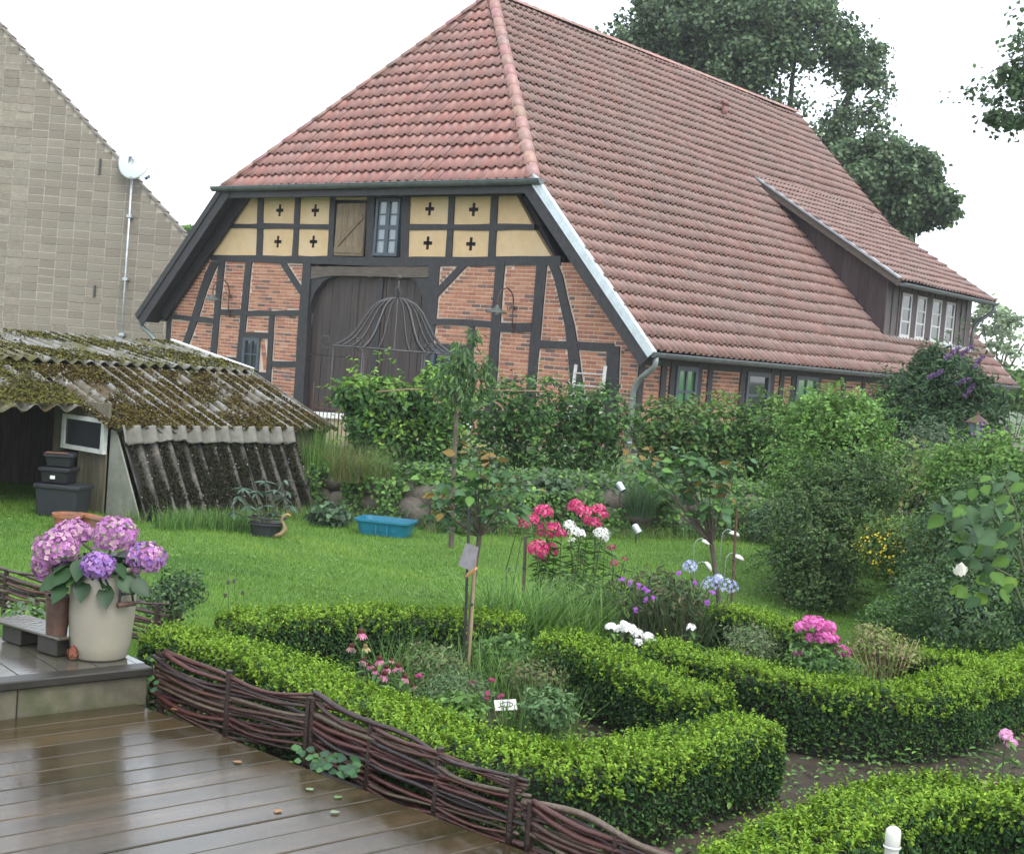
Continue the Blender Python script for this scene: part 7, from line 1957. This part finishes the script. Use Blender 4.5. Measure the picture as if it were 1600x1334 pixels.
# two small silver spotlights at the wall
def spot(label, px, py, dist, z):
    c = D(px, py, dist); t = thing('garden_spotlight', label, 'spotlight', (c[0], c[1], z), 0, 'silver garden spotlights')
    ax = unit(np.array((.55, -.35, -.75))[None])[0]
    mb = MB(); mb.tube([c - ax * .055, c - ax * .05, c + ax * .05], [.03, .042, .042], 14); mb.build('housing', M['galv'], t, smooth=False)
    mb = MB(); mb.tube([c - ax * .062, c - ax * .054], [.026, .029], 14); mb.build('back_cap', M['whitepaint'], t)
    mb = MB(); mb.tube([c + ax * .051, c + ax * .054], .034, 12); mb.build('lens', M['glass'], t)
    mb = MB(); mb.tube([(c[0], c[1], z - .05), c], .008, 6); mb.build('spike', M['blackiron'], t)
spot('small silver spotlight on top of the stone wall behind the crimson phlox', 970, 761, 15.7, .45)
spot('small silver spotlight at the lawn edge below the drooping grass clump', 995, 827, 15.4, 0)

# planter with a wooden duck in front of the leaning sheets
dp = P(415, 838, 0); dk = thing('duck_planter', 'basket planter of black hoops with a carved wooden duck neck', 'planter', dp)
M['duckwood'] = mat('duckwood', (.24, .17, .085), .6, var=.2, scale=12)
s_ = dp[1] / F_PX; c0 = D(418, 815, dp[1])
for (dz_, rr_) in ((.045, 30), (-.02, 29)):
    mb = MB(); mb.tube([c0 + np.array((rr_ * s_ * math.cos(2 * PI * k / 24), rr_ * s_ * .7 * math.sin(2 * PI * k / 24), dz_)) for k in range(25)], .009, 6, cap=False); mb.build('hoop', M['blackiron'], dk)
nk = [D(px, py, dp[1] - .12) for px, py in ((430, 838), (440, 834), (446, 826), (443, 818), (440, 812), (443, 806), (449, 803))]
mb = MB(); mb.tube(nk, [.022, .026, .022, .015, .013, .017, .009], 8); mb.build('duck_neck', M['duckwood'], dk, smooth=True)
mb = MB(); mb.tube([nk[-1], nk[-1] + np.array((.035, -.01, -.012))], [.012, .006], 6); mb.build('beak', M['tagorange'], dk)
mb = MB(); mb.lathe([(0, 0), (.14, 0), (.17, .15), (.0, .14)], (dp[0], dp[1], 0), 16, .7); mb.build('liner', M['darktub'], dk)
rd = thing('rhododendron', 'rhododendron with long glossy leaf rosettes growing in the duck planter', 'shrub', (dp[0], dp[1], .12))
lp = [leaf_proto('leaf', .13, c, M['leafgloss'], .27, .12, .15, 4) for c in ((.045, .085, .055), (.065, .11, .07), (.035, .07, .045))]
for (px, py) in ((372, 775), (388, 790), (402, 768), (415, 752), (430, 765), (445, 750), (440, 775), (456, 790), (412, 790), (425, 800), (365, 800), (395, 803), (450, 768), (380, 762)):
    c = D(px, py, dp[1] + rnd.uniform(-.1, .1)); mb = MB(); mb.tube([(dp[0], dp[1], .12), ((dp[0] + c[0]) / 2, (dp[1] + c[1]) / 2, .12 + (c[2] - .12) * .6), c], .006, 5); mb.build('stem', M['stem'], rd)
    for k in range(9): an = 2 * PI * k / 9 + rnd.random(); d = np.array((math.cos(an), math.sin(an), rnd.uniform(-.25, .55))); put_leaf(rd, rnd.choice(lp), c, UP + d * .25 + rng.normal(size=3) * .2, d, rnd.uniform(.7, 1.05))
# round-leaved clumps at wall foot and top
rnl = dict(size=.075)
def clump(label, x0, x1, y0, y1, dist, n, pal, zb): return fill('lady_mantle', label, x0, x1, y0, y1, dist, n, .09, pal, .95, .22, zb=zb)
GG = [(.085, .145, .07), (.07, .12, .06), (.10, .17, .09)]
clump('pale round-leaved clump at the right foot of the leaning sheets', 482, 548, 786, 830, 14.8, 260, GG, 0)
clump('grey-green clump on top of the wall behind the crimson phlox', 828, 900, 745, 785, 15.9, 260, GG, .42)
clump('pale leafy clump at the wall foot left of the big privet', 1175, 1225, 790, 835, 16.2, 240, GG, 0)
clump('fresh leafy clump on the wall right of the upper spotlight', 1010, 1060, 755, 790, 16.3, 220, GREEN['light'], .42)
clump('yellowish leafy clump on the wall under the big beech hedge', 640, 700, 735, 770, 15.6, 220, GREEN['light'], .42)

# white rose at the right edge, near
rr0 = P(1640, 1180, .05); wr = thing('rose_bush', 'near rose branch with large pale leaves and one white rose at the right edge', 'rose', rr0)
wl_ = [leaf_proto('leaf', 1.0, c, M['roseleaf'], .72, .12, .18, 5) for c in ((.055, .105, .045), (.035, .075, .03), (.075, .15, .03), (.10, .18, .025))]
dd = 6.4
arc = [(1640, 1180), (1625, 980), (1590, 860), (1545, 800), (1500, 800)]
for ar in (arc, [(1640, 1180), (1620, 1000), (1580, 900), (1540, 880), (1510, 900)], [(1640, 1100), (1610, 900), (1585, 790), (1565, 745)]):
    pts = [D(px, py, dd + .2) for px, py in ar]; pts[0][2] = max(.05, pts[0][2]); mb = MB(); mb.tube(pts, [.010, .008, .006, .005, .003][:len(pts)], 6); mb.build('branch', M['stem'], wr)
for (px, py, s, k) in ((1466, 799, 30, 1), (1480, 797, 22, 0), (1490, 794, 24, 2), (1508, 795, 32, 0), (1530, 793, 26, 2), (1545, 803, 26, 0), (1520, 822, 26, 0), (1540, 828, 30, 0), (1500, 812, 26, 1), (1487, 815, 24, 1), (1512, 838, 34, 1), (1535, 850, 36, 0), (1548, 862, 30, 0), (1500, 858, 30, 1), (1508, 871, 28, 0), (1525, 885, 26, 0), (1520, 905, 24, 3), (1504, 925, 28, 3), (1550, 905, 30, 3), (1535, 935, 28, 3), (1556, 925, 24, 2), (1562, 760, 24, 0), (1570, 780, 26, 2), (1556, 790, 24, 0), (1575, 820, 30, 1), (1568, 845, 28, 0), (1570, 880, 28, 2), (1580, 910, 26, 3), (1515, 768, 22, 2), (1540, 750, 22, 2), (1585, 750, 26, 0)):
  for rep in range(2):
    an = rnd.uniform(0, 6.28); put_leaf(wr, wl_[k if rep == 0 else rnd.randrange(3)], D(px + 8 + rep * rnd.uniform(-16, 16), py - 6 + rep * rnd.uniform(-14, 14), dd + rnd.uniform(-.1, .12)), (rnd.uniform(-.7, .7), -.55 + rnd.uniform(-.4, .4), .8), (-.6 + rnd.uniform(-.9, .9), -.3, -.35 + rnd.uniform(-.5, .3)), s / F_PX * dd * 1.1)
rc = D(1501, 895, dd - .05); pos, d = dome(rc, (.026, .026, .03), 26, -.6); leaf_obj('flower', [leaf_arrays(pos, unit(d + rng.normal(size=d.shape) * .2), .036, tints(26, [(.78, .77, .66), (.80, .80, .72)], .05), 'hex', .95, tdir=np.tile(UP, (26, 1)) + d * .4, fold=-.15)], wr, M['petal'])

# fallen and creeping leaves at the deck edge
iv = thing('ivy', 'ivy leaves creeping under the first wattle panel at the deck corner', 'ivy', P(240, 1090, .23)); ivl = [leaf_proto('leaf', .045, c, M['leafgloss'], .95, .1, .1, 3) for c in ((.03, .085, .03), (.05, .12, .035), (.025, .06, .03))]
for k in range(46):
    q = P(rnd.gauss(232, 16), rnd.gauss(1082, 16), .23); q[2] = .24 + rnd.random() * .12; put_leaf(iv, rnd.choice(ivl), q, (rnd.uniform(-.4, .4), -.6, .8), rng.normal(size=3), rnd.uniform(.5, 1.0))
iv2 = thing('ivy', 'bright ivy sprig growing out from under the middle wattle panel onto the deck', 'ivy', P(505, 1215, .23))
for k in range(44):
    u = rnd.random(); q = P(462 + 90 * u + rnd.gauss(0, 5), 1188 + 22 * u + rnd.gauss(0, 7), .24); q[2] = .245 + rnd.random() * .05; put_leaf(iv2, rnd.choice(ivl), q, (rnd.uniform(-.3, .3), -.5, .9), rng.normal(size=3), rnd.uniform(.6, 1.15))
fl = [leaf_proto('fallen_leaf', .042, c, M['leafgloss'], .8, .1, .02, 3) for c in ((.16, .22, .12), (.24, .13, .05), (.10, .17, .06))]
spots = [(488, 1236, 0, 'pale green fallen leaf on the wet deck nearest the wattle'), (523, 1248, 2, 'fresh green fallen leaf on the deck below the ivy sprig'), (515, 1270, 0, 'grey-green fallen leaf on the deck toward the lower edge'), (437, 1265, 1, 'brownish fallen leaf alone on the wet deck boards'), (250, 1045, 1, 'reddish fallen leaf at the corner of the raised deck'), (378, 1192, 1, 'brown fallen leaf on the dark wet boards')]
for (px, py, k, lab) in spots:
    q = P(px, py, .232); q[2] = .236
    if py == 1045: q = P(268, 1107, .232); q[2] = .236
    o = link('fallen_leaf', fl[k]); tag(o, lab, 'leaf', 'leaves fallen on the deck'); o.location = tuple(q); o.rotation_euler = (0, 0, rnd.uniform(0, 6.28)); o.scale = (1, 1, 1)
# weeds and litter on the soil
n = 19000; xx = rng.uniform(-1.9, 3.6, n); yy2 = rng.uniform(4.6, 9.3, n); ok = in_poly(BED, xx, yy2); pos = np.stack([xx, yy2, np.full(n, .055) + rng.random(n) ** 2 * .13], 1)[ok]; msk = lumps(pos * 2.2, 4, 6, 1.3) + .5 * (pos[:, 0] < .9) > -.2; pos = pos[msk]
tag(leaf_obj('bed_weeds', [leaf_arrays(pos, orient(np.zeros_like(pos) + UP, .8, .6), .032 * rng.uniform(.5, 1.3, len(pos)), tints(len(pos), GREEN['light'] + GREEN['beech'] + [(.07, .05, .03)], .3), 'hex', .6)]), kind='stuff')
# rounded white post head at the lower edge
wp = D(1397, 1290, 4.6); wq = thing('white_post', 'rounded white post head just showing at the lower right edge', 'post', (wp[0], wp[1], .03))
mb = MB(); hh = wp[2] - .03; mb.lathe([(0, hh), (.014, hh - .003), (.024, hh - .012), (.026, hh - .026), (.026, hh - .06), (.024, hh - .065), (.024, 0)], (0, 0, 0), 16); mb.build('post_head', M['ornament'], wq, world=False, smooth=True)
mb = MB(); mb.lathe([(.029, hh - .075), (.031, hh - .07), (.029, hh - .065)], (0, 0, 0), 16); mb.build('collar', M['ornament'], wq, world=False)

# ------------------------------------------------------------------ the damp air
hzm = bpy.data.materials.new('haze'); hzm.use_nodes = True
for n in list(hzm.node_tree.nodes):
    if n.type == 'BSDF_PRINCIPLED': hzm.node_tree.nodes.remove(n)
pv_ = hzm.node_tree.nodes.new('ShaderNodeVolumePrincipled')
pv_.inputs['Color'].default_value = (.93, .96, 1.0, 1); pv_.inputs['Density'].default_value = .0006
hzm.node_tree.links.new(pv_.outputs[0], [n for n in hzm.node_tree.nodes if n.type == 'OUTPUT_MATERIAL'][0].inputs['Volume'])
mb = MB(); mb.box((-305, -85, -1.03), (305, 425, 26)); tag(mb.build('haze', hzm), kind='stuff')
